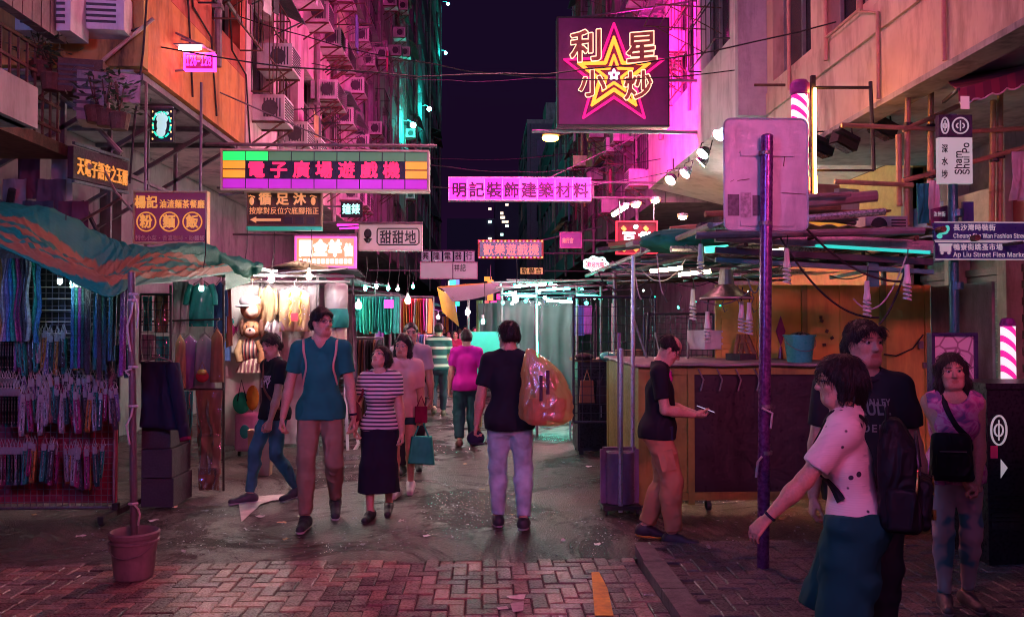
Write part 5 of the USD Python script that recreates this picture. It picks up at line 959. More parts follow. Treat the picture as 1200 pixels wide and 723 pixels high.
# the pole in its bucket
B = ong(157, 676); t = T('awning_pole', 'weathered upright pole tied with ribbons that props up the striped tarpaulin', 'pole', B); top = at(154, 333, B[1])
t.part('shaft', MB().tube([B+[0, 0, .14], [top[0], B[1], top[2]+.08]], .024, 10), M('pole_paint', (.13, .10, .11), .5, .3, dirt=.6)); rib = M('ribbon', (.40, .36, .36), .8)
for py, dx, dy in ((345, 6, 40), (430, -9, 10), (476, -8, 45), (590, 8, 25), (352, -7, 60)):
    a = at(156, py, B[1]-.03); b = at(156+dx, py+dy*.5, B[1]-.05); c = at(157+dx*.6, py+dy, B[1]-.04); t.part('ribbon', MB().tube([a+(b-a)*0, (a+b)/2+[.01, 0, .0], b, (b+c)/2, c], .007, 5).tube([a+[-.028, 0, 0], a+[0, -.012, 0], a+[.028, .01, 0]], .010, 5), rib)
t = T('bucket', 'paint-stained plastic bucket filled with concrete at the foot of the awning pole', 'bucket', B); bm = M('bucket_plastic', (.20, .17, .165), .6, var=.3, scale=5, dirt=.7)
t.part('tub', MB().lathe(B, [(0, .002), (.118, .002), (.125, .02), (.150, .27), (.160, .275), (.162, .30), (.152, .312), (.146, .305), (.140, .28), (.135, .15)], 28), bm, smooth=40); t.part('rim_band', MB().lathe(B, [(.150, .235), (.160, .24), (.160, .252), (.150, .256)], 28), bm); t.part('fill', MB().lathe(B, [(.14, .20), (.09, .235), (.0, .225)], 20), M('cement', (.25, .23, .22), .9)); t.part('handle', MB().tube([B+[.155*math.cos(a), -.155*math.sin(a)-.01, .26-.10*math.sin(a)] for a in np.linspace(0, PI, 10)], .004, 5), steel)
# wire grid panels
wire = M('grid_wire', (.20, .17, .20), .4, .6); mesh_dark = M('grid_dark', (.05, .045, .06), .45, .5)
def grid_panel(name, lab, x0, x1, z0, z1, y, step, mat, r=.003, frame=.012, backing=None, ang=0.0):
    t = T(name, lab, 'display rack', ((x0+x1)/2, y, z0)); g = MB()
    for x in np.arange(x0, x1+.01, step): g.bar((x, y, z0), (x, y, z1), r*2)
    for z in np.arange(z0, z1+.01, step): g.bar((x0, y-.003, z), (x1, y-.003, z), r*2)
    t.part('wires', g, mat, kind='stuff')
    for p, q in (((x0, y, z0), (x0, y, z1)), ((x1, y, z0), (x1, y, z1)), ((x0, y, z1), (x1, y, z1)), ((x0, y, z0), (x1, y, z0))): t.part('rail', MB().tube([p, q], frame, 8), mat)
    if backing is not None: t.part('backing', MB().box((x0+.02, y+.05, z0+.03), (x1-.02, y+.07, z1-.03)), backing)
    return t
xr = at(134, 500, 7.6)[0]
g = grid_panel('wire_rack', 'wide wire grid rack hung with rows of small goods in the front left stall', -5.3, xr, .10, 2.25, 7.6, .055, wire)
g.part('backing', MB().box((-5.3, 7.72, .12), (xr-.03, 7.75, 1.02)), M('crimson_cloth', (.30, .035, .07), .85, dirt=.3)); g.part('backing', MB().box((-5.3, 7.76, 1.03), (xr-.03, 7.79, 2.2)), M('black_cloth', (.02, .018, .025), .9))
for x in (-5.2, xr+.02): g.part('foot', MB().bar((x, 7.3, .06), (x, 8.1, .06), .05).bar((x, 7.6, .06), (x, 7.6, .14), .05), dark_iron); g.part('castor', MB().sphere((x, 7.33, .03), .03, 1), dark_iron)
for z in (.12, 1.03, 1.58): g.part('rod', MB().tube([(-5.3, 7.52, z), (xr, 7.52, z)], .012, 8), wire)
for k in range(5): g.part('price_shelf', MB().bar((-4.1, 7.55, 1.62+k*.10), (-3.55, 7.55, 1.62+k*.10), .02, .008), M('cream_wire', (.5, .4, .35), .5))
# goods on the rack: one of each kind, then copies
pal = [(.55, .22, .05), (.50, .35, .40), (.25, .18, .45), (.05, .20, .45), (.02, .30, .25), (.40, .04, .20), (.06, .05, .08), (.45, .42, .48), (.02, .10, .12), (.28, .05, .35)]
def glossy(name, c): return M(name, tuple(np.array(c)*.62), .22, .45, var=.7, scale=30, bump=.5)
def goods(name, lab, cat, group, kinds, places, mk, jit=.10, seed=5):
    r = random.Random(seed); ps = []
    for k in range(kinds):
        x, y, z = places[k]; t = T(name, lab(k, k), cat, (x, y, z), 0, group, local=True); mk(t, k); ps.append(t)
    for i, (x, y, z) in enumerate(places[kinds:]): k = r.randrange(kinds); copy(ps[k], (x+r.uniform(-.02, .02), y+r.uniform(-.03, .05), z+r.uniform(-.05, .05)*jit*8), r.uniform(-.25, .25), lab(k, i+kinds), tilt=(r.uniform(-jit, jit)*30, r.uniform(-jit, jit)*50, 0), scale=r.uniform(.85, 1.12))
cn = ['orange', 'pinkish white', 'violet', 'blue', 'teal', 'crimson', 'black', 'silver', 'dark teal', 'purple']
def row(px0, px1, py, y, n): return [tuple(at(px0+(px1-px0)*(i+.5)/n, py, y)) for i in range(n)]
def mk_scarf(L, w): 
    def f(t, k):
        V = np.array([[(w*(u-.5)+.012*math.sin(9*v+k), -.012*math.cos(7*u+k+v*2), -L*v) for u in np.linspace(0, 1, 7)] for v in np.linspace(0, 1, 12)]); t.part('cloth', MB().grid(V, (0, .004, 0)), glossy(f'goods_{k}', pal[k]), smooth=True); t.part('hook', MB().tube([(0, 0, -.01), (0, -.01, .03), (0, .03, .045)], .003, 5), wire)
    return f
goods('scarf', lambda k, x: f'long {cn[k]} scarf, {nth(x)} from the left edge of the front left stall', 'scarf', 'scarves at the left edge', 8, row(-4, 44, 303, 7.35, 10), mk_scarf(.70, .045), .03)
def mk_belt(t, k):
    k = (3, 4, 9, 8, 6)[k]; t.part('strap', MB().cbox((0, 0, -.37), (.032, .006, .70)), glossy(f'goods_{k}', pal[k])); t.part('buckle', MB().bar((-.022, 0, 0), (.022, 0, 0), .007).bar((-.022, 0, -.05), (.022, 0, -.05), .007).bar((-.022, 0, 0), (-.022, 0, -.05), .007).bar((.022, 0, 0), (.022, 0, -.05), .007), M('buckle', (.5, .5, .5), .25, 1.0))
goods('belt', lambda k, x: f'{cn[(3, 4, 9, 8, 6)[k]]} belt under the tarpaulin, {nth(x)} from the left of its row', 'belt', 'belts left of the awning pole', 5, row(84, 153, 330, 7.2, 18), mk_belt, .03)
def mk_case(t, k):
    k = (0, 1, 5, 4, 6, 7, 8, 2)[k]; t.part('pouch', MB().cbox((0, 0, -.20), (.040, .020, .25)).cbox((0, 0, -.335), (.034, .016, .02)), glossy(f'goods_{k}', pal[k])); t.part('label_card', MB().cbox((0, -.013, -.055), (.032, .003, .06)), M('card_white', (.20, .19, .21), .3)); t.part('string', MB().tube([(-.02, 0, -.03), (0, -.01, .04), (.02, 0, -.03)], .003, 4), rib); t.part('zip', MB().cbox((0, -.013, -.2), (.008, .004, .22)), M('buckle', (.5, .5, .5), .25, 1.0))
def lab_case(what): return lambda k, x: f'{cn[(0, 1, 5, 4, 6, 7, 8, 2)[k]]} pouch, {nth(x)} from the left in the {what} row of the rack'
goods('pouch', lab_case('top'), 'pouch', 'top row of pouches on the wire rack', 8, row(-6, 150, 388, 7.42, 50), mk_case, .10, 1)
goods('pouch', lab_case('middle'), 'pouch', 'middle row of pouches on the wire rack', 8, row(-6, 136, 440, 7.40, 46), mk_case, .12, 2)
goods('pouch', lab_case('second middle'), 'pouch', 'second middle row of pouches on the wire rack', 8, row(-4, 134, 452, 7.34, 40), mk_case, .12, 7)
goods('pouch', lab_case('bottom'), 'pouch', 'bottom row of pouches on the wire rack', 8, row(-4, 122, 520, 7.40, 30), mk_case, .12, 3)
# garments and bags in clear plastic
def sheet_fold(P, n=14, m=16, amp=.02, fr=18, seed=0, drop=0.0):
    """A hanging cloth between four corners (top left, top right, bottom right, bottom left) with folds."""
    a, b, c, d = [np.asarray(p, float) for p in P]; U, W = np.meshgrid(np.linspace(0, 1, n), np.linspace(0, 1, m)); V = ((1-W)[..., None]*((1-U)[..., None]*a+U[..., None]*b)+W[..., None]*((1-U)[..., None]*d+U[..., None]*c))
    nrm = np.cross(b-a, d-a); nrm /= np.linalg.norm(nrm)+1e-9; ph = meshkit.noise(np.stack([U*3, W*2, 0*U+seed], -1), seed)*5
    return V+(amp*(.3+.7*W)*np.sin(U*fr+ph))[..., None]*nrm+(amp*.8*(meshkit.fbm(np.stack([U*5, W*6, 0*U], -1), 2, seed)-.5))[..., None]*nrm
def cloth(name, lab, cat, q, y, mat, amp=.02, fr=18, seed=0, group=None, y2=None, thick=.01):
    P = [at(*p, y) for p in q[:2]]+[at(*p, y2 or y) for p in q[2:]]; return one(name, MB().grid(sheet_fold(P, amp=amp, fr=fr, seed=seed), (0, thick, 0)), mat, lab, cat, group, smooth=True)
film = clear_film('clear_plastic')
def garment(name, lab, cat, cx, top, w, h, y, mat, sleeves=.35, wrap=True, seed=0, flare=1.0, group=None, hanger=True, under=None):
    """A shirt or dress on its hanger: body, sleeves, hanger, and a clear cover."""
    s = pxm(y); o = at(cx, top, y); W, Hh = w*s, h*s; t = T(name, lab, cat, o, 0, group); n, m = 15, 18; U, Vv = np.meshgrid(np.linspace(-1, 1, n), np.linspace(0, 1, m))
    wd = W/2*np.where(Vv < .12, .62+.38*Vv/.12, 1+(flare-1)*(Vv-.12)/.88); X = o[0]+U*wd; Z = o[2]-Hh*Vv-np.where(Vv < .2, np.abs(U)*.05*(1-Vv*5), 0); D = .035*np.sin(U*7+seed+2*Vv)*(.3+.7*Vv)*W+.05*W*(1-U**2)
    t.part('body', MB().grid(np.stack([X, y-D, Z], -1), (0, .03, 0)), mat, smooth=True)
    if sleeves:
        for k in (-1, 1): a = np.array([o[0]+k*W*.42, y, o[2]-Hh*.07]); b = a+np.array([k*W*.20, -.02, -Hh*sleeves]); t.part('sleeve', MB().tube([a, (a+b)/2+[k*W*.05, 0, 0], b], [W*.14, W*.13, W*.12], 8), mat, smooth=True)
    if hanger: t.part('hanger', MB().tube([o+[-W*.32, 0, -.03], o+[0, 0, .02], o+[W*.32, 0, -.03]], .006, 5).tube([o+[0, 0, .02], o+[0, 0, .07], o+[.03, 0, .09], o+[.02, 0, .11]], .004, 5), wire)
    if wrap: t.part('clear_cover', MB().grid(np.stack([o[0]+U*wd*1.12, y-.10-D*1.2-.01*np.sin(U*11+Vv*9+seed), Z+.02], -1)), film, smooth=True)
    return t
C = lambda n, c, **k: fabric(n, c, .2, .5, 5.0) if not k else M(n, c, .85, var=.2, scale=9, bump=.25, **k)
teal_c, grey_c, brown_c, lilac_c, cream_c, navy_c = C('teal_cloth', (.02, .26, .23)), C('grey_cloth', (.24, .22, .24)), C('brown_cloth', (.22, .10, .06)), C('lilac_cloth', (.32, .14, .34)), C('cream_satin', (.55, .38, .20)), C('navy_cloth', (.015, .015, .035))
grid_panel('wire_rack', 'small dark wire grid panel with wrapped goods right of the awning pole', *[at(164, 425, 8.6)[0], at(200, 425, 8.6)[0], at(164, 425, 8.6)[2], at(164, 345, 8.6)[2]], 8.6, .075, mesh_dark)
for i, (a, c) in enumerate((((167, 347, 178, 388), teal_c), ((181, 346, 197, 390), brown_c), ((166, 392, 181, 422), grey_c), ((183, 394, 198, 423), teal_c))):
    q = [(a[0], a[1]), (a[2], a[1]), (a[2], a[3]), (a[0], a[3])]; n_ = ['teal', 'brown', 'grey', 'dark teal'][i]; cloth('wrapped_cloth', f'folded {n_} cloth on the small wire grid panel, {["top left", "top right", "bottom left", "bottom right"][i]}', 'cloth', q, 8.66, c, .012, 9, i); cloth('clear_bag', f'clear plastic bag over the {n_} cloth on the small wire grid panel', 'plastic bag', q, 8.55, film, .012, 12, i+4, thick=.002)
cloth('curtain', 'plain grey curtain hanging behind the small wire grid panel', 'curtain', [(203, 330), (221, 330), (216, 390), (203, 392)], 8.9, grey_c, .03, 12, 3)
garment('shirt_on_hanger', 'teal shirt in clear plastic under the end of the striped tarpaulin', 'shirt', 236, 330, 27, 52, 8.9, teal_c, .45, True, 1)
garment('shirt_on_hanger', 'dark navy shirt hanging beside the teal shirt', 'shirt', 258, 330, 14, 60, 9.1, C('blue_cloth', (.03, .08, .20)), .6, False, 2)
cloth('curtain', 'orange brown cloth strip hanging right of the teal shirt', 'curtain', [(263, 332), (270, 332), (272, 405), (264, 408)], 9.2, brown_c, .02, 6, 8)
t = T('hanging_rail', 'thin black rail across the wrapped clothes', 'rail', at(200, 376, 8.85)); t.part('rail', MB().tube([at(163, 377, 8.85), at(262, 374, 8.85)], .010, 6), dark_iron); t.part('rail', MB().tube([at(200, 456, 8.75), at(262, 456, 8.75)], .012, 6), dark_iron); t.part('post', MB().tube([at(200, 334, 8.85), ong(200, 572)], .012, 6), dark_iron); t.part('post', MB().tube([at(262, 334, 8.85), ong(262, 575)], .012, 6), dark_iron)
for i, (cx, top, w, h, mt, lb) in enumerate(((222, 393, 20, 62, lilac_c, 'lilac dress in clear plastic'), (240, 392, 20, 62, grey_c, 'grey dress in clear plastic'), (211, 392, 10, 62, cream_c, 'narrow cream garment in clear plastic'), (254, 385, 12, 62, brown_c, 'brown patterned garment in clear plastic'))): garment('dress_on_hanger', lb+' on the upper rail', 'dress', cx, top, w, h, 8.75-.02*i, mt, 0, True, i, 1.25)
t = T('handbag', 'small red and gold handbag pinned over the grey dress', 'handbag', at(237, 440, 8.6)); t.part('bag', MB().sphere(at(237, 441, 8.6), (.065, .03, .06), 2), C('red_leather', (.25, .02, .03))); t.part('flap', MB().sphere(at(237, 436, 8.585), (.05, .025, .03), 2), M('gold_cloth', (.55, .35, .08), .35, .6)); t.part('handle', MB().tube([at(232, 436, 8.6), at(237, 424, 8.6), at(242, 436, 8.6)], .006, 5), brown_c)
for i, (a, mt, lb) in enumerate((((203, 458, 214, 560), grey_c, 'grey cloth'), ((214, 458, 226, 520), teal_c, 'dark teal cloth'), ((229, 457, 260, 512), brown_c, 'upper brown blanket'), ((231, 508, 259, 556), C('tan_cloth', (.30, .17, .11)), 'middle tan blanket'), ((232, 548, 258, 574), brown_c, 'lower brown blanket'))):
    q = [(a[0], a[1]), (a[2], a[1]), (a[2]-1, a[3]), (a[0]+2, a[3])]; cloth('wrapped_cloth', f'{lb} hanging under the lower rail', 'cloth', q, 8.76-.03*i, mt, .025, 8, i+20); cloth('clear_bag', f'crinkled clear plastic over the {lb} of the lower rail', 'plastic bag', q, 8.66-.03*i, film, .03, 11, i+30, thick=.002)
t = T('jacket', 'black jacket hanging open beside the awning pole', 'jacket', at(188, 423, 7.9)); b = MB().grid(sheet_fold([at(166, 424, 7.9), at(203, 424, 7.9), at(213, 505, 7.8), at(165, 500, 7.9)], amp=.03, fr=14, seed=3), (0, .03, 0)); t.part('body', b, navy_c, smooth=True)
t.part('sleeve', MB().tube([at(202, 428, 7.9), at(209, 465, 7.8), at(217, 512, 7.75)], [.07, .06, .05], 8), navy_c, smooth=True); t.part('cuff', MB().tube([at(216, 508, 7.76), at(217.5, 516, 7.75)], .052, 8), C('wine_cloth', (.16, .01, .05))); t.part('hanger', MB().tube([at(170, 424, 7.88), at(186, 418, 7.88), at(203, 424, 7.88)], .008, 5), wire)
t = T('crate_stack', 'dark covered stack of boxes under the black jacket', 'box', ong(186, 590)); y = 8.0
for k, (a, b_) in enumerate(((590, 560), (559, 528), (527, 500))): t.part('box', MB().box((at(166, 500, y)[0], y, .02+k*.27), (at(204-k*2, 500, y)[0], y+.5, .28+k*.27)), C('dark_box', (.035, .03, .04), dirt=.3))
# toy and bag stall
yb = 11.4; t = T('toy_stall', 'toy stall of white panels behind the stuffed toys', 'market stall', at(300, 500, yb)*[1, 1, 0]); wp = M('white_panel', (.60, .56, .55), .6, var=.15, dirt=.3)
t.part('panel', MB().box(at(262, 330, yb), at(306, 522, yb)+[0, .06, 0]), wp); t.part('panel', MB().box(at(307, 330, yb)+[0, .02, 0], at(372, 520, yb)+[0, .09, 0]), C('pale_panel', (.35, .30, .32)))
for px in (262, 306, 372): t.part('post', MB().tube([at(px, 322, yb-.05), at(px, 535, yb-.05)], .02, 8), steel)
t.part('rail', MB().tube([at(262, 330, yb-.3), at(410, 330, yb-.3)], .018, 8), steel); t.part('rail', MB().tube([at(262, 322, yb-.8), at(415, 324, yb-.8)], .018, 8), steel)
def toys():
    y = 10.9; s = pxm(y); P = lambda px, py, d=0: at(px, py, y-d); f1, f2, f3 = C('toy_brown', (.30, .13, .07)), C('toy_pink', (.55, .33, .28)), C('toy_tan', (.45, .28, .16))
    t = T('stuffed_toy', 'stuffed monkey face under a grey cap, topmost of the hanging toys', 'stuffed toy', P(294, 362)); t.part('head', MB().sphere(P(294, 362), (.13, .10, .13), 3), f1, smooth=True); t.part('cap', MB().sphere(P(293, 353), (.135, .11, .09), 3).sphere(P(285, 359, .08), (.10, .08, .02), 2), C('toy_grey', (.28, .25, .28)), smooth=True); t.part('face', MB().sphere(P(295, 364, .075), (.08, .05, .085), 2), f2, smooth=True)
    t = T('stuffed_toy', 'stuffed dog with floppy ears and pale muzzle between cap toy and striped doll', 'stuffed toy', P(295, 387)); t.part('head', MB().sphere(P(295, 386), (.12, .10, .115), 3), f1, smooth=True); t.part('muzzle', MB().sphere(P(293, 389, .09), (.065, .05, .055), 2), f2, smooth=True); t.part('nose', MB().sphere(P(293, 386.5, .14), .014, 1), navy_c)
    for k in (-1, 1): t.part('ear', MB().sphere(P(295+k*11, 384, .02), (.035, .05, .11), 2), C('toy_dark', (.10, .04, .03)), smooth=True); t.part('eye', MB().sphere(P(293+k*4, 382.5, .10), .011, 1), navy_c)
    t = T('stuffed_toy', 'striped doll with long arms and a pleated skirt, lowest of the hanging toys', 'stuffed toy', P(295, 415)); sm = stripes('toy_stripe', [(0, (.55, .40, .30)), (.34, (.35, .06, .08)), (.62, (.06, .05, .07))], .045, 'x'); t.part('torso', MB().sphere(P(292, 410), (.11, .09, .15), 3), sm, smooth=True)
    t.part('arm', MB().tube([P(303, 400), P(309, 412, .04), P(306, 426, .08)], [.05, .06, .045], 8), f1, smooth=True); t.part('arm', MB().tube([P(284, 400), P(279, 412, .05), P(281, 424, .08)], [.05, .055, .04], 8), f3, smooth=True)
    n = 36; b = MB(); a = np.linspace(0, 2*PI, n+1)[:-1]; rr = 1+.10*np.cos(a*18); b.lathe((0, 0, 0), [(.05, 0), (.05, 0)], 3); q = P(295, 420); b = MB(); V = np.array([[q+[r*rr[i]*math.cos(a[i]), r*.7*rr[i]*math.sin(a[i]), -h] for i in range(n)]+[q+[r*rr[0], 0, -h]] for r, h in ((.07, 0), (.14, .07), (.185, .17))]); b.grid(V, (0, 0, -.006)); t.part('skirt', b, stripes('skirt_stripe', [(0, (.50, .38, .30)), (.5, (.16, .05, .07))], .05, 'x'))
    t.part('loop', MB().tube([P(295, 352), P(296, 330)], .005, 4), rib)
toys()
garment('dress_on_hanger', 'cream satin dress with gold embroidery and a red tag above the tall man', 'dress', 345, 336, 34, 52, 11.0, cream_c, 0, True, 5, 1.05); one('price_tag', MB().box(at(341, 367, 10.75), at(349, 376, 10.75)+[0, .004, 0]), M('red_card', (.6, .02, .04), .5), 'small red price tag pinned on the cream satin dress', 'tag')
for i, px in enumerate((352, 340)): one('trim', MB().tube([at(px, 340+3*k, 10.83)+[.012*math.sin(k*1.7), 0, 0] for k in range(15)], .012, 5), M('gold_cloth', (.55, .35, .08)), ['right gold embroidered band on the cream satin dress', 'left gold embroidered band on the cream satin dress'][i], 'trim')
garment('dress_on_hanger', 'narrow cream dress hanging right of the stuffed toys', 'dress', 314, 334, 18, 60, 11.1, cream_c, .5, True, 6); garment('shirt_on_hanger', 'white blouse hanging above the boy in jeans', 'shirt', 322, 375, 16, 34, 11.0, C('white_cloth', (.55, .5, .5)), .3, True, 7)
for i, (px, c) in enumerate(((268, (.02, .3, .25)), (272, (.5, .05, .3)), (276, (.6, .55, .5)), (265, (.1, .2, .5)))): garment('small_garment', f'small {["teal", "magenta", "white", "blue"][i]} garment on the white panel left of the toys', 'garment', px, 372+i*9, 9, 24, 11.2-.03*i, C(f'small_{i}', c), .2, False, i)
t = T('suitcase', 'pink children suitcase with a printed figure standing below the toys', 'suitcase', ong(287, 535)); y = t.loc[1]; x0, x1 = at(275, 500, y)[0], at(301, 500, y)[0]; pk = M('pink_shell', (.55, .20, .40), .35, var=.15)
hull = trimesh.convex.convex_hull(np.vstack([trimesh.creation.icosphere(1).vertices*.05+p for p in [(x0+.05, y, .12), (x1-.05, y, .12), (x0+.05, y, .52), (x1-.05, y, .52), (x0+.05, y+.16, .12), (x1-.05, y+.16, .12), (x0+.05, y+.16, .52), (x1-.05, y+.16, .52)]]))
t.part('shell', hull, pk, smooth=40); t.part('print', MB().sphere(((x0+x1)/2, y-.045, .33), (.07, .012, .10), 2), M('print_teal', (.02, .3, .3), .5)); t.part('handle', MB().tube([(x0+.08, y+.08, .56), (x0+.08, y+.08, .72), (x1-.08, y+.08, .72), (x1-.08, y+.08, .56)], .010, 6), steel)
for k in (x0+.05, x1-.05): t.part('wheel', MB().tube([(k-.015, y+.05, .035), (k+.015, y+.05, .035)], .035, 10), dark_iron)
t = T('suitcase', 'green and orange bags piled on the pink suitcase', 'bag', ong(290, 533)+[0, .1, .58]); t.part('bag', MB().sphere(at(283, 472, 11.05), (.11, .08, .14), 2), C('green_bag', (.02, .35, .2)), smooth=True); t.part('bag', MB().sphere(at(296, 466, 11.0), (.08, .07, .16), 2), C('orange_bag', (.5, .2, .03)), smooth=True); t.part('strap', MB().tube([at(278, 470, 10.95), at(283, 445, 10.95), at(289, 470, 10.95)], .008, 5), navy_c)
t = T('paper_bag', 'tan paper carrier bag standing behind the boy in jeans', 'bag', ong(300, 558)); y = t.loc[1]; a, b = at(290, 500, y)[0], at(318, 500, y)[0]; t.part('bag', MB().prism([(a+.02, y, 0.005), (b-.02, y, .005), (b, y, .50), (a, y, .52)], (0, .13, 0)), C('kraft', (.42, .25, .17))); t.part('handle', MB().tube([(a+.07, y-.005, .5), (a+.10, y-.01, .62), (b-.10, y-.01, .62), (b-.07, y-.005, .5)], .005, 5), rib)
# mannequin, mirror, stands
t = T('mannequin', 'headless mannequin in a white top and teal shorts hung high above the tall man', 'mannequin', at(393, 400, 11.8)); y = 11.8; P = lambda px, py: at(px, py, y); skn = M('mannequin_skin', (.5, .30, .24), .4)
t.part('legs', MB().tube([P(389, 380), P(391, 396), P(396, 415)], [.09, .075, .05], 12).tube([P(399, 380), P(400, 396), P(403, 415)], [.09, .075, .05], 12), skn, smooth=True); t.part('shorts', MB().tube([P(394, 362), P(394, 372), P(394, 384)], [.155, .175, .17], 16), C('teal_shorts', (.02, .22, .19)), smooth=True); t.part('top', MB().tube([P(394, 330), P(394, 334), P(394, 345), P(394, 364)], [.08, .16, .165, .15], 16), C('white_cloth', (.55, .5, .5)), smooth=True); t.part('neck', MB().tube([P(394, 332), P(394, 326)], [.05, .045], 10), skn); t.part('sun_hat', MB().sphere(P(393, 325), (.13, .13, .06), 2), C('wine_cloth', (.16, .01, .05)))
t = T('standing_mirror', 'white framed mirror leaning beside the tall man', 'mirror', ong(420, 540)); y = 11.9
for p, q in (((404, 430), (408, 540)), ((404, 430), (420, 520)), ((420, 520), (408, 540))): t.part('frame', MB().bar(at(*p, y), at(*q, y-.15), .035), wp)
for k in range(3): t.part('rung', MB().bar(at(398+k, 425+k*18, y+.1), at(416, 425+k*18, y+.1), .02), steel)
cloth('curtain', 'grey curtain hanging between the mannequin and the teal clothes', 'curtain', [(404, 345), (416, 345), (420, 470), (403, 470)], 12.3, grey_c, .06, 12, 2)
# racks of clothes farther down
def rail_of_clothes(lab, px0, px1, py, h, y, n, cols, what, seed, kind='garment', grp=None):
    r = random.Random(seed); a, b = at(px0-3, py-2, y), at(px1+3, py-2, y); t = T('clothes_rail', lab, 'clothes rail', ((a[0]+b[0])/2, y, 0)); t.part('rail', MB().tube([a, b], .018, 8), steel)
    for p in (a, b): t.part('post', MB().tube([p, p*[1, 1, 0]], .016, 8), steel)
    for i in range(n):
        px = px0+(px1-px0)*(i+.5)/n; w = (px1-px0)/n*r.uniform(1.0, 1.5); c = r.randrange(len(cols)); mt = C(f'{what}_{c}'.replace(' ', '_'), cols[c][1])
        o = at(px, py, y); s = pxm(y); V = np.array([[(o[0]+(u-.5)*w*s*(.55 if v < .05 else 1)+.01*math.sin(4*v+i), y-.16+.32*u+.03*math.sin(8*u+i), o[2]-v*h*s*(.9+.15*((i*37) % 7)/7)) for u in np.linspace(0, 1, 6)] for v in np.linspace(0, 1, 7)])
        one(kind, MB().grid(V, (.012, 0, 0)), mt, f'{cols[c][0]} {kind}, {nth(i)} from the left on the {what}', kind, grp or f'{what}', smooth=True)
rail_of_clothes('rail of teal clothes left of the striped-shirt woman', 416, 466, 348, 42, 15.5, 14, [('teal', (.02, .36, .28)), ('dark teal', (.015, .20, .18)), ('sea green', (.05, .45, .33))], 'rail of teal clothes', 4)
rail_of_clothes('rail of bright mixed clothes beyond the teal ones', 466, 505, 350, 40, 17.5, 14, [('magenta', (.5, .03, .28)), ('orange', (.5, .18, .04)), ('violet', (.2, .04, .35)), ('red', (.45, .03, .04)), ('white', (.5, .45, .45))], 'rail of bright clothes', 5)
rail_of_clothes('low rail of dark trousers beside the mirror', 418, 446, 398, 90, 14.0, 10, [('black', (.02, .02, .025)), ('brown', (.16, .09, .05)), ('grey', (.12, .11, .13))], 'low rail of trousers', 6, 'trousers')
rail_of_clothes('far rail of patterned dresses behind the couple', 484, 508, 392, 46, 19, 9, [('pink', (.5, .2, .3)), ('white', (.5, .45, .45)), ('blue', (.1, .2, .45))], 'far rail of dresses', 8, 'dress')
t = T('price_board', 'magenta price board hanging on the teal clothes', 'sign', at(457, 355, 15.2)); t.part('board', MB().box(at(450, 351, 15.2), at(461, 361, 15.2)+[0, .01, 0]), E('price_magenta', (1.0, .08, .8), .8))
# pale canopy and its clutter above the left stalls
t = T('stall_canopy', 'tattered canopy frame over the toy stall with rods and rolled sheets', 'canopy', at(340, 320, 11)); 
for k in range(9): a, b = at(262+k*17, 322+(k % 3)*3, 10.2+.25*k), at(300+k*15, 318+(k % 2)*6, 12.5+.2*k); t.part('rod', MB().tube([a, b], .014, 6), [steel, pipe_m, rust][k % 3])
for k in range(6): a = at(275+k*24, 314+(k % 3)*2, 10.5+.3*k); t.part('sheet', MB().cbox(a, (.5, .7, .02), rz=.3*k, rx=.1*((k % 3)-1), ry=.12*((k % 2)*2-1)), [C('tan_sheet', (.45, .30, .2)), wp, C('dark_sheet', (.06, .055, .07))][k % 3])
t = T('stall_roof', 'long low roof of dark sheets over the far left stalls', 'stall roof', (-3.2, 18, 2.5))
for k in range(7): y0 = 13.4+k*1.7; t.part('roof_sheet', MB().cbox((-3.1-.15*(k % 2), y0+.8, 2.55+.05*(k % 3)), (2.3, 1.75, .02), ry=.10+.03*(k % 2)), [C('dark_sheet', (.06, .055, .07)), M('tin_sheet', (.25, .24, .26), .45, .6, dirt=.6)][k % 2])
for k in range(5): y0 = 13.6+k*2.8; t.part('post', MB().tube([(-2.05, y0, 0), (-2.05, y0, 2.45)], .018, 6), steel)
# lit bulbs of the left stalls
def bulb(px, py, y, col, s, r, lab, grp=None):
    c = at(px, py, y); t = T('light_bulb', lab, 'light bulb', c, 0, grp); t.part('glass', MB().sphere(c, (r, r, r*1.25), 2), E(f'{col}_{int(s)}', {'bulb_teal': (.62, 1.0, .86), 'bulb_white': (1.0, .86, .80), 'bulb_green': (.06, 1.0, .62), 'bulb_pinkish': (1.0, .55, .62)}[col], s)); t.part('socket', MB().tube([c+[0, 0, r*1.0], c+[0, 0, r*1.0+.07]], [.022, .018], 8), wp); t.part('flex', MB().tube([c+[0, 0, r+.06], c+[.03, .02, r+.3], c+[.02, .05, r+.55]], .005, 4), dark_iron)
bulb(420, 358, 14.8, 'bulb_teal', 220., .055, 'bright white bulb hanging before the teal clothes')
for i, (px, py, y) in enumerate(((428, 338, 16), (441, 336, 17), (455, 338, 17.5), (466, 339, 18), (484, 336, 21), (476, 352, 20), (497, 388, 24), (505, 372, 26))): bulb(px, py, y, ['bulb_green', 'bulb_teal'][i % 2], 120., .036, f'small glowing bulb over the far left stalls, {["first", "second", "third", "fourth", "fifth", "sixth", "seventh", "eighth"][i]} along the row', 'bulbs over the far left stalls')
for i, (px, py, y) in enumerate(((286, 322, 10.4), (318, 327, 10.5), (362, 324, 10.6))): bulb(px, py, y, 'bulb_white', 850., .036, f'white bulb over the toy stall, {["left", "middle", "right"][i]} one', 'bulbs over the toy stall')
for i, (px, py, y) in enumerate(((604, 350, 12.6), (548, 366, 17), (478, 352, 14.2))): bulb(px, py, y, 'bulb_pinkish', 420., .05, ['pink white bulb over the head of the man in pale jeans', 'pink white bulb over the purple-shirt man', 'pink white bulb over the couple in front of the bright clothes'][i])
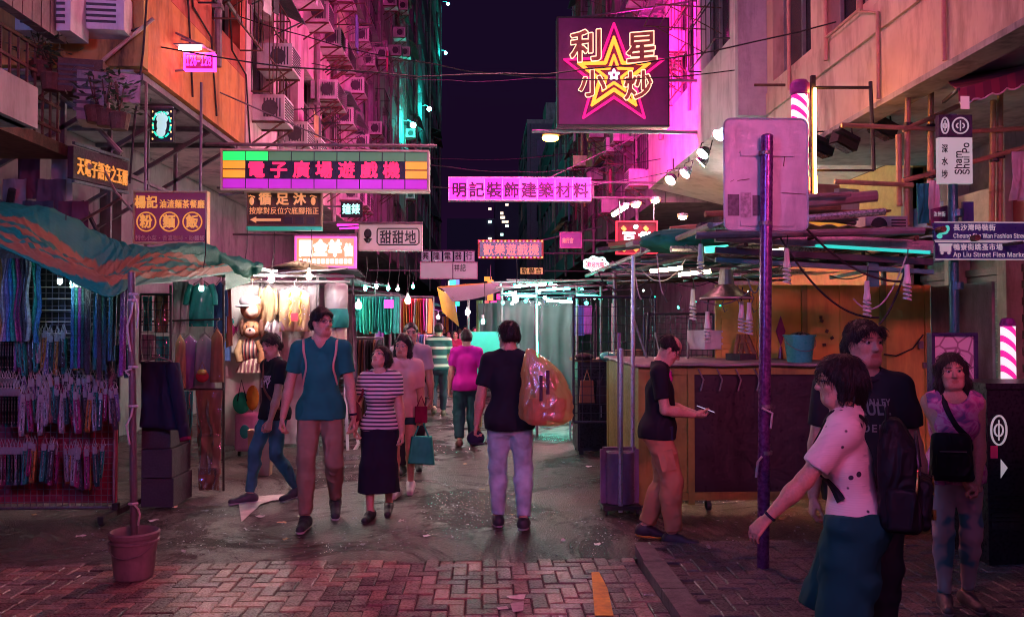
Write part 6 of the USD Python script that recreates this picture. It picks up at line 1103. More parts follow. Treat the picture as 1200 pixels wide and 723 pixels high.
bulb(236, 338, 8.3, 'bulb_teal', 150., .022, 'teal white bulb under the end of the striped tarpaulin'); bulb(70, 330, 7.1, 'bulb_teal', 170., .020, 'small cold bulb over the wire rack under the tarpaulin')
# ------------------------------------------------------------------ stalls, booth and furniture along the right side
tin = M('tin_sheet', (.25, .24, .26), .45, .6, dirt=.6); oliv = M('olive_paint', (.24, .20, .035), .55, var=.25, scale=5, dirt=.6); ply = M('yellow_ply', (.56, .36, .06), .6, var=.18, scale=2.2, bump=.12, dirt=.55, dirtcol=(.10, .05, .02)); blk = M('black_board', (.014, .012, .018), .45, var=.5, scale=3, dirt=.4, dirtcol=(.05, .045, .05)); tarp_grey = M('grey_tarp_top', (.26, .22, .22), .6, var=.3, scale=3, dirt=.5)
# cart with olive frame and black panels
yc = 7.75; x0, x1 = at(748, 500, yc)[0], at(893, 500, yc)[0]+.9; xm = at(806, 500, yc)[0]; t = T('market_cart', 'closed market cart with olive frame and black panels behind the man with the phone', 'cart', ((x0+x1)/2, yc+.8, 0))
for x, d in ((x0, .07), (xm, .06), (x1, .06)): t.part('post', MB().box((x, yc-.01, .06), (x+d, yc+.06, 1.30)), oliv)
t.part('post', MB().box((x0, yc+1.9, .06), (x0+.07, yc+1.97, 1.3)), oliv)
for z in (.10, 1.24): t.part('rail', MB().box((x0+.071, yc-.004, z), (xm-.001, yc+.05, z+.07)), oliv); t.part('rail', MB().box((xm+.061, yc-.004, z), (x1-.001, yc+.05, z+.07)), oliv)
t.part('panel', MB().box((x0+.071, yc+.02, .171), (xm-.001, yc+.04, 1.239)), oliv, label='olive side panel'); t.part('panel', MB().box((xm+.061, yc+.02, .171), (x1-.001, yc+.04, 1.239)), blk, label='black front panel'); t.part('panel', MB().box((x0+.01, yc+.061, .10), (x0+.03, yc+1.899, 1.3)), oliv)
t.part('top', MB().grid(np.stack(np.broadcast_arrays(*(lambda X, Y: (X, Y, 1.325+.035*meshkit.fbm(np.stack([X*4, Y*4, 0*X], -1), 3, 3)))(*np.meshgrid(np.linspace(x0-.03, x1, 40), np.linspace(yc-.06, yc+2, 30)))), -1), (0, 0, -.03)), tarp_grey, smooth=True)
for x in (x0+.2, xm+.2, x1-.2): t.part('castor', MB().tube([(x-.02, yc+.06, .045), (x+.02, yc+.06, .045)], .045, 12), dark_iron); t.part('castor_fork', MB().bar((x, yc+.06, .045), (x, yc+.06, .1), .03), steel)
for k in range(4): a = at(818+k*22, 432, yc-.03); t.part('chain', MB().tube([a, a+[.05, 0, -.10], a+[.02, -.01, -.2]], .008, 5), steel)
# yellow booth
yb = 8.9; t = T('yellow_booth', 'booth of yellow plywood panels under the low pipe roof', 'booth', at(960, 560, yb)*[1, 1, 0])
for k, (a, b) in enumerate(((838, 890), (890, 942), (942, 987), (987, 1034), (1034, 1086))):
    X0, X1 = at(a, 400, yb)[0], at(b, 400, yb)[0]; t.part('panel', MB().box((X0+.006, yb+.01*(k % 2), .04 if k > 2 else 1.0), (X1-.006, yb+.03+.01*(k % 2), 2.12)), ply); t.part('batten', MB().box((X1-.03, yb-.03, .04 if k > 1 else 1.0), (X1+.03, yb-.001, 2.12)), oliv if k % 2 else ply)
for k in range(12): z = 1.25+k*.065; t.part('slat', MB().box((at(845, 400, yb)[0], yb-.02, z), (at(884, 400, yb)[0], yb-.004, z+.045)), ply)
g = at(915, 390, yb-.02); t.part('diamond_charm', MB().prism([at(915, 370, yb-.02), at(920.5, 388, yb-.02), at(915, 406, yb-.02), at(909.5, 388, yb-.02)], (0, .012, 0)), M('wine_card', (.22, .015, .09), .5)); t.part('tassel', MB().tube([at(915, 406, yb-.02), at(914, 428, yb-.02)], [.01, .035], 6), M('wine_card', (.22, .015, .09)))
for k, (px, py) in enumerate(((962, 372), (969, 388), (975, 396), (966, 404), (963, 376))): t.part('hook', MB().cbox(at(px, py, yb-.02), (.03, .01, .035), ry=.5*k), rust)
t.part('side_panel', MB().box((at(1086, 400, yb)[0]+.04, yb-1.1, .05), (at(1086, 400, yb)[0]+.07, yb+.02, 2.1)), tin); t.part('hasp', MB().cbox(at(1079, 404, yb-.04), (.05, .03, .08)).cbox(at(1084, 428, yb-.04), (.04, .03, .06)), steel)
t.part('cable', MB().tube([at(1036, 415, yb-.05), at(1050, 417, yb-.05), at(1070, 408, yb-.05), at(1082, 392, yb-.05)], .008, 5), dark_iron)
t = T('bucket', 'teal green plastic bucket with a steel bowl inside on the cart', 'bucket', at(937, 432, 8.1)); o = t.loc; tb = M('teal_bucket', (.03, .36, .30), .35, var=.12); t.part('tub', MB().lathe(o, [(0, .0), (.105, .0), (.145, .31), (.155, .31), (.155, .325), (.138, .325), (.10, .02)], 28), tb, smooth=40); t.part('handle', MB().tube([o+[.15*math.cos(a), -.155*math.sin(a), .29-.12*math.sin(a)] for a in np.linspace(0, PI, 11)], .004, 5), steel); t.part('bowl', MB().sphere(o+[.01, 0, .31], (.10, .10, .045), 2), M('steel_bowl', (.6, .6, .6), .25, 1.0))
for i, (px, py, sx, sz, c, lb) in enumerate(((823, 428, .30, .08, tarp_grey, 'folded grey tarpaulin lying on the cart'), (868, 420, .18, .10, C('dark_box', (.035, .03, .04)), 'small dark box lying on the cart'), (828, 398, .28, .2, wp, 'white appliance box standing behind the phone man'))): one('box', MB().cbox(at(px, py, 8.6 if i < 2 else 9.0), (sx, .3, sz), rz=.2*i), c, lb, 'box')
t = T('step_ladder', 'small wooden folding ladder standing against the booth', 'ladder', at(870, 430, 8.7)); wood = M('old_wood', (.22, .12, .06), .7, var=.3, scale=8, dirt=.4)
for p, q in (((866, 392), (858, 432)), ((868, 392), (884, 432)), ((872, 392), (866, 432)), ((875, 392), (891, 430))): t.part('leg', MB().bar(at(*p, 8.75), at(*q, 8.65), .035), wood)
for k in range(3): t.part('step', MB().bar(at(864-k*2, 402+k*9, 8.72), at(878+k*4, 402+k*9, 8.72), .05, .015), wood)
# the low roof of pipes and sheets
t = T('pipe_roof', 'low stall roof of stacked pipes and tin sheets over the booth', 'stall roof', (3.4, 8, 2.45)); r = random.Random(9)
def rs(name, p, q, w, mat, h=.018): t.part(name, MB().bar(p, q, w, h), mat)
for k in range(7):
    y = 6.9+k*.85; z = 2.50+.03*(k % 3); X0, X1 = 1.95+.1*(k % 2), 3.75 if k == 0 else 5.2; n = 40; X, Yg = np.meshgrid(np.linspace(X0, X1, n), np.linspace(y, y+.95, 3)); Z = z+.012*np.sin(X*38)+.02*(Yg-y)+.03*np.sin(k+X); t.part('roof_sheet', MB().grid(np.stack([X, Yg, Z], -1), (0, 0, -.004)), [tin, C('dark_sheet', (.06, .055, .07)), M('blue_sheet', (.07, .09, .16), .4, .4, dirt=.5)][k % 3], smooth=40)
for k in range(16):
    y = 6.75+k*.46+r.uniform(-.1, .1); z = 2.40+r.uniform(-.08, .14); a = np.array([1.75+r.uniform(-.1, .3), y, z]); b = np.array([r.uniform(4.2, 5.6) if y > 8.2 else r.uniform(3.1, 3.45), y+r.uniform(-.3, .3), z+r.uniform(-.10, .12)]); t.part('roof_pole', MB().tube([a, b], r.choice([.016, .022, .03]), 8), r.choice([steel, pipe_m, rust, M('pole_alu', (.5, .48, .5), .3, .8), M('teal_pole', (.03, .16, .16), .45)]))
for k in range(12):
    x = 1.8+k*.28; a = np.array([x, 6.65+r.uniform(0, .3), 2.36+r.uniform(-.05, .12)]); b = np.array([x+r.uniform(-.2, .3), r.uniform(10, 14), 2.40+r.uniform(-.06, .12)]); t.part('roof_pole', MB().tube([a, b], r.choice([.014, .02, .026]), 8), r.choice([steel, pipe_m, rust, dark_iron]))
fr0, fr1 = at(838, 276, 6.9), at(1092, 290, 6.75)
for dz, w, m_ in ((0, .10, tin), (-.12, .05, C('dark_sheet', (.06, .055, .07))), (-.2, .035, M('teal_pole', (.03, .16, .16), .45))): t.part('front_beam', MB().bar(fr0+[0, 0, dz], fr1+[0, 0, dz], .06, w), m_)
for px, py0, y in ((742, 300, 7.72), (728, 408, 7.6)): t.part('post', MB().tube([at(px, py0, y), at(px-1, 600, y)], .020, 8), M('post_alu', (.42, .40, .43), .4, .6))
for x, y in ((5.0, 6.9), (1.95, 12.5), (4.4, 9.2)): t.part('post', MB().tube([(x, y, 0), (x, y, 2.5)], .03, 8), steel)
t.part('angle_iron', MB().box(at(1018, 336, 6.8), at(1030, 300, 6.8)+[0, .03, 0]), M('teal_pole', (.03, .16, .16)))
for k in range(8): a = at(700+k*17, 296+k*-3+r.uniform(-2, 4), 8.5+.5*(8-k)); t.part('roof_bundle', MB().cbox(a+[.4, .3, .12], (r.uniform(.4, .9), .35, .06), rz=r.uniform(-.3, .3), ry=r.uniform(-.12, .12)), r.choice([tin, C('dark_sheet', (.06, .055, .07)), tarp_grey, wood]))
one('folded_tarpaulin', (lambda s: (s[0], s[1]))((lambda m: (m.vertices*np.array([.42, .3, .12])*(1+.35*(meshkit.fbm(m.vertices*3+5, 3, 4)-.5))[:, None]+at(803, 287, 8.0)+[0, 0, .03], m.faces))(trimesh.creation.icosphere(3))), C('green_tarp', (.02, .17, .12)), 'crumpled green tarpaulin lying on the pipe roof', 'tarpaulin', smooth=True)
for i, (px, py) in enumerate(((762, 318), (795, 322), (880, 297))): one('tube_lamp', MB().tube([at(px, py, 7.4), at(px+38, py-4, 7.3)], .018, 8), E('tube_warm', (1.0, .74, .44), 16.0), f'lit warm white tube lamp under the pipe roof, {["left", "middle", "right"][i]} one', 'lamp', 'lit tube lamps under the pipe roof')
one('tube_lamp', MB().tube([at(940, 287, 6.85), at(1090, 296, 6.5)], .014, 8), E('tube_teal', (.03, .65, .55), .9), 'dim teal tube lamp along the front of the pipe roof', 'lamp')
one('tube_lamp', MB().tube([at(826, 293, 7.2), at(853, 291, 7.2)], .03, 8), E('tube_mint', (.1, 1.0, .7), 1.3), 'short mint green tube lamp below the crumpled tarpaulin', 'lamp')
# hanging flexes, energy-saving bulbs, dish lamp
for i, (p, q, sag, y) in enumerate((((905, 262), (1030, 372), 60, 6.7), ((770, 300), (778, 345), 25, 7.3), ((820, 352), (880, 340), 20, 7.0), ((922, 240), (1056, 330), 45, 6.5), ((1000, 350), (1062, 300), 65, 6.6), ((842, 300), (893, 318), 12, 7.1), ((700, 330), (770, 320), 30, 8.5), ((745, 325), (752, 350), 15, 7.5), ((700, 318), (742, 308), 12, 9), ((1062, 312), (1030, 380), 20, 6.7))):
    n = 14; one('flex', MB().tube([at(p[0]+(q[0]-p[0])*k/n, p[1]+(q[1]-p[1])*k/n+sag*4*(k/n)*(1-k/n)*.5, y) for k in range(n+1)], .006 if i % 3 else .009, 5), [dark_iron, rib, steel][i % 3], f'sagging {["black", "pale", "grey"][i % 3]} flex below the pipe roof, number {["one", "two", "three", "four", "five", "six", "seven", "eight", "nine", "ten"][i]} from the lowest listing' if False else f'sagging {["black", "pale", "grey"][i % 3]} flex hanging below the pipe roof', 'cable', 'flexes below the pipe roof')
cfl_w = M('bulb_white_glass', (.62, .60, .58), .3)
def cfl(px, py, y, lab, h=.16):
    c = at(px, py, y); t = T('energy_bulb', lab, 'light bulb', c, 0, 'unlit energy-saving bulbs'); t.part('socket', MB().tube([c, c+[0, 0, .10]], [.022, .018], 10), wp); t.part('base', MB().tube([c-[0, 0, .05], c], [.030, .024], 10), wp)
    a = np.linspace(0, 2*PI*4, 44); t.part('spiral', MB().tube([c+[.026*math.cos(k), .026*math.sin(k), -.05-h*.8*i/43] for i, k in enumerate(a)], .008, 5), cfl_w); t.part('flex', MB().tube([c+[0, 0, .1], c+[.01, .0, .22]], .005, 4), dark_iron)
for p in ((812, 352, 7.6, 'spiral bulb left of the dish lamp, hanging highest'), (829, 378, 7.6, 'spiral bulb above the phone man'), (869, 366, 7.4, 'left spiral bulb of the pair right of the dish lamp'), (878, 368, 7.3, 'right spiral bulb of the pair right of the dish lamp'), (922, 306, 6.6, 'bulb right of the purple pole under the front beam'), (1016, 344, 6.6, 'small bulb above the near man'), (1063, 325, 6.5, 'big spiral bulb above the yellow booth corner'), (821, 300, 7.2, 'bulb under the crumpled green tarpaulin')): cfl(*p)
o = at(851, 345, 7.4); t = T('dish_lamp', 'wide dark dish lamp hanging under the pipe roof', 'lamp', o); t.part('shade', MB().lathe(o, [(.05, .10), (.10, .06), (.215, -.02), (.225, -.035), (.215, -.04), (.09, .03), (.04, .06)], 26), M('dark_shade', (.05, .03, .035), .4, .3), smooth=40); t.part('housing', MB().tube([o+[0, 0, .08], o+[0, 0, .22]], [.07, .055], 14), steel); t.part('rim', MB().lathe(o, [(.215, -.045), (.228, -.04), (.228, -.028), (.216, -.03)], 26), M('pale_rim', (.45, .34, .32)))
# wire shelves and black cabinet
grid_panel('wire_shelf', 'tall wire mesh shelf standing between the teal tarpaulins and the pipe roof', at(672, 420, 10.6)[0], at(768, 420, 10.6)[0], .5, at(700, 348, 10.6)[2], 10.6, .11, mesh_dark, .004, .016); grid_panel('wire_shelf', 'fine wire mesh panel behind the phone man', at(755, 420, 9.6)[0], at(836, 420, 9.6)[0], 1.0, at(800, 368, 9.6)[2], 9.6, .06, mesh_dark, .003, .014)
for i, (p, q) in enumerate((((742, 372), (760, 425)), ((760, 365), (757, 430)), ((768, 390), (776, 425)), ((697, 365), (697, 420)), ((808, 372), (806, 420)))): one('rod', MB().tube([at(*p, 9.2), at(*q, 9.0)], .014, 6), [steel, dark_iron][i % 2], f'loose rod leaning among the wire shelves, {["first", "second", "third", "fourth", "fifth"][i]} seen', 'rod', 'loose rods')
yk = 11.2; x0, x1 = at(677, 500, yk)[0], at(742, 500, yk)[0]; z1 = at(700, 424, yk)[2]; t = T('black_cabinet', 'black metal cabinet cluttered on top with copper bags hung on its side', 'cabinet', ((x0+x1)/2, yk, 0)); t.part('carcass', MB().box((x0, yk, .06), (x1, yk+.6, z1)), blk)
for k in range(2): w = (x1-x0)/2; t.part('door', MB().box((x0+.02+k*w, yk-.02, .1), (x0+w-.02+k*w, yk-.002, z1-.06)), M('black_steel', (.02, .018, .022), .35, .4, dirt=.3)); t.part('handle', MB().bar((x0+w-.06+k*.1, yk-.04, .5), (x0+w-.06+k*.1, yk-.04, .65), .015), steel)
t.part('top', MB().box((x0-.04, yk-.05, z1+.002), (x1+.04, yk+.65, z1+.04)), wood)
for k in range(4): t.part('foot', MB().box((x0+.02+(k % 2)*(x1-x0-.1), yk+.02+(k//2)*.5, 0), (x0+.08+(k % 2)*(x1-x0-.1), yk+.08+(k//2)*.5, .059)), dark_iron)
cop = M('copper_bag', (.42, .13, .07), .4, .3, var=.3)
for i, (a, b, m_) in enumerate(((679, 697, cop), (698, 720, C('dark_leather', (.05, .03, .035))))): y = yk-.12; X0, X1 = at(a, 460, y)[0], at(b, 460, y)[0]; zt, zb = at(a, 446, y)[2], at(a, 472, y)[2]; t = T('hanging_bag', ['copper shiny bag hanging on the black cabinet', 'dark leather bag hanging beside the copper one'][i], 'bag', ((X0+X1)/2, y, zb)); t.part('body', MB().prism([(X0, y, zb), (X1, y, zb), (X1-.02, y, zt), (X0+.02, y, zt)], (0, .07, 0)), m_); t.part('handle', MB().tube([((X0*.7+X1*.3), y, zt), ((X0+X1)/2, y, zt+.14), ((X0*.3+X1*.7), y, zt)], .008, 5), m_)
for i, (px, w, h, c, lb) in enumerate(((685, .25, .10, C('dark_leather', (.05, .03, .035)), 'dark bundle'), (712, .22, .13, M('teal_bucket', (.03, .36, .30)), 'teal basin'), (731, .2, .16, wood, 'brown box'), (748, .18, .2, brown_c, 'brown sack'))): one('bundle', MB().sphere(at(px, 418, 11.1), (w/2, .12, h/2), 2) if i != 2 else MB().cbox(at(px, 417, 11.1), (w, .2, h)), c, f'{lb} lying on the black cabinet', 'bundle', smooth=i != 2)
# weighted pole base on castors
o = ong(726, 600); t = T('pole_trolley', 'purple weighted drum on a castor base that holds the thin metal pole', 'trolley', o); dr = M('purple_drum', (.16, .09, .17), .5, var=.25, dirt=.5)
t.part('base', MB().box(o+[-.17, -.16, .05], o+[.17, .16, .085]), dark_iron); t.part('drum', MB().lathe(o, [(0, .09), (.125, .09), (.13, .10), (.13, .53), (.125, .545), (.0, .55)], 24), dr, smooth=40)
for sx in (-1, 1):
    t.part('upright', MB().bar(o+[sx*.15, 0, .085], o+[sx*.15, 0, .57], .03, .05), dr)
    for sy in (-1, 1): t.part('castor', MB().tube([o+[sx*.14-.012, sy*.13, .025], o+[sx*.14+.012, sy*.13, .025]], .025, 10), dark_iron)
t.part('crossbar', MB().bar(o+[-.15, 0, .575], o+[.15, 0, .575], .05, .03), dr); t.part('mast', MB().tube([o+[0, 0, .58], o+[0, 0, 1.62]], .018, 8), dr)
# the purple pole with the back of a sign
o = ong(894, 672); top = at(899, 160, o[1]+.0); t = T('sign_post', 'thick purple metal post rising in front of the booth', 'post', o); t.part('shaft', MB().tube([o, [top[0], o[1], top[2]]], .041, 18), M('purple_post', (.17, .045, .20), .28, .5, var=.3, dirt=.35), smooth=True); t.part('cap', MB().sphere([top[0], o[1], top[2]], (.041, .041, .018), 2), M('purple_post', (.17, .045, .20)))
for py in (180, 262, 530, 476): c = at(897, py, o[1]); t.part('clamp', MB().tube([c+[0, 0, -.012], c+[0, 0, .012]], .046, 16), steel)
for px, py in ((905, 478), (888, 535)): t.part('tied_ribbon', MB().tube([at(893, py, o[1]-.05), at(px, py+6, o[1]-.06), at(px-2, py+24, o[1]-.05)], .008, 5), rib)
yS = o[1]+.06; x0, x1, z0, z1 = rect(849, 140, 946, 270, yS); t = T('traffic_sign', 'scratched pale metal back of a traffic sign fixed to the purple post', 'sign', ((x0+x1)/2, yS, z0)); c_ = .05; P = []
for (cx, cz, a0) in ((x1-c_, z1-c_, 0), (x0+c_, z1-c_, PI/2), (x0+c_, z0+c_, PI), (x1-c_, z0+c_, 1.5*PI)): P += [(cx+c_*math.cos(a0+k*PI/8), yS, cz+c_*math.sin(a0+k*PI/8)) for k in range(5)]
pm = M('pale_metal', (.36, .42, .44), .45, .15, var=.18, scale=4, bump=.08, dirt=.5); t.part('plate', MB().prism(P, (0, .006, 0)), pm); t.part('rim', MB().tube(P+[P[0]], .007, 6, False), pm)
for py in (180, 262): t.part('bracket', MB().box(at(868, py+3, yS-.012), at(930, py-3, yS-.001)), pm)
for k, (a, b) in enumerate((((853, 253), (866, 228)), ((868, 255), (880, 226)), ((882, 253), (890, 229)))): t.part('sticker', MB().box(at(*a, yS-.004), at(*b, yS-.001)), [M('sticker_grey', (.10, .09, .11), .6, var=.6, scale=30), M('sticker_pale', (.3, .28, .3), .6, var=.6, scale=30)][k % 2])
for a, b in (((864, 212), (878, 210)), ((856, 213), (860, 211)), ((866, 179), (876, 177)), ((918, 195), (920, 180)), ((916, 226), (944, 228))): t.part('scratch', MB().bar(at(*a, yS-.002), at(*b, yS-.002), .012, .003), rust)
# barber poles
bp = lambda n, es: stripes(n, [(0, (.85, .80, .85)), (.55, (.75, .02, .30))], .135, rough=.2, es=es, tiltv=(.9, 0, 1.0))
o = at(938, 228, 9.6); tp = at(938, 95, 9.6); t = T('barber_pole', 'lit striped barber pole with glowing edge on the bracket beside the sign back', 'barber pole', o); Lz = tp[2]-o[2]; t.part('cap', MB().lathe([o[0], 9.6, tp[2]-.16], [(.10, 0), (.11, .02), (.11, .12), (.08, .16), (0, .165)], 18), M('magenta_cap', (.25, .02, .22), .4)); t.part('cylinder', MB().tube([[o[0], 9.6, o[2]+.2], [o[0], 9.6, tp[2]-.17]], .095, 20), bp('barber_lit', .9), smooth=40); t.part('base', MB().lathe([o[0], 9.6, o[2]], [(0, 0), (.08, .0), (.11, .04), (.11, .18), (.10, .2)], 18), M('magenta_cap', (.25, .02, .22)))
t.part('edge_light', MB().tube([[o[0]+.155, 9.545, o[2]], [o[0]+.155, 9.545, tp[2]-.1]], .016, 6), E('edge_warm', (1.0, .36, .06), 90.0)); t.part('mast', MB().bar([o[0]+.155, 9.6, o[2]-.15], [o[0]+.155, 9.6, tp[2]+.06], .05), dark_iron)
stay(t, [at(952, 103, 9.6), at(1020, 103, 9.6)], .018, dark_iron); stay(t, [at(1020, 96, 9.6), at(1024, 200, 9.6)], .022, dark_iron); stay(t, [at(952, 200, 9.6), at(1024, 200, 9.6)], .014, dark_iron); stay(t, [at(884, 100, 12), at(920, 100, 12)], .02, rust)
o = at(1182, 452, 7.6); t = T('barber_pole', 'second striped barber pole low at the right edge', 'barber pole', o); t.part('cylinder', MB().tube([o, o+[0, 0, .54]], .062, 18), bp('barber_lit', .9), smooth=40); t.part('cap', MB().lathe(o, [(.065, .54), (.07, .56), (.05, .61), (0, .62)], 16), M('magenta_cap', (.25, .02, .22))); t.part('base', MB().lathe(o, [(0, -.06), (.07, -.06), (.07, 0)], 16), M('magenta_cap', (.25, .02, .22)))
t.part('stand', MB().tube([o*[1, 1, 0]+[0, 0, .045], o-[0, 0, .06]], .02, 8), dark_iron)
# street name signs and the station sign on one post
yp = 7.0; o = at(1121, 600, yp)*[1, 1, 0]; t = T('street_sign_post', 'dark teal post that carries the station sign and the blue street signs', 'post', o); t.part('shaft', MB().tube([o+[0, 0, .045], [o[0], yp, at(1121, 135, yp)[2]]], .040, 14), M('teal_post', (.02, .11, .12), .4, .4), smooth=True)
for py in (335, 250): c = at(1121, py, yp); t.part('collar', MB().tube([c+[0, 0, -.03], c+[0, 0, .03]], .055, 14), M('teal_post', (.02, .11, .12)))
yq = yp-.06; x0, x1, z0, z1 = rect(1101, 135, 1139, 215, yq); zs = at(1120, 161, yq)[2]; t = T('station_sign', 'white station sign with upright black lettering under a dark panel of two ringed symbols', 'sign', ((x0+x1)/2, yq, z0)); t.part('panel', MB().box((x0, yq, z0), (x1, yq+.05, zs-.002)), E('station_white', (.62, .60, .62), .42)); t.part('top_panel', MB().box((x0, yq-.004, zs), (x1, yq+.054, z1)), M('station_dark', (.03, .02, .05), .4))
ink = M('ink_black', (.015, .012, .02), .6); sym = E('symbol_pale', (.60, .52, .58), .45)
for cx, rx in ((1107.5, 4.2), (1125.5, 9.2)):
    g = np.linspace(0, 2*PI, 25); t.part('ring', MB().tube([at(cx+rx*math.cos(a), 147.5+9.2*math.sin(a), yq-.01) for a in g], .007, 5, False), sym); b = MB().bar(at(cx, 141.5, yq-.008), at(cx, 153.5, yq-.008), .010, .006)
    for s in (-1, 1): b.tube([at(cx+s*rx*.5*math.cos(a)*1.0, 147.5-s*0+3.2*math.sin(a)*1.0, yq-.008) for a in np.linspace(-1.0, 1.0, 6)], .006, 5)
    t.part('station_symbol', b, sym)
VU, VV = np.array([0, 0, 1.]), np.array([-1., 0, 0])   # lettering that runs upwards
for txt, px, s in (('Sham', 1127, 8.5), ('Shui Po', 1136, 8.5)):
    for m_ in line_of(txt, at(px, 205, yq-.001), VU, VV, s*pxm(yq)*1.36, .004, 1, 'Inter', squash=.92): t.part('letter', m_, ink)
for k, c in enumerate('深水埗'): m_, _ = char_mesh(c, at(1103.3, 178+k*15, yq-.001), UX, UZ, 9.5*pxm(yq)*1.1, .004, 1, squash=.75); t.part('letter', m_, ink)
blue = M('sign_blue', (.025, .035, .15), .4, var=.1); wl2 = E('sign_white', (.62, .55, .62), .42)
def street_sign(box, lab, cn_, en, pict):
    y = yp-.10; x0, x1, z0, z1 = rect(*box, y); x1 += .25; t = T('street_sign', lab, 'sign', ((x0+x1)/2, y, z0)); t.part('plate', MB().box((x0, y, z0), (x1, y+.03, z1)), blue); t.part('rim', MB().bar((x0, y-.004, z1), (x1, y-.004, z1), .008).bar((x0, y-.004, z0), (x1, y-.004, z0), .008), wl2)
    chars(t, cn_, 1117, box[1]+9.3, 1117+len(cn_)*8.3, 7.6, y-.001, wl2, 1, depth=.004, name='letter'); chars(t, en, 1117, box[3]-3.0, 1204, 5.6, y-.001, wl2, 0, 'letter', 'Inter', .004); pict(t, y)
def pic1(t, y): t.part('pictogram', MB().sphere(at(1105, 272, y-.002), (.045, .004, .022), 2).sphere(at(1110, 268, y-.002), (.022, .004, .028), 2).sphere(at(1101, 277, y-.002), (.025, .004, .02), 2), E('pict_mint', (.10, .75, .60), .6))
def pic2(t, y):
    b = MB().box(at(1101.5, 295, y-.004), at(1114.5, 286, y-.001))
    for cx in (1104, 1112): b.sphere(at(cx, 296.5, y-.002), (.014, .004, .014), 2)
    t.part('pictogram', b.box(at(1100, 288, y-.004), at(1116, 285.5, y-.001)), wl2)
street_sign((1095, 261, 1200, 282), 'upper blue street sign with white lettering for the fashion street', '長沙灣時裝街', 'Cheung Sha Wan Fashion Street', pic1); street_sign((1096, 284, 1200, 304), 'lower blue street sign with white lettering for the flea market', '鴨寮街跳蚤市場', 'Ap Liu Street Flea Market', pic2)
y = yp+.12; x0, x1, z0, z1 = rect(1092, 241, 1126, 262, y); t = T('street_sign', 'purple street sign turned sideways behind the blue ones', 'sign', ((x0+x1)/2, y, z0)); t.part('plate', MB().prism([(x0, y, z0-.03), (x1, y+.1, z0+.03), (x1, y+.1, z1+.03), (x0, y, z1-.03)], (0, .02, 0)), M('sign_purple', (.14, .03, .11), .4)); chars(t, '汝州街', 1094, 254, 1108, 6, y-.012, wl2, 0, depth=.004, name='letter'); t.part('plate', MB().box((x1+.01, y-.02, z0+.02), (x1+.10, y+.01, z1+.03)), blue)
# map board and black cabinet at the right edge
y = 6.6; x0, x1, z0, z1 = rect(1093, 390, 1146, 480, y); t = T('map_board', 'dark framed street map board behind the woman with the crossbody bag', 'map board', ((x0+x1)/2, y, .045)); framed(t, x0, x1, z0, z1, y, .025, .08, M('map_frame', (.03, .02, .08), .4)); t.part('map', MB().box((x0+.026, y+.02, z0+.026), (x1-.026, y+.05, z1-.026)), usdkit.material(stage, '/World/Looks/street_map', {'tc': ('texture_coordinate', {}), 'v': ('voronoi_texture', {'scale': 9.0, 'feature': 'distance_to_edge'}), 'n': ('noise_texture', {'scale': 11.0}), 'r': ('rgb_ramp', {'ramp': [(0, (.26, .16, .20)), (.05, (.28, .18, .22)), (.07, (.58, .48, .50)), (1, (.62, .52, .54))]}), 'p': ('principled_bsdf', {'roughness': .35})}, [('tc.object', 'v.vector'), ('v.distance', 'r.fac'), ('r.color', 'p.base_color')], surface='p.BSDF'))
for x in (x0+.01, x1-.04): t.part('leg', MB().box((x, y+.01, .046), (x+.04, y+.06, z0-.001)), M('map_frame', (.03, .02, .08)))
y = 5.75; x0 = at(1157, 500, y)[0]; x1 = x0+.62; z1 = at(1160, 456, y)[2]; t = T('kiosk_cabinet', 'black street cabinet with a ringed white symbol and an arrow at the right edge', 'cabinet', ((x0+x1)/2, y, .045)); km = M('kiosk_black', (.012, .010, .018), .35, .2, dirt=.2); t.part('carcass', MB().box((x0, y, .05), (x1, y+.5, z1)), km); t.part('lid', MB().box((x0-.02, y-.02, z1+.002), (x1+.02, y+.52, z1+.04)), km)
g = np.linspace(0, 2*PI, 25); c = (1170.5, 504); t.part('ring', MB().tube([at(c[0]+9*math.cos(a), c[1]+17*math.sin(a), y-.006) for a in g], .007, 5, False), sym); t.part('station_symbol', MB().bar(at(1170.5, 492, y-.004), at(1170.5, 516, y-.004), .012, .006).tube([at(1170.5-5*math.cos(a), 504-7*math.sin(a), y-.005) for a in np.linspace(-PI/2, PI/2, 8)], .006, 5).tube([at(1170.5+5*math.cos(a), 504-7*math.sin(a), y-.005) for a in np.linspace(-PI/2, PI/2, 8)], .006, 5), sym)
t.part('arrow', MB().prism([at(1173, 538, y-.004), at(1181, 548, y-.004), at(1173, 560, y-.004)], (0, .003, 0)), sym); t.part('sticker', MB().box(at(1161, 537, y-.004), at(1169, 522, y-.001)), M('sticker_red', (.5, .04, .12), .5)); t.part('slot', MB().box(at(1163, 620, y-.004), at(1195, 600, y-.001)), dark_iron)
for k in range(7): t.part('louvre', MB().box(at(1161, 582+k*5, y-.008), at(1198, 580+k*5, y-.001)), M('black_steel', (.02, .018, .022), .35, .4))
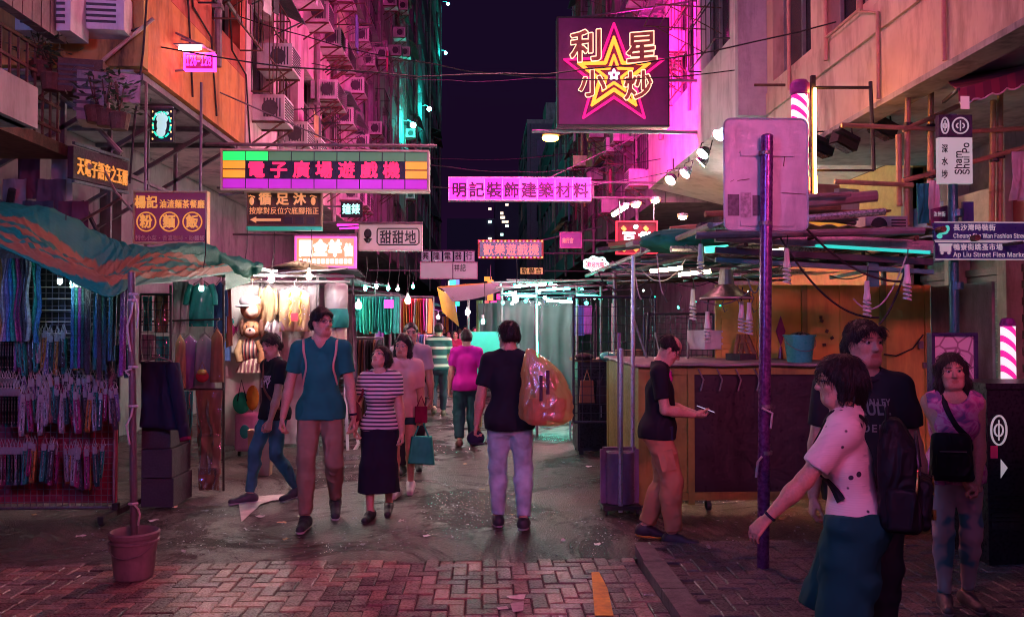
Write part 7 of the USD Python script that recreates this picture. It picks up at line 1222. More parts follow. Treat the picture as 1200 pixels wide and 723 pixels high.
# compressor, box and clothes over the roof; bamboo scaffold; striped awning
o = at(1039, 276, 8.6); t = T('compressor', 'white air conditioning compressor standing over the pipe roof', 'air conditioner', o); t.part('casing', MB().box(o+[-.22, 0, 0], o+[.22, .3, .20]), acw); t.part('fan_grille', MB().tube([o+[-.08, -.012, .10], o+[-.08, -.001, .10]], .085, 18), M('ac_grille', (.05, .05, .055))); t.part('vent', joined([MB().box(o+[.05, -.006, .03+k*.03], o+[.20, -.001, .045+k*.03]) for k in range(5)]), M('ac_grille', (.05, .05, .055))); t.part('tray', MB().box(o+[-.26, -.03, -.03], o+[.26, .33, -.002]), rust); [t.part('leg', MB().bar(o+[k, .1, -.03], o+[k, .1, -.25], .03), rust) for k in (-.2, .2)]
bam = M('bamboo', (.36, .22, .11), .55, var=.3, scale=9, dirt=.4)
def bamboo(p, q, r=.032):
    p, q = np.asarray(p, float), np.asarray(q, float); n = max(2, int(np.linalg.norm(q-p)/.3)); pts, rr = [], []
    for i in range(n+1):
        c = p+(q-p)*i/n
        for d, k in ((-.02, 1.0), (0, 1.16), (.02, 1.0)): pts.append(c+(q-p)/np.linalg.norm(q-p)*d); rr.append(r*k)
    return MB().tube(pts, rr, 8)
t = T('bamboo_scaffold', 'bamboo scaffold lashed before the shops at upper right', 'scaffold', at(1120, 300, 9.2)); yv = 9.2
for a, b in (((1064, 110), (1062, 262)), ((1091, 104), (1090, 262)), ((1164, 120), (1162, 260)), ((1172, 110), (1171, 300)), ((1053, 160), (1054, 240))): t.part('upright', bamboo(at(*a, yv), at(*b, yv)), bam)
for a, b in (((988, 147), (1130, 153)), ((1060, 212), (1200, 173)), ((1060, 152), (1180, 100)), ((980, 213), (1068, 217)), ((1130, 155), (1210, 150))): t.part('ledger', bamboo(at(*a, yv-.07), at(*b, yv-.09), .026), bam)
for px, py in ((1064, 148), (1091, 150), (1165, 186), (1172, 182), (1091, 205), (1064, 212)): c = at(px, py, yv-.03); t.part('lashing', MB().tube([c+[0, 0, -.035], c+[0, 0, .035]], .05, 8), dark_iron)
y = 8.0; A0, A1 = at(1123, 105, y), at(1290, 55, y); Bk0, Bk1 = A0+[.35, .9, .42], A1+[.35, .9, .42]; U = np.linspace(0, 1, 40); t = T('striped_awning', 'dark red striped awning with a scalloped white edged valance at upper right', 'awning', A0); aw = stripes('awning_stripe', [(0, (.20, .03, .06)), (.5, (.13, .025, .05))], .16, tiltv=(1, .5, 0)); P0, P1 = A0+(A1-A0)*U[:, None], Bk0+(Bk1-Bk0)*U[:, None]; t.part('canopy', MB().grid(np.stack([P0, (P0+P1)/2-[0, 0, .03], P1]), (0, 0, -.01)), aw)
Vl = np.stack([P0, P0-np.stack([0*U, 0*U+.01, .13+.035*np.abs(np.sin(U*PI*9))], 1)]); t.part('valance', MB().grid(Vl, (0, .006, 0)), aw); t.part('edging', MB().tube(Vl[1], .009, 5), M('white_cord', (.6, .52, .5), .6)); t.part('arm', MB().bar(A0, Bk0-[0, 0, .3], .03), dark_iron)
t.part('price_label', MB().box(at(1126, 128, y-.03), at(1136, 113, y-.03)+[0, .004, 0]), E('label_pink', (.8, .35, .5), .45))
for i, (a, c) in enumerate((((1074, 215, 1088, 262), teal_c), ((1088, 212, 1100, 258), C('white_cloth', (.55, .5, .5))), ((1185, 178, 1212, 235), C('white_cloth', (.55, .5, .5))))): cloth('laundry', f'{["teal", "white", "pale"][i]} cloth hanging from the bamboo scaffold{", at its right end" if i == 2 else ""}', 'laundry', [(a[0], a[1]), (a[2], a[1]), (a[2], a[3]), (a[0], a[3])], 9.0, c, .04, 9, i+50)
# shop fronts and clutter under the beige soffit
t = T('storefront', 'dim shop front with grey shutters and boxes under the beige tenement', 'shop front', (6.5, 10, 0)); y = 11.5
for k in range(5): a = onx(1000+k*34, 230, 6.9); t.part('pilaster', MB().box((6.9, 8.4+k*1.3, 0), (7.18, 8.6+k*1.3, 4.28)), conc)
for k in range(4): t.part('shutter', joined([MB().box((7.12-.02*(j % 2), 8.61+k*1.3, .1+j*.11), (7.18, 9.69+k*1.3, .20+j*.11)) for j in range(22)]), M('steel_shutter', (.12, .11, .12))); t.part('fascia', MB().box((7.0, 8.61+k*1.3, 2.7), (7.19, 9.69+k*1.3, 3.6)), [M('fascia_teal', (.05, .2, .2), .5), M('fascia_red', (.25, .04, .05), .5), M('fascia_cream', (.45, .35, .25), .5), M('fascia_blue', (.06, .08, .25), .5)][k])
for i, (px, py, y) in enumerate(((990, 165, 10.6), (1035, 150, 10.4), (962, 172, 11.2))): 
    c = at(px, py, y); t = T('spotlight', f'black unlit spotlight bracketed under the beige soffit, {["middle", "right", "left"][i]} one', 'lamp', c, 0, 'unlit spotlights under the beige soffit'); t.part('housing', MB().cbox(c, (.32, .16, .18), rz=.3, ry=.35), flood_case); t.part('visor', MB().cbox(c+[-.02, -.12, .03], (.34, .10, .02), rz=.3, ry=.35), flood_case); t.part('yoke', MB().tube([c+[-.1, 0, .08], c+[-.05, 0, .2], c+[.08, 0, .2], c+[.1, 0, .06]], .012, 5).tube([c+[.02, 0, .2], [c[0]+.02, c[1], 4.3]], .012, 5), dark_iron); t.part('lens', MB().cbox(c+[-.05, -.02, -.10], (.28, .13, .01), rz=.3, ry=.35), glass_dark)
for i, (px, py, w, h) in enumerate(((895, 235, .5, .5), (960, 232, .42, .34), (983, 238, .40, .36), (915, 265, .6, .4))): 
    c = at(px, py, 12.5); one('shop_box', MB().cbox(c, (w, .4, h), rz=.2*i), [wp, C('kraft', (.42, .25, .17)), wp, M('amber_box', (.5, .28, .06), .6)][i], f'{["tall white", "tan cardboard", "small white", "amber"][i]} box stacked in the shop above the pipe roof', 'box')
t = T('yellow_storefront', 'yellow shop fascia glowing behind the sign back', 'shop front', at(930, 265, 12.9)); t.part('fascia', MB().box(at(880, 284, 13.0), at(1010, 258, 13.0)+[0, .08, 0]), E('fascia_amber', (1.0, .42, .06), .55)); t.part('shelf', MB().box(at(880, 256, 12.9), at(1010, 253, 12.9)+[0, .4, 0]), wood)
for k in range(6): t.part('roll', MB().tube([at(892+k*18, 250-(k % 2)*4, 12.9), at(906+k*18, 244-(k % 2)*4, 12.7)], .09, 10), wp)
# teal lit stall with hung tarpaulins
silver = usdkit.material(stage, '/World/Looks/silver_tarp', {'tc': ('texture_coordinate', {}), 'n': ('noise_texture', {'scale': 3.5, 'detail': 5.0}), 'r': ('rgb_ramp', {'ramp': [(.3, (.10, .085, .10)), (.7, (.21, .18, .20))]}), 'b': ('bump', {'strength': .5, 'distance': .03}), 'd': ('principled_bsdf', {'roughness': .42}), 'tr': ('translucent_bsdf', {'color': (.34, .36, .36)}), 'm': ('mix_closure', {'fac': .45})}, [('tc.object', 'n.vector'), ('n.fac', 'r.fac'), ('r.color', 'd.base_color'), ('n.fac', 'b.height'), ('b.normal', 'd.normal'), ('d.BSDF', 'm.closure1'), ('tr.BSDF', 'm.closure2')], surface='m.closure')
for i, q in enumerate((([(583, 352), (626, 352), (628, 470), (584, 470)]), ([(627, 350), (673, 352), (674, 468), (629, 470)]), ([(560, 356), (586, 354), (588, 440), (566, 440)]))): cloth('hung_tarpaulin', ['silver tarpaulin hanging left of the bag man in the teal lit stall', 'silver tarpaulin hanging right of the bag man in the teal lit stall', 'short silver tarpaulin at the far end of the teal lit stall'][i], 'tarpaulin', q, 13.6+.15*i, silver, .06, 14, i+60)
yt = 13.2; t = T('teal_lit_stall', 'stall frame of rods hung with glowing teal tubes above the silver tarpaulins', 'market stall', at(640, 480, yt)*[1, 1, 0]); r = random.Random(5)
for px in (588, 629, 676, 704): t.part('post', MB().tube([at(px, 336, yt), at(px, 512, yt)*[1, 1, 0]], .022, 8), steel)
for k in range(9): py = 328+k*2.6; t.part('rod', MB().tube([at(575+r.uniform(0, 30), py, yt+r.uniform(-.6, .6)), at(690+r.uniform(0, 40), py-3+r.uniform(-4, 4), yt+r.uniform(-.8, .6))], .012, 6), r.choice([steel, M('teal_pole', (.03, .16, .16)), pipe_m]))
tg = E('tube_green', (.05, 1.0, .66), 20.0); tg2 = E('tube_teal_hot', (.40, 1.0, .86), 42.0)
for k, (a, b) in enumerate((((590, 345), (628, 347)), ((632, 340), (668, 338)), ((640, 352), (672, 354)), ((676, 346), (704, 348)), ((603, 336), (640, 333)))): t.part('tube_lamp', MB().tube([at(*a, yt-.1), at(*b, yt-.1)], .020, 8), tg if k % 2 else tg2)
for k in range(16): px = 590+k*7.2; a = at(px, 344+r.uniform(-5, 5), yt-.15); t.part('clear_bag', MB().grid(sheet_fold([a, a+[.12, 0, 0], a+[.13, -.02, -.15], a+[-.01, .02, -.16]], 5, 5, .02, 6, k)), film)
t.part('counter', MB().box(at(668, 478, yt), at(700, 472, yt)+[0, .5, 0]), dark_panel); t.part('upright_light', MB().tube([at(629, 356, yt-.12), at(630, 440, yt-.12)], .014, 6), tg)
for i, (px, py) in enumerate(((600, 385), (648, 380), (652, 420))): c = at(px, py, 15.2); t.part('back_lamp', MB().sphere(c, .09, 2), E('back_teal', (.05, 1.0, .74), 220.0))
g2 = grid_panel('wire_rack', 'small teal lit wire grid below the silver tarpaulins', at(668, 500, 12.9)[0], at(687, 500, 12.9)[0], at(668, 520, 12.9)[2], at(668, 480, 12.9)[2], 12.9, .055, M('teal_wire', (.2, .5, .45), .4, .3))
E_, F_ = [at(512, 336, 14.5), at(545, 333, 15.2), at(580, 331, 16), at(612, 328, 16.8)], [at(530, 353, 13.4), at(556, 350, 13.4), at(584, 342, 13.4), at(612, 336, 13.4)]
Vt_ = smooth_rows([F_, [(np.array(a)+b)/2+[0, 0, .05] for a, b in zip(E_, F_)], E_], 16, 30); uu, vv = np.meshgrid(np.linspace(0, 1, 30), np.linspace(0, 1, 16)); tcol = np.where((vv > .70)[..., None], [.50, .21, .015], [.30, .25, .30]); tarp('tarpaulin', 'grey awning with an orange back stretched beside the teal lit stall', Vt_, tcol)
fl = np.array([[at(512+20*a+6*b, 337+12*a+(28+6*a)*b, 14.4-.9*a)+[0, .04*math.sin(7*a+3*b), 0] for a in np.linspace(0, 1, 10)] for b in np.linspace(0, 1, 10)]); tarp('tarpaulin_flap', 'yellow corner flap drooping from the orange backed awning', fl, np.tile([.42, .22, .02], (10, 10, 1)), thick=(0, .008, 0))
one('green_board', MB().cbox(at(572, 416, 13.2), (.60, .03, .72), rx=-.12), M('mint_board', (.03, .66, .46), .6, var=.08), 'plain mint green board leaning between the purple-shirt man and the bag man', 'board')
t = T('price_sign', 'small teal lit price sign under the orange backed awning', 'sign', at(577, 375, 14.2)); t.part('board', MB().box(at(571, 389, 14.2), at(583, 366, 14.2)+[0, .02, 0]), E('board_mint', (.10, .9, .7), .8)); t.part('band', MB().box(at(572, 379, 14.18), at(582, 374, 14.18)+[0, .01, 0]), ink); t.part('cord', MB().tube([at(577, 366, 14.2), at(577, 352, 14.2)], .006, 4), rib)
t = T('price_sign', 'teal listed paper hanging below the price sign', 'sign', at(576, 405, 14.1)); t.part('board', MB().box(at(571, 416, 14.1), at(582, 395, 14.1)+[0, .02, 0]), E('board_dim', (.10, .5, .42), .5))
for k in range(5): t.part('line', MB().box(at(572.5, 400+k*3.4, 14.09), at(580.5, 398.8+k*3.4, 14.09)), ink)
for i, (px, y) in enumerate(((560, 14.3), (564, 14.5), (549, 17))): one('pole', MB().tube([at(px, 352, y), at(px-1, 440, y)*[1, 1, 0]], .028, 8), [bam, bam, steel][i], ['left pale bamboo pole under the orange backed awning', 'right pale bamboo pole under the orange backed awning', 'steel pole farther behind the orange backed awning'][i], 'pole')
# far stalls on both sides as the street runs on
r = random.Random(31)
for k in range(9):
    sd = -1 if k % 2 else 1; y = 19+k*3.2; x = sd*(1.5+.25*(k % 3))+(.1 if sd > 0 else -.3); h = 2.3+.1*(k % 3); t = T('far_stall', f'far market stall with {["a dark", "a teal", "an amber", "a violet", "a grey", "a red", "a blue", "a striped green", "a brown"][k]} roof down the street', 'market stall', (x, y, 0)); c = [(.03, .03, .04), (.02, .2, .18), (.45, .22, .04), (.15, .05, .25), (.2, .19, .2), (.3, .03, .05), (.04, .08, .3), (.05, .25, .12), (.18, .1, .06)][k]
    t.part('roof', MB().prism([(x-sd*.9, y-.1, h-.12), (x+sd*1.4, y-.1, h+.25), (x+sd*1.4, y-.1, h+.28), (x-sd*.9, y-.1, h-.09)], (0, 2.4, 0)), C(f'far_roof_{k}', c)); t.part('table', MB().box((x-sd*.5, y+.1, .75), (x+sd*1.3, y+2.1, .82)), wood)
    for xx in (x-sd*.8, x+sd*1.3): t.part('post', MB().tube([(xx, y, 0), (xx, y, h-.08)], .02, 6), steel)
    for q in range(7): w = r.uniform(.15, .3); zz = r.uniform(1.0, 1.5); xx = x+sd*r.uniform(-.6, 1.0); t.part('hung_goods', MB().grid(sheet_fold([(xx, y+.02*q, h-.15), (xx+w, y+.02*q, h-.15), (xx+w, y+.02*q, h-.15-zz*.6), (xx, y+.02*q, h-.15-zz*.6)], 6, 6, .03, 8, q), (0, .01, 0)), C(f'hung_{q}', pal[(q+k) % 10]))
    c = np.array([x-sd*.3, y+.6, h-.25]); L_ = T('light_bulb', f'glowing bulb of the far market stall with {["a dark", "a teal", "an amber", "a violet", "a grey", "a red", "a blue", "a striped green", "a brown"][k]} roof', 'light bulb', c, 0, 'bulbs of the far stalls'); L_.part('glass', MB().sphere(c, .06, 2), E(['far_bulb_teal', 'far_bulb_white', 'far_bulb_green', 'far_bulb_pink'][k % 4], [(.42, 1., .86), (1., .86, .8), (.06, 1., .62), (1., .55, .62)][k % 4], [50., 260., 30., 260.][k % 4])); L_.part('socket', MB().tube([c+[0, 0, .05], c+[0, 0, .2]], .02, 6), wp)

r = random.Random(77); gl = [E('glint_teal', (.10, 1.0, .72), 5.0), E('glint_white', (.7, 1.0, .92), 5.0), E('glint_green', (.02, .9, .5), 4.0)]
for i in range(34): c = at(r.uniform(586, 706), r.uniform(332, 356), yt-.2+r.uniform(-.1, .4)); one('fairy_light', MB().sphere(c, r.uniform(.014, .035), 1), gl[i % 3], 'tiny teal light among the rods of the teal lit stall', 'light', 'tiny lights of the teal lit stall')
for i in range(16): c = at(r.uniform(745, 900), r.uniform(340, 362), 8.9+r.uniform(-.3, .8)); one('fairy_light', MB().sphere(c, r.uniform(.008, .018), 1), gl[i % 3], 'tiny teal light under the pipe roof of the booth', 'light', 'tiny lights under the pipe roof')
far_cols = [E(f'far_sign_{k}', c, 1.3) for k, c in enumerate([(1., .05, .4), (.05, 1., .7), (1., .35, .05), (.2, .3, 1.), (1., .1, .1), (.9, .8, .7)])]
for i in range(16): y = 24+i*2.2; sd = -1 if i % 2 else 1; px = 556+sd*r.uniform(6, 34); py = r.uniform(322, 372); a, b = at(px-r.uniform(2, 5), py+r.uniform(2, 5), y), at(px+r.uniform(2, 5), py-r.uniform(2, 4), y); w_ = ['pink', 'teal', 'orange', 'blue', 'red', 'pale'][i % 6]; t = T('small_lit_sign', f'tiny {w_} lit sign far down the street', 'sign', a, 0, f'tiny {w_} signs far down the street'); t.part('panel', MB().box(a, b+[0, .06, 0]), far_cols[i % 6]); t.part('hanger', MB().tube([[(a[0]+b[0])/2, y+.03, b[2]], [(a[0]+b[0])/2, y+.03, b[2]+.5]], .02, 5), steel)

bulb(566, 377, 12.7, 'bulb_green', 150., .030, 'green bulb hanging before the mint green board')

r = random.Random(15)
for i in range(22):
    p = (r.uniform(700, 1060), r.uniform(285, 330)); q = (p[0]+r.uniform(15, 110), p[1]+r.uniform(-12, 26)); y = r.uniform(6.9, 9.2); sag = r.uniform(8, 40); n = 10
    if q[0] > 1085: continue
    one('flex', MB().tube([at(p[0]+(q[0]-p[0])*k/n, p[1]+(q[1]-p[1])*k/n+sag*2*(k/n)*(1-k/n), y) for k in range(n+1)], r.choice([.004, .006, .008]), 5), [dark_iron, rib, steel][i % 3], f'sagging {["black", "pale", "grey"][i % 3]} flex hanging below the pipe roof', 'cable', 'flexes below the pipe roof')
t = T('roof_clutter', 'poles, rolled sheets and boards heaped on the pipe roof', 'clutter', (3, 9, 2.6))
for k in range(26):
    y = r.uniform(7.2, 12.5); x = r.uniform(2.0, 2.9) if y < 8.4 else r.uniform(1.9, 3.6); a = np.array([x, y, 2.62+r.uniform(0, .22)]); L = r.uniform(.5, 1.5); th = r.uniform(-.5, .5); b = a+np.array([L*math.cos(th), L*math.sin(th), r.uniform(-.08, .12)]); b[0] = min(b[0], 3.4 if b[1] < 8 else 4.6)
    t.part('pole' if k % 3 else 'board', MB().tube([a, b], r.choice([.012, .018, .03, .05]), 8) if k % 3 else MB().bar(a, b, .22, .02), r.choice([steel, pipe_m, rust, tin, tarp_grey, wood, M('blue_sheet', (.07, .09, .16)), M('pole_alu', (.5, .48, .5))]))
for i in range(9):
    px = 745+i*17; a = at(px, r.uniform(330, 345), 8.6); one('s_hook', MB().tube([a, a+[.02, 0, -.05], a+[-.01, 0, -.12], a+[.02, 0, -.20], a+[.045, 0, -.17]], .006, 5), steel, f'steel hook hanging under the pipe roof, {nth(i)} from the left', 'hook', 'hooks under the pipe roof')
# ------------------------------------------------------------------ the people
def tee(n, c, **k): return fabric(n, c, wr=.6, scale=3.6)
def shoe(n, c, s): return dict(mat=M(n, c, .55, var=.2, scale=12), sole=M(n+'_sole', s, .6))
white_sole = (.45, .42, .42)
def closest(mesh, pts, off):
    m = trimesh.Trimesh(*mesh, process=False); c, _, tri = trimesh.proximity.closest_point(m, np.asarray(pts, float)); return c+m.face_normals[tri]*off
def strap(mesh, pts, w, n=24, off=.012):
    """A flat strap that lies on a garment along the points."""
    p = np.asarray(pts, float); s = np.linspace(0, len(p)-1, n); q = np.stack([np.interp(s, np.arange(len(p)), p[:, k]) for k in range(3)], 1); q = closest(mesh, q, off)
    for _ in range(3): q[1:-1] = (q[:-2]+2*q[1:-1]+q[2:])/4
    t = np.gradient(q, axis=0); t /= np.linalg.norm(t, axis=1, keepdims=True)+1e-9; nn = closest(mesh, q, .05)-closest(mesh, q, 0); nn /= np.linalg.norm(nn, axis=1, keepdims=True)+1e-9; b = np.cross(t, nn); b /= np.linalg.norm(b, axis=1, keepdims=True)+1e-9
    V = np.stack([q-b*w/2, q+nn*.004, q+b*w/2], 1); return MB().grid(V, tuple(-nn.mean(0)*.006))
def print_on(o, lines, z, w, mat, size, name='lettering', bold=2, dy=1):
    """Flat lettering printed on the front of a shirt (dy = 1: front, -1: back)."""
    m = trimesh.Trimesh(*o['shirt'][1], process=False)
    for k, txt in enumerate(lines):
        sz = size[k] if isinstance(size, (list, tuple)) else size; ms = line_of(txt, (0, 0, 0), UX, UZ, sz, .001, bold, 'Inter', fit=w); zz = z-sum((size[:k] if isinstance(size, (list, tuple)) else [size]*k))*1.05
        for v, f in ms:
            v = np.array(v); P = np.c_[-dy*(v[:, 0]-w/2)+o['chest'][0], np.full(len(v), .6*dy), v[:, 2]+zz]; hit, ri, _ = m.ray.intersects_location(P, np.tile([0, -dy, 0.], (len(v), 1)), multiple_hits=False)
            if len(set(ri)) < len(v): continue
            Q = np.zeros_like(P); Q[ri] = hit; Q[:, 1] += dy*(.003+.002*(v[:, 1] < -.0005)); o['t'].part(name, (Q, f), mat)
# the boy in jeans
jeans_teal = fabric('teal_jeans', (.035, .13, .15), .35, .7, 4.5)
o = person('boy in a black lettered t-shirt and teal jeans striding past the toys', (ong(325, 584)[0], 8.3, .004), math.radians(128), 1.63, group=None, bulk=.92, hip=None, feet=((.09, .22, 8, 0), (-.09, -.22, 8, .04)), hands=((.27, -.10, .80), (-.24, .16, .80)), head=(22, -10, 6), shirt=dict(mat=tee('black_tee', (.014, .014, .018)), sleeve=.62, hem=-.07), legs=dict(to=1.95, mat=jeans_teal, fit=.016, wr=.010), shoes=shoe('boy_shoe', (.04, .035, .05), white_sole), hair=dict(style='fringe', puff=.004, line=.060), curl=(.45, .5))
print_on(o, ['NEW YORK', 'CITY'], o['chest'][2]+.03, .20, M('print_pale', (.45, .42, .42), .8), [.062, .085])
t = T('bag', 'brown shoulder bag strap across the boy in jeans', 'bag', o['world'](o['chest'])); sm = (world_of(o['t'], o['shirt'][1][0]), o['shirt'][1][1]); W = o['world']; t.part('strap', strap(sm, [W(o['hc']+[-.17, .02, .04]), W(o['chest']+[-.02, .16, -.02]), W(o['Sh'][0]+[-.05, .05, .06]), W(o['Sh'][0]+[-.06, -.08, .03])], .028), C('brown_leather', (.16, .08, .05)))
# the tall man
o = person('tall man with glasses in a green v-neck t-shirt and brown trousers', (ong(380, 606)[0], 7.42, .002), math.radians(184), 1.87, bulk=.93, feet=((.09, .22, 4, 0), (-.10, -.20, 6, .07)), hands=((.30, .05, .80), (-.27, .02, .78)), head=(38, 1, 0), shirt=dict(mat=tee('green_tee', (.012, .145, .125)), sleeve=.66, hem=-.09, neck='v', loose=.004), legs=dict(to=1.95, mat=tee('brown_trousers', (.22, .165, .11)), fit=.020, wr=.010, flare=.004), shoes=shoe('dark_sneaker', (.025, .028, .035), white_sole), hair=dict(style='fringe', line=.064, puff=.004), glasses=True, curl=(.5, .45))
W = o['world']; sm = (W(o['shirt'][1][0]), o['shirt'][1][1]); t = T('backpack', 'backpack with thin cream straps worn by the tall man', 'backpack', W(o['chest']-[0, .17, 0])); cs = C('cream_strap', (.48, .34, .26))
for k in (1, -1): t.part('strap', strap(sm, [W(o['chest']+[k*.15, .06, -.12]), W(o['chest']+[k*.135, .14, .03]), W(o['Sh'][0 if k > 0 else 1]+[-k*.05, .06, .05]), W(o['Sh'][0 if k > 0 else 1]+[-k*.06, -.08, .02])], .018), cs)
c = W(o['chest']-[0, .20, .03]); t.part('sack', MB().sphere(c, (.14, .09, .19), 3), C('brown_leather', (.16, .08, .05)), smooth=True)
o['t'].part('wristband', MB().tube([o['E'][1]+(o['W'][1]-o['E'][1])*u for u in (.88, .95)], .034, 12), navy_c)
# the woman in the striped shirt
ss = stripes('breton', [(0, (.52, .46, .46)), (.55, (.02, .022, .035))], .034, 'z')
o = person('woman in a white and navy striped t-shirt and long dark skirt looking up', (ong(448, 600)[0], 7.6, .002), math.radians(176), 1.51, female=True, bulk=.98, feet=((.07, .14, 6, 0), (-.07, -.14, 6, .04)), hands=((.24, .06, .90), (-.25, .07, .78)), head=(-28, 24, 8), shirt=dict(mat=ss, sleeve=.60, hem=-.05, loose=.006), skirt=dict(mat=tee('navy_skirt', (.012, .012, .024)), hem=.27, w=.17), shoes=dict(shoe('flat_shoe', (.02, .02, .025), (.05, .04, .04)), high=0), hair=dict(style='bob', line=.066), curl=(.6, .5))
W = o['world']; sm = (W(o['shirt'][1][0]), o['shirt'][1][1]); t = T('shoulder_bag', 'maroon shoulder bag under the arm of the striped-shirt woman', 'bag', W(o['hc']+[.2, 0, .1])); mr = C('maroon_leather', (.13, .025, .04)); hb = W(o['hc']+[.225, -.03, .09]); t.part('sack', MB().sphere(hb, (.055, .10, .125), 3), mr, smooth=True); t.part('strap', MB().tube([hb+[.02, 0, .10], *closest(sm, [W(o['chest']+[.15, .03, .02]), W(o['Sh'][0]+[-.03, .02, .05]), W(o['chest']+[.15, -.09, .02])], .012), hb+[.02, .05, .1]], .012, 6), mr)
# the long-haired girl
o = person('long-haired girl in a cream blouse and short dark shorts behind the striped-shirt woman', (ong(474, 576)[0], 8.6, .004), math.radians(178), 1.60, female=True, bulk=.90, feet=((.06, .10, 4, 0), (-.07, -.12, 4, .03)), hands=((.20, .06, .85), (-.22, .10, .80)), head=(-14, -10, -4), shirt=dict(mat=tee('cream_blouse', (.50, .36, .31)), sleeve=.85, hem=-.09, loose=.020, amp=.014), legs=dict(name='shorts', to=.42, mat=tee('dark_shorts', (.02, .07, .08)), fit=.02), shoes=shoe('white_sneaker', (.50, .46, .46), white_sole), hair=dict(style='long', len=.34, front=True, line=.062), curl=(.85, .85))
hb = o['world'](o['W'][1]+[0, .03, -.10]); t = T('tote_bag', 'mint green tote bag held by the long-haired girl', 'bag', hb-[0, 0, .30]); x, y, z = hb; mt = C('mint_bag', (.03, .42, .30)); V = sheet_fold([(x-.10, y, z-.10), (x+.10, y, z-.10), (x+.13, y-.02, z-.38), (x-.13, y-.02, z-.36)], amp=.015, fr=9, seed=2); t.part('sack', MB().grid(V, (0, .07, 0)), mt, smooth=True)
t.part('handle', MB().tube([(x-.07, y, z-.10), (x-.015, y, z+.03), (x+.02, y, z+.03), (x+.07, y, z-.10)], .009, 6), mt); t = T('handbag', 'small wine red bag on the forearm of the long-haired girl', 'bag', hb+[-.05, 0, .1]); t.part('sack', MB().cbox(hb+[.0, -.03, .12], (.12, .04, .16)), C('wine_cloth', (.16, .01, .05))); t.part('handle', MB().tube([hb+[-.04, -.03, .2], hb+[0, -.02, .30], hb+[.04, -.03, .2]], .007, 5), C('wine_cloth', (.16, .01, .05)))
# the man in grey behind
person('man in a pale grey shirt walking behind the long-haired girl', (ong(481, 560)[0]-.03, 9.9, .004), math.radians(182), 1.73, res=.012, hres=.009, feet=((.09, .12, 5, 0), (-.09, -.12, 5, .03)), head=(6, -4, 0), shirt=dict(mat=tee('grey_shirt', (.36, .33, .34)), sleeve=.7, loose=.01), legs=dict(to=1.95, mat=tee('dark_trousers', (.04, .035, .05)), fit=.018), shoes=shoe('dark_sneaker', (.025, .028, .035), white_sole), hair=dict(style='short'))
# from behind: striped polo, purple t-shirt
person('man in a green and cream striped polo shirt walking away', (ong(516, 484)[0], 16.2, .004), math.radians(4), 1.77, res=.016, hres=.012, feet=((.09, .14, 5, 0), (-.09, -.20, 5, .09)), head=(-6, -4, 0), shirt=dict(mat=stripes('polo_stripe', [(0, (.012, .05, .05)), (.70, (.42, .36, .28))], .165, 'z'), sleeve=.75, loose=.012), legs=dict(to=1.95, mat=tee('dark_trousers', (.04, .035, .05)), fit=.022), shoes=shoe('brown_shoe', (.12, .06, .04), (.2, .15, .1)), hair=dict(style='short'))
person('man in a vivid purple t-shirt and dark teal trousers walking away', (ong(547, 521)[0], 12.05, .004), math.radians(3), 1.64, res=.013, hres=.010, bulk=1.02, feet=((.10, .06, 5, 0), (-.11, -.08, 8, .02)), hands=((.26, .04, .80), (-.27, .0, .78)), head=(4, -3, 0), shirt=dict(mat=tee('purple_tee', (.42, .012, .30)), sleeve=.72, loose=.014, hem=-.10), legs=dict(to=1.93, mat=tee('teal_trousers', (.018, .075, .08)), fit=.026, flare=.008, wr=.010), shoes=dict(shoe('sandal', (.10, .05, .04), (.08, .06, .05)), high=0), hair=dict(style='short', puff=.003))
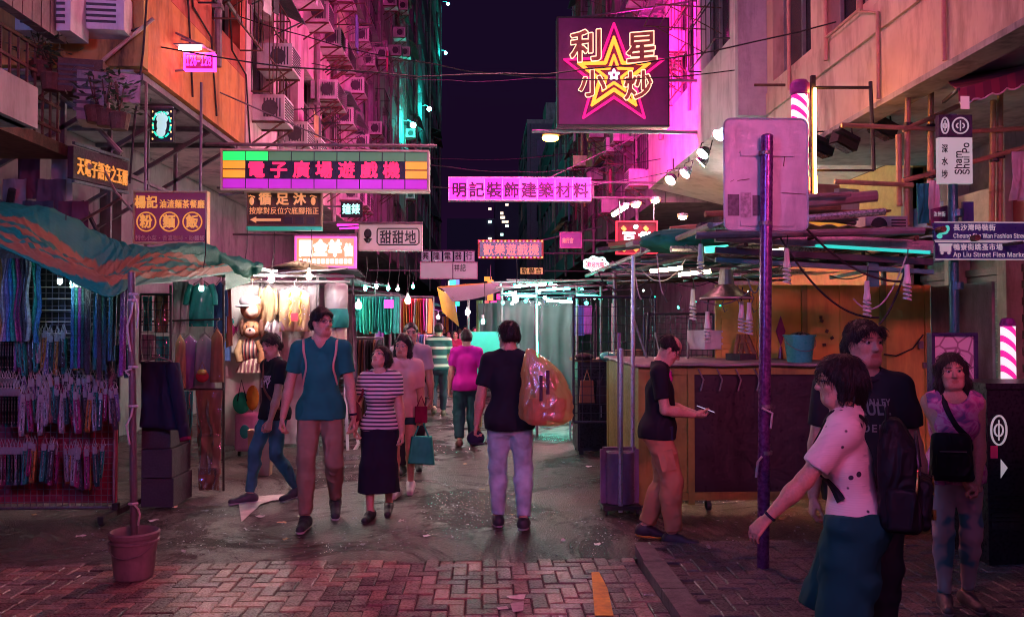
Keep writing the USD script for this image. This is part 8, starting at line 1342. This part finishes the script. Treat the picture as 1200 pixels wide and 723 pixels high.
# the man with the yellow bag
o = person('man in a black t-shirt and pale jeans carrying a yellow bag over his shoulder', (ong(597, 619)[0], 7.12, .002), math.radians(-3), 1.72, bulk=.99, feet=((.12, -.10, 8, .02), (-.10, .10, 8, 0)), hands=((.13, .14, 1.37), (-.30, .08, .78)), elbows=((.55, -.2, -.8), (-.5, -1, 0)), head=(30, -3, 0), shirt=dict(mat=tee('black_tee_b', (.012, .014, .022)), sleeve=.72, loose=.012, hem=-.10), legs=dict(to=1.97, mat=fabric('pale_jeans', (.32, .50, .52), .4, .7, 4.5), fit=.026, wr=.010), shoes=shoe('dark_sneaker', (.025, .028, .035), white_sole), hair=dict(style='short', puff=.006, rough=.009), curl=(.95, .75), palm=((-1, .2, 0), (1, 0, 0)))
W = o['world']; y = 7.12-.27
def yellow_bag():
    P = lambda px, py, d=0.0: at(px, py, y+d); t = T('plastic_bag', 'big translucent yellow plastic bag slung over the shoulder of the man in pale jeans', 'bag', P(640, 497)); n, m = 80, 70
    prof = [(621, 409, 4), (624, 416, 9), (629, 424, 15), (634, 436, 21), (638, 450, 26), (640, 464, 29.5), (641, 478, 31), (641, 490, 30), (640, 497, 20), (640, 499, 6)]; pr = np.array(prof, float); s = np.linspace(0, 9, m); cx, cy_, w = (np.interp(s, np.arange(10), pr[:, k]) for k in range(3)); a = np.linspace(0, 2*PI, n)
    V = np.array([[P(cx[i]+w[i]*math.cos(b), cy_[i])+[0, -.0045*w[i]*math.sin(b), 0] for b in a] for i in range(m)]); c = V.mean(1, keepdims=True); A, Sg = np.meshgrid(a, s); q = meshkit.fbm(np.stack([np.cos(A)*3.2, np.sin(A)*3.2, Sg*.33], -1), 3, 8)-.5; q2 = .5-np.abs(meshkit.fbm(np.stack([np.cos(A)*5, np.sin(A)*5, Sg*.8], -1), 2, 12)-.5)*4; V = c+(V-c)*(1+.42*q+.10*q2+.03*np.sin(A*9+Sg*.5))[..., None]; V[:, -1] = V[:, 0]
    n_ = {'t': ('transparent_bsdf', {'color': (1.0, .86, .58)}), 'd': ('diffuse_bsdf', {'color': (.72, .52, .24)}), 'tr': ('translucent_bsdf', {'color': (.72, .52, .24)}), 'g': ('glossy_bsdf', {'roughness': .25}), 'tc': ('texture_coordinate', {}), 'nz': ('noise_texture', {'type': 'ridged_multifractal', 'scale': 9.0, 'detail': 3.0}), 'bp': ('bump', {'strength': .6, 'distance': .02}), 'a': ('mix_closure', {'fac': .5}), 'b': ('mix_closure', {'fac': .46}), 'c': ('mix_closure', {'fac': .14})}
    mt = usdkit.material(stage, '/World/Looks/yellow_film', n_, [('tc.object', 'nz.vector'), ('nz.fac', 'bp.height'), ('bp.normal', 'g.normal'), ('bp.normal', 'd.normal'), ('d.BSDF', 'a.closure1'), ('tr.BSDF', 'a.closure2'), ('t.BSDF', 'b.closure1'), ('a.closure', 'b.closure2'), ('b.closure', 'c.closure1'), ('g.BSDF', 'c.closure2')], surface='c.closure'); t.part('film', MB().grid(V), mt, smooth=True)
    for k, (px, py, rx, c_, lb) in enumerate(((640, 462, 11, (.55, .50, .46), 'white printed carton'), (630, 482, 11, (.5, .08, .10), 'red packet'), (652, 480, 10, (.55, .2, .2), 'pink packet'), (645, 446, 8, (.45, .35, .25), 'tan packet'))): t.part('packet', MB().cbox(P(px, py, .0), (rx*.011, .09, rx*.019), rz=.3*k, ry=.25*(k-1)), M(f'packet_{k}', c_, .5, var=.5, scale=26), label=lb)
    nk = P(621, 409); h = W(o['W'][0]); t.part('neck', MB().tube([nk+[.01, 0, -.03], nk+(h-nk)*.35+[0, 0, .03], h+[0, .02, .02], h+[-.01, .05, -.06]], [.035, .022, .02, .03], 8), mt, smooth=True)
    for k, px in enumerate((632, 640)): t.part('print', MB().box(at(px, 470-k*8, y-.145), at(px+4, 440-k*6, y-.143)), M('bag_print', (.03, .015, .03), .6))
yellow_bag()
hb = W(o['W'][1]+[-.01, .04, -.12]); t = T('cap', 'black cap held in the left hand of the man in pale jeans', 'cap', hb); t.part('crown', MB().sphere(hb, (.075, .05, .065), 3), navy_c, smooth=True); t.part('peak', MB().sphere(hb+[.02, -.06, -.04], (.06, .05, .010), 2), navy_c, smooth=True)
# the man with the phone
o = person('balding man in black t-shirt and rust trousers walking with eyes on a phone', (ong(772, 634)[0], 6.62, .004), math.radians(-104), 1.63, bulk=.97, lean=1, feet=((.09, .11, 6, 0), (-.09, -.12, 6, .02)), hands=((.075, .28, 1.07), (-.07, .29, 1.07)), elbows=((.4, -.5, -1), (-.4, -.5, -1)), head=(2, -34, 0), shirt=dict(mat=tee('black_tee_c', (.012, .011, .018)), sleeve=.70, loose=.008, hem=-.07), legs=dict(to=1.93, mat=tee('rust_trousers', (.42, .21, .11)), fit=.026, flare=.012, wr=.014), shoes=dict(mat=M('sport_shoe', (.03, .02, .035), .5), sole=M('orange_sole', (.70, .30, .03), .5)), hair=dict(style='bald', rough=.003), glasses=True, curl=(.55, .5), palm=((-.4, 0, 1), (.4, 0, 1)))
W = o['world']; ph = (o['W'][0]+o['W'][1])/2+[0, .085, .035]; t = T('phone', 'dark smartphone held in both hands by the man in rust trousers', 'phone', W(ph)); t.part('case', MB().cbox(W(ph), (.075, .15, .010), rz=math.radians(-104), rx=-.35), M('phone_case', (.02, .02, .025), .25)); c_ = W(ph)+[0, 0, .0065]; t.part('screen', MB().cbox(c_, (.066, .138, .002), rz=math.radians(-104), rx=-.35), E('phone_screen', (.6, .75, 1.0), .35))
mg = M('magenta_print', (.55, .02, .35), .7)
for d_ in ((-.10, .12, .12), (-.155, .05, .10), (-.13, .09, .15), (-.06, .14, .14)): q = closest((o['shirt'][1][0], o['shirt'][1][1]), [o['chest']+np.array(d_)], .004)[0]; o['t'].part('print_patch', MB().sphere(q, (.018, .012, .026), 2), mg)
pk_ = o['Hp'][0]+.55*(o['K'][0]-o['Hp'][0])+np.array([.098, .01, 0]); o['t'].part('pocket', MB().cbox(pk_, (.022, .11, .15), rx=.25), tee('rust_trousers', (.42, .21, .11)), smooth=40)
o['t'].part('holster', MB().cbox(o['hc']+[.14, .08, -.01], (.03, .06, .10)), navy_c)
# near group on the right
dots = usdkit.material(stage, '/World/Looks/dotted_knit', {'tc': ('texture_coordinate', {}), 'v': ('voronoi_texture', {'scale': 15.0, 'randomness': .55}), 'w': ('wave_texture', {'bands_direction': 'z', 'scale': 34.0, 'distortion': .6}), 'r': ('rgb_ramp', {'ramp': [(0, (.03, .03, .05)), (.17, (.03, .03, .05)), (.20, (.66, .60, .54)), (1, (.66, .60, .54))]}), 'b': ('bump', {'strength': .14, 'distance': .006}), 'p': ('principled_bsdf', {'roughness': .9})}, [('tc.object', 'v.vector'), ('tc.object', 'w.vector'), ('v.distance', 'r.fac'), ('r.color', 'p.base_color'), ('w.fac', 'b.height'), ('b.normal', 'p.normal')], surface='p.BSDF')
o = person('near woman with bowl-cut hair, dotted cream knit top and teal culottes reaching out a hand', (1.56, 3.55, .045), math.radians(62), 1.50, female=True, res=.009, hres=.006, bulk=.95, lean=4, feet=((.09, .16, 5, 0), (-.09, -.16, 5, .03)), hands=((.22, .10, .75), (-.26, .40, .93)), elbows=((.5, -1, 0), (-.4, -.6, -.5)), head=(14, -2, 0), shirt=dict(mat=dots, sleeve=.74, loose=.008, hem=-.04, amp=.016, tuck=True), legs=dict(name='culottes', to=1.10, mat=tee('teal_culottes', (.006, .070, .068)), fit=.040, flare=.030, amp=.030, top=.07), shoes=shoe('flat_shoe', (.02, .02, .025), (.05, .04, .04)), hair=dict(style='bob', line=.052, puff=.006), glasses=True, curl=(.5, .30), palm=((-1, 0, 0), (.6, 0, -1)))
W = o['world']; sm = (W(o['shirt'][1][0]), o['shirt'][1][1]); bc = o['chest']+np.array([0, -.19, -.04]); t = T('backpack', 'black backpack with gold zips on the back of the near woman', 'backpack', W(bc)-[0, 0, .2]); bk = fabric('black_nylon', (.010, .010, .015), .3, .6, 9.0, .55)
def padded(pts, r, amp=.004, seed=1):
    """A padded case: the hull of balls at the points, a little uneven."""
    b_ = trimesh.creation.icosphere(2).vertices; h = trimesh.convex.convex_hull(np.vstack([b_*(r if np.ndim(r) == 0 else r[i])+p for i, p in enumerate(pts)])); h = h.subdivide_to_size(.022); v = np.array(h.vertices); v += h.vertex_normals*((meshkit.fbm(v*16, 3, seed)-.5)*2*amp)[:, None]; return v, h.faces
v, f = padded([bc+np.array(q) for q in ((-.105, .03, -.17), (.105, .03, -.17), (-.105, -.05, -.17), (.105, -.05, -.17), (-.09, .03, .12), (.09, .03, .12), (-.08, -.03, .10), (.08, -.03, .10), (-.045, .02, .19), (.045, .02, .19))], .045, .006, 3); t.part('sack', (W(v), f), bk, smooth=True)
v, f = padded([bc+np.array(q) for q in ((-.085, -.09, -.17), (.085, -.09, -.17), (-.085, -.10, -.03), (.085, -.10, -.03), (-.075, -.05, -.01), (.075, -.05, -.01))], .030, .005, 5); t.part('front_pocket', (W(v), f), bk, smooth=True)
for k in (1, -1): v, f = padded([bc+np.array(q) for q in ((k*.14, .02, -.18), (k*.14, -.05, -.18), (k*.135, .02, -.05), (k*.135, -.05, -.05))], .022, .004, 6); t.part('side_pocket', (W(v), f), bk, smooth=True)
a_ = np.linspace(-1.35, 1.35, 16); t.part('seam', MB().tube([W(bc+[.125*math.sin(k), -.085+.02*math.cos(k), -.02+.20*math.cos(k)]) for k in a_], .006, 6), M('black_piping', (.03, .03, .035), .35))
for k in (1, -1): t.part('strap', strap(sm, [W(o['chest']+[k*.13, .02, -.14]), W(o['chest']+[k*.125, .14, .0]), W(o['Sh'][0 if k > 0 else 1]+[-k*.045, .05, .06]), W(o['Sh'][0 if k > 0 else 1]+[-k*.06, -.10, .02])], .038, off=.012), bk)
gz = M('gold_zip', (.6, .38, .10), .3, 1.0); t.part('zip', MB().tube([W(bc+[.10*math.sin(k), -.128, -.085+.09*math.cos(k)]) for k in np.linspace(-1.2, 1.2, 12)], .004, 5), gz); t.part('zip', MB().tube([W(bc+[-.125, -.075, .05]), W(bc+[-.14, -.07, -.03]), W(bc+[-.142, -.06, -.10])], .005, 5), gz); t.part('zip_pull', MB().cbox(W(bc+[-.10, -.13, -.13]), (.012, .012, .04)), gz); t.part('handle', MB().tube([W(bc+[-.04, .04, .22]), W(bc+[0, .04, .275]), W(bc+[.04, .04, .22])], .008, 6), bk)
o['t'].part('wristband', MB().tube([o['E'][1]+(o['W'][1]-o['E'][1])*u for u in (.90, .95)], .028, 12), navy_c)
o = person('near man in a dark printed t-shirt with neat black hair gazing to the right', (1.83, 4.05, .045), math.radians(172), 1.65, res=.009, hres=.006, bulk=1.02, feet=((.10, .05, 6, 0), (-.10, -.05, 6, 0)), hands=((.27, .05, .80), (-.28, .08, .80)), head=(19, 1, 0), shirt=dict(mat=tee('charcoal_tee', (.020, .020, .026)), sleeve=.70, loose=.008, hem=-.10), legs=dict(to=1.95, mat=tee('dark_trousers', (.04, .035, .05)), fit=.018), shoes=shoe('dark_sneaker', (.025, .028, .035), white_sole), hair=dict(style='fringe', line=.066, puff=.001, rough=.004), curl=(.5, .5), skin=(.48, .27, .19))
print_on(o, ['THE VALLEY', 'SKULL', 'RIDERS'], o['chest'][2]+.085, .20, M('print_dim', (.20, .18, .19), .8), [.040, .075, .045]); W = o['world']
o['t'].part('neck_cord', MB().tube(closest((o['shirt'][1][0], o['shirt'][1][1]), [o['base']+np.array([.062*math.sin(a_), .075*math.cos(a_)*.9+.02, .01-.035*max(math.cos(a_), 0)]) for a_ in np.linspace(-1.7, 1.7, 16)], .003), .004, 5), navy_c)
o['t'].part('wristband', MB().tube([o['E'][1]+(o['W'][1]-o['E'][1])*u for u in (.86, .96)], .033, 12), steel)
pink_fl = usdkit.material(stage, '/World/Looks/pink_floral', {'tc': ('texture_coordinate', {}), 'n': ('noise_texture', {'scale': 13.0, 'detail': 3.0, 'distortion': 1.2}), 'r': ('rgb_ramp', {'ramp': [(.36, (.16, .08, .22)), (.46, (.52, .10, .30)), (.56, (.58, .30, .42)), (.66, (.50, .06, .28))]}), 'p': ('principled_bsdf', {'roughness': .8})}, [('tc.object', 'n.vector'), ('n.fac', 'r.fac'), ('r.color', 'p.base_color')], surface='p.BSDF')
pj = usdkit.material(stage, '/World/Looks/patched_jeans', {'tc': ('texture_coordinate', {}), 'n': ('noise_texture', {'scale': 5.0, 'detail': 2.0}), 'r': ('rgb_ramp', {'ramp': [(.40, (.05, .18, .21)), (.45, (.36, .27, .27)), (.6, (.42, .33, .32))]}), 'p': ('principled_bsdf', {'roughness': .85})}, [('tc.object', 'n.vector'), ('n.fac', 'r.fac'), ('r.color', 'p.base_color')], surface='p.BSDF')
o = person('woman in a sleeveless pink patterned blouse and pale patched jeans with clasped hands', (ong(1128, 715, .045)[0], 4.92, .045), math.radians(166), 1.46, female=True, res=.009, hres=.006, bulk=1.02, feet=((.08, .05, 8, 0), (-.09, -.03, 10, 0)), hands=((-.05, .21, .82), (-.09, .20, .84)), elbows=((.9, -.6, 0), (-.9, -.6, 0)), head=(-4, -3, 5), shirt=dict(mat=pink_fl, sleeve=0, loose=.008, hem=-.08, neck='wide'), legs=dict(to=1.96, mat=pj, fit=.010, wr=.009), shoes=shoe('worn_sneaker', (.10, .07, .07), (.30, .26, .25)), hair=dict(style='long', len=.26, front=True, line=.066), curl=(.65, .7), palm=((-1, -.3, 0), (1, -.3, 0)))
W = o['world']; sm = (W(o['shirt'][1][0]), o['shirt'][1][1]); bc = o['hc']+np.array([.06, .165, .11]); t = T('crossbody_bag', 'black crossbody bag worn in front by the woman in the pink blouse', 'bag', W(bc)-[0, 0, .12]); v, f = padded([bc+np.array(q) for q in ((-.085, 0, -.11), (.085, 0, -.11), (-.085, .03, -.11), (.085, .03, -.11), (-.075, 0, .10), (.075, 0, .10))], .030, .006, 4); t.part('sack', (W(v), f), bk, smooth=True)
t.part('strap', strap(sm, [W(o['Sh'][1]+[.05, -.03, .05]), W(o['Sh'][1]+[.055, .05, .03]), W(o['chest']+[-.02, .16, .02]), W(bc+[.05, .0, .10])], .030), bk) if False else t.part('strap', strap(sm, [W(o['Sh'][0]+[-.05, -.04, .05]), W(o['Sh'][0]+[-.05, .05, .04]), W(o['chest']+[.02, .16, .02]), W(o['hc']+[-.09, .15, .14])], .030), bk)
v, f = padded([bc+np.array(q) for q in ((-.07, .045, -.10), (.07, .045, -.10), (-.07, .04, .0), (.07, .04, .0))], .020, .004, 7); t.part('front_pocket', (W(v), f), bk, smooth=True); t.part('zip', MB().tube([W(bc+[-.07, .052, .03]), W(bc+[.07, .052, .03])], .004, 5), steel)
# small figures far down the street
far = (('woman in an orange top beside the far dresses', 509, 26, 170, 1.58, (.5, .2, .04), True, 'long'), ('man in a black cap far beyond the striped polo shirt', 520, 34, 182, 1.74, (.02, .02, .025), False, 'short'), ('woman in a white blouse at the end of the street', 551, 37, 178, 1.6, (.55, .5, .5), True, 'bob'), ('man in a blue shirt far under the games signboard', 562, 35, 3, 1.73, (.04, .07, .25), False, 'short'), ('man in a violet shirt far between the stalls', 539, 41, 176, 1.7, (.2, .04, .3), False, 'short'), ('man in a dark shirt far behind the orange backed awning', 557, 22, 178, 1.70, (.03, .03, .04), False, 'short'), ('woman in a wine red top far down the street', 534, 24, 175, 1.60, (.3, .03, .08), True, 'long'), ('man in a tan shirt walking away by the far dresses', 497, 20.5, 5, 1.72, (.35, .2, .12), False, 'short'), ('woman in a magenta top far left of the purple-shirt man', 526, 28, 170, 1.58, (.5, .03, .3), True, 'bob'), ('man in a white shirt at the far stalls', 545, 31, 185, 1.75, (.5, .46, .46), False, 'short'), ('woman in a teal top beyond the green board', 571, 27, 160, 1.6, (.02, .25, .22), True, 'long'))
for i, (lb, px, y, rz, H, c, fe, hs_) in enumerate(far): person(lb, (at(px, 400, y)[0], y, .004), math.radians(rz), H, res=.022, hres=.016, female=fe, feet=((.09, .12, 5, 0), (-.09, -.12, 5, .03)), shirt=dict(mat=tee(f'far_top_{i}', c), sleeve=.7, loose=.01), legs=dict(to=1.95, mat=tee('dark_trousers', (.04, .035, .05)), fit=.02), hair=dict(style=hs_), shoes=shoe('dark_sneaker', (.025, .028, .035), white_sole))
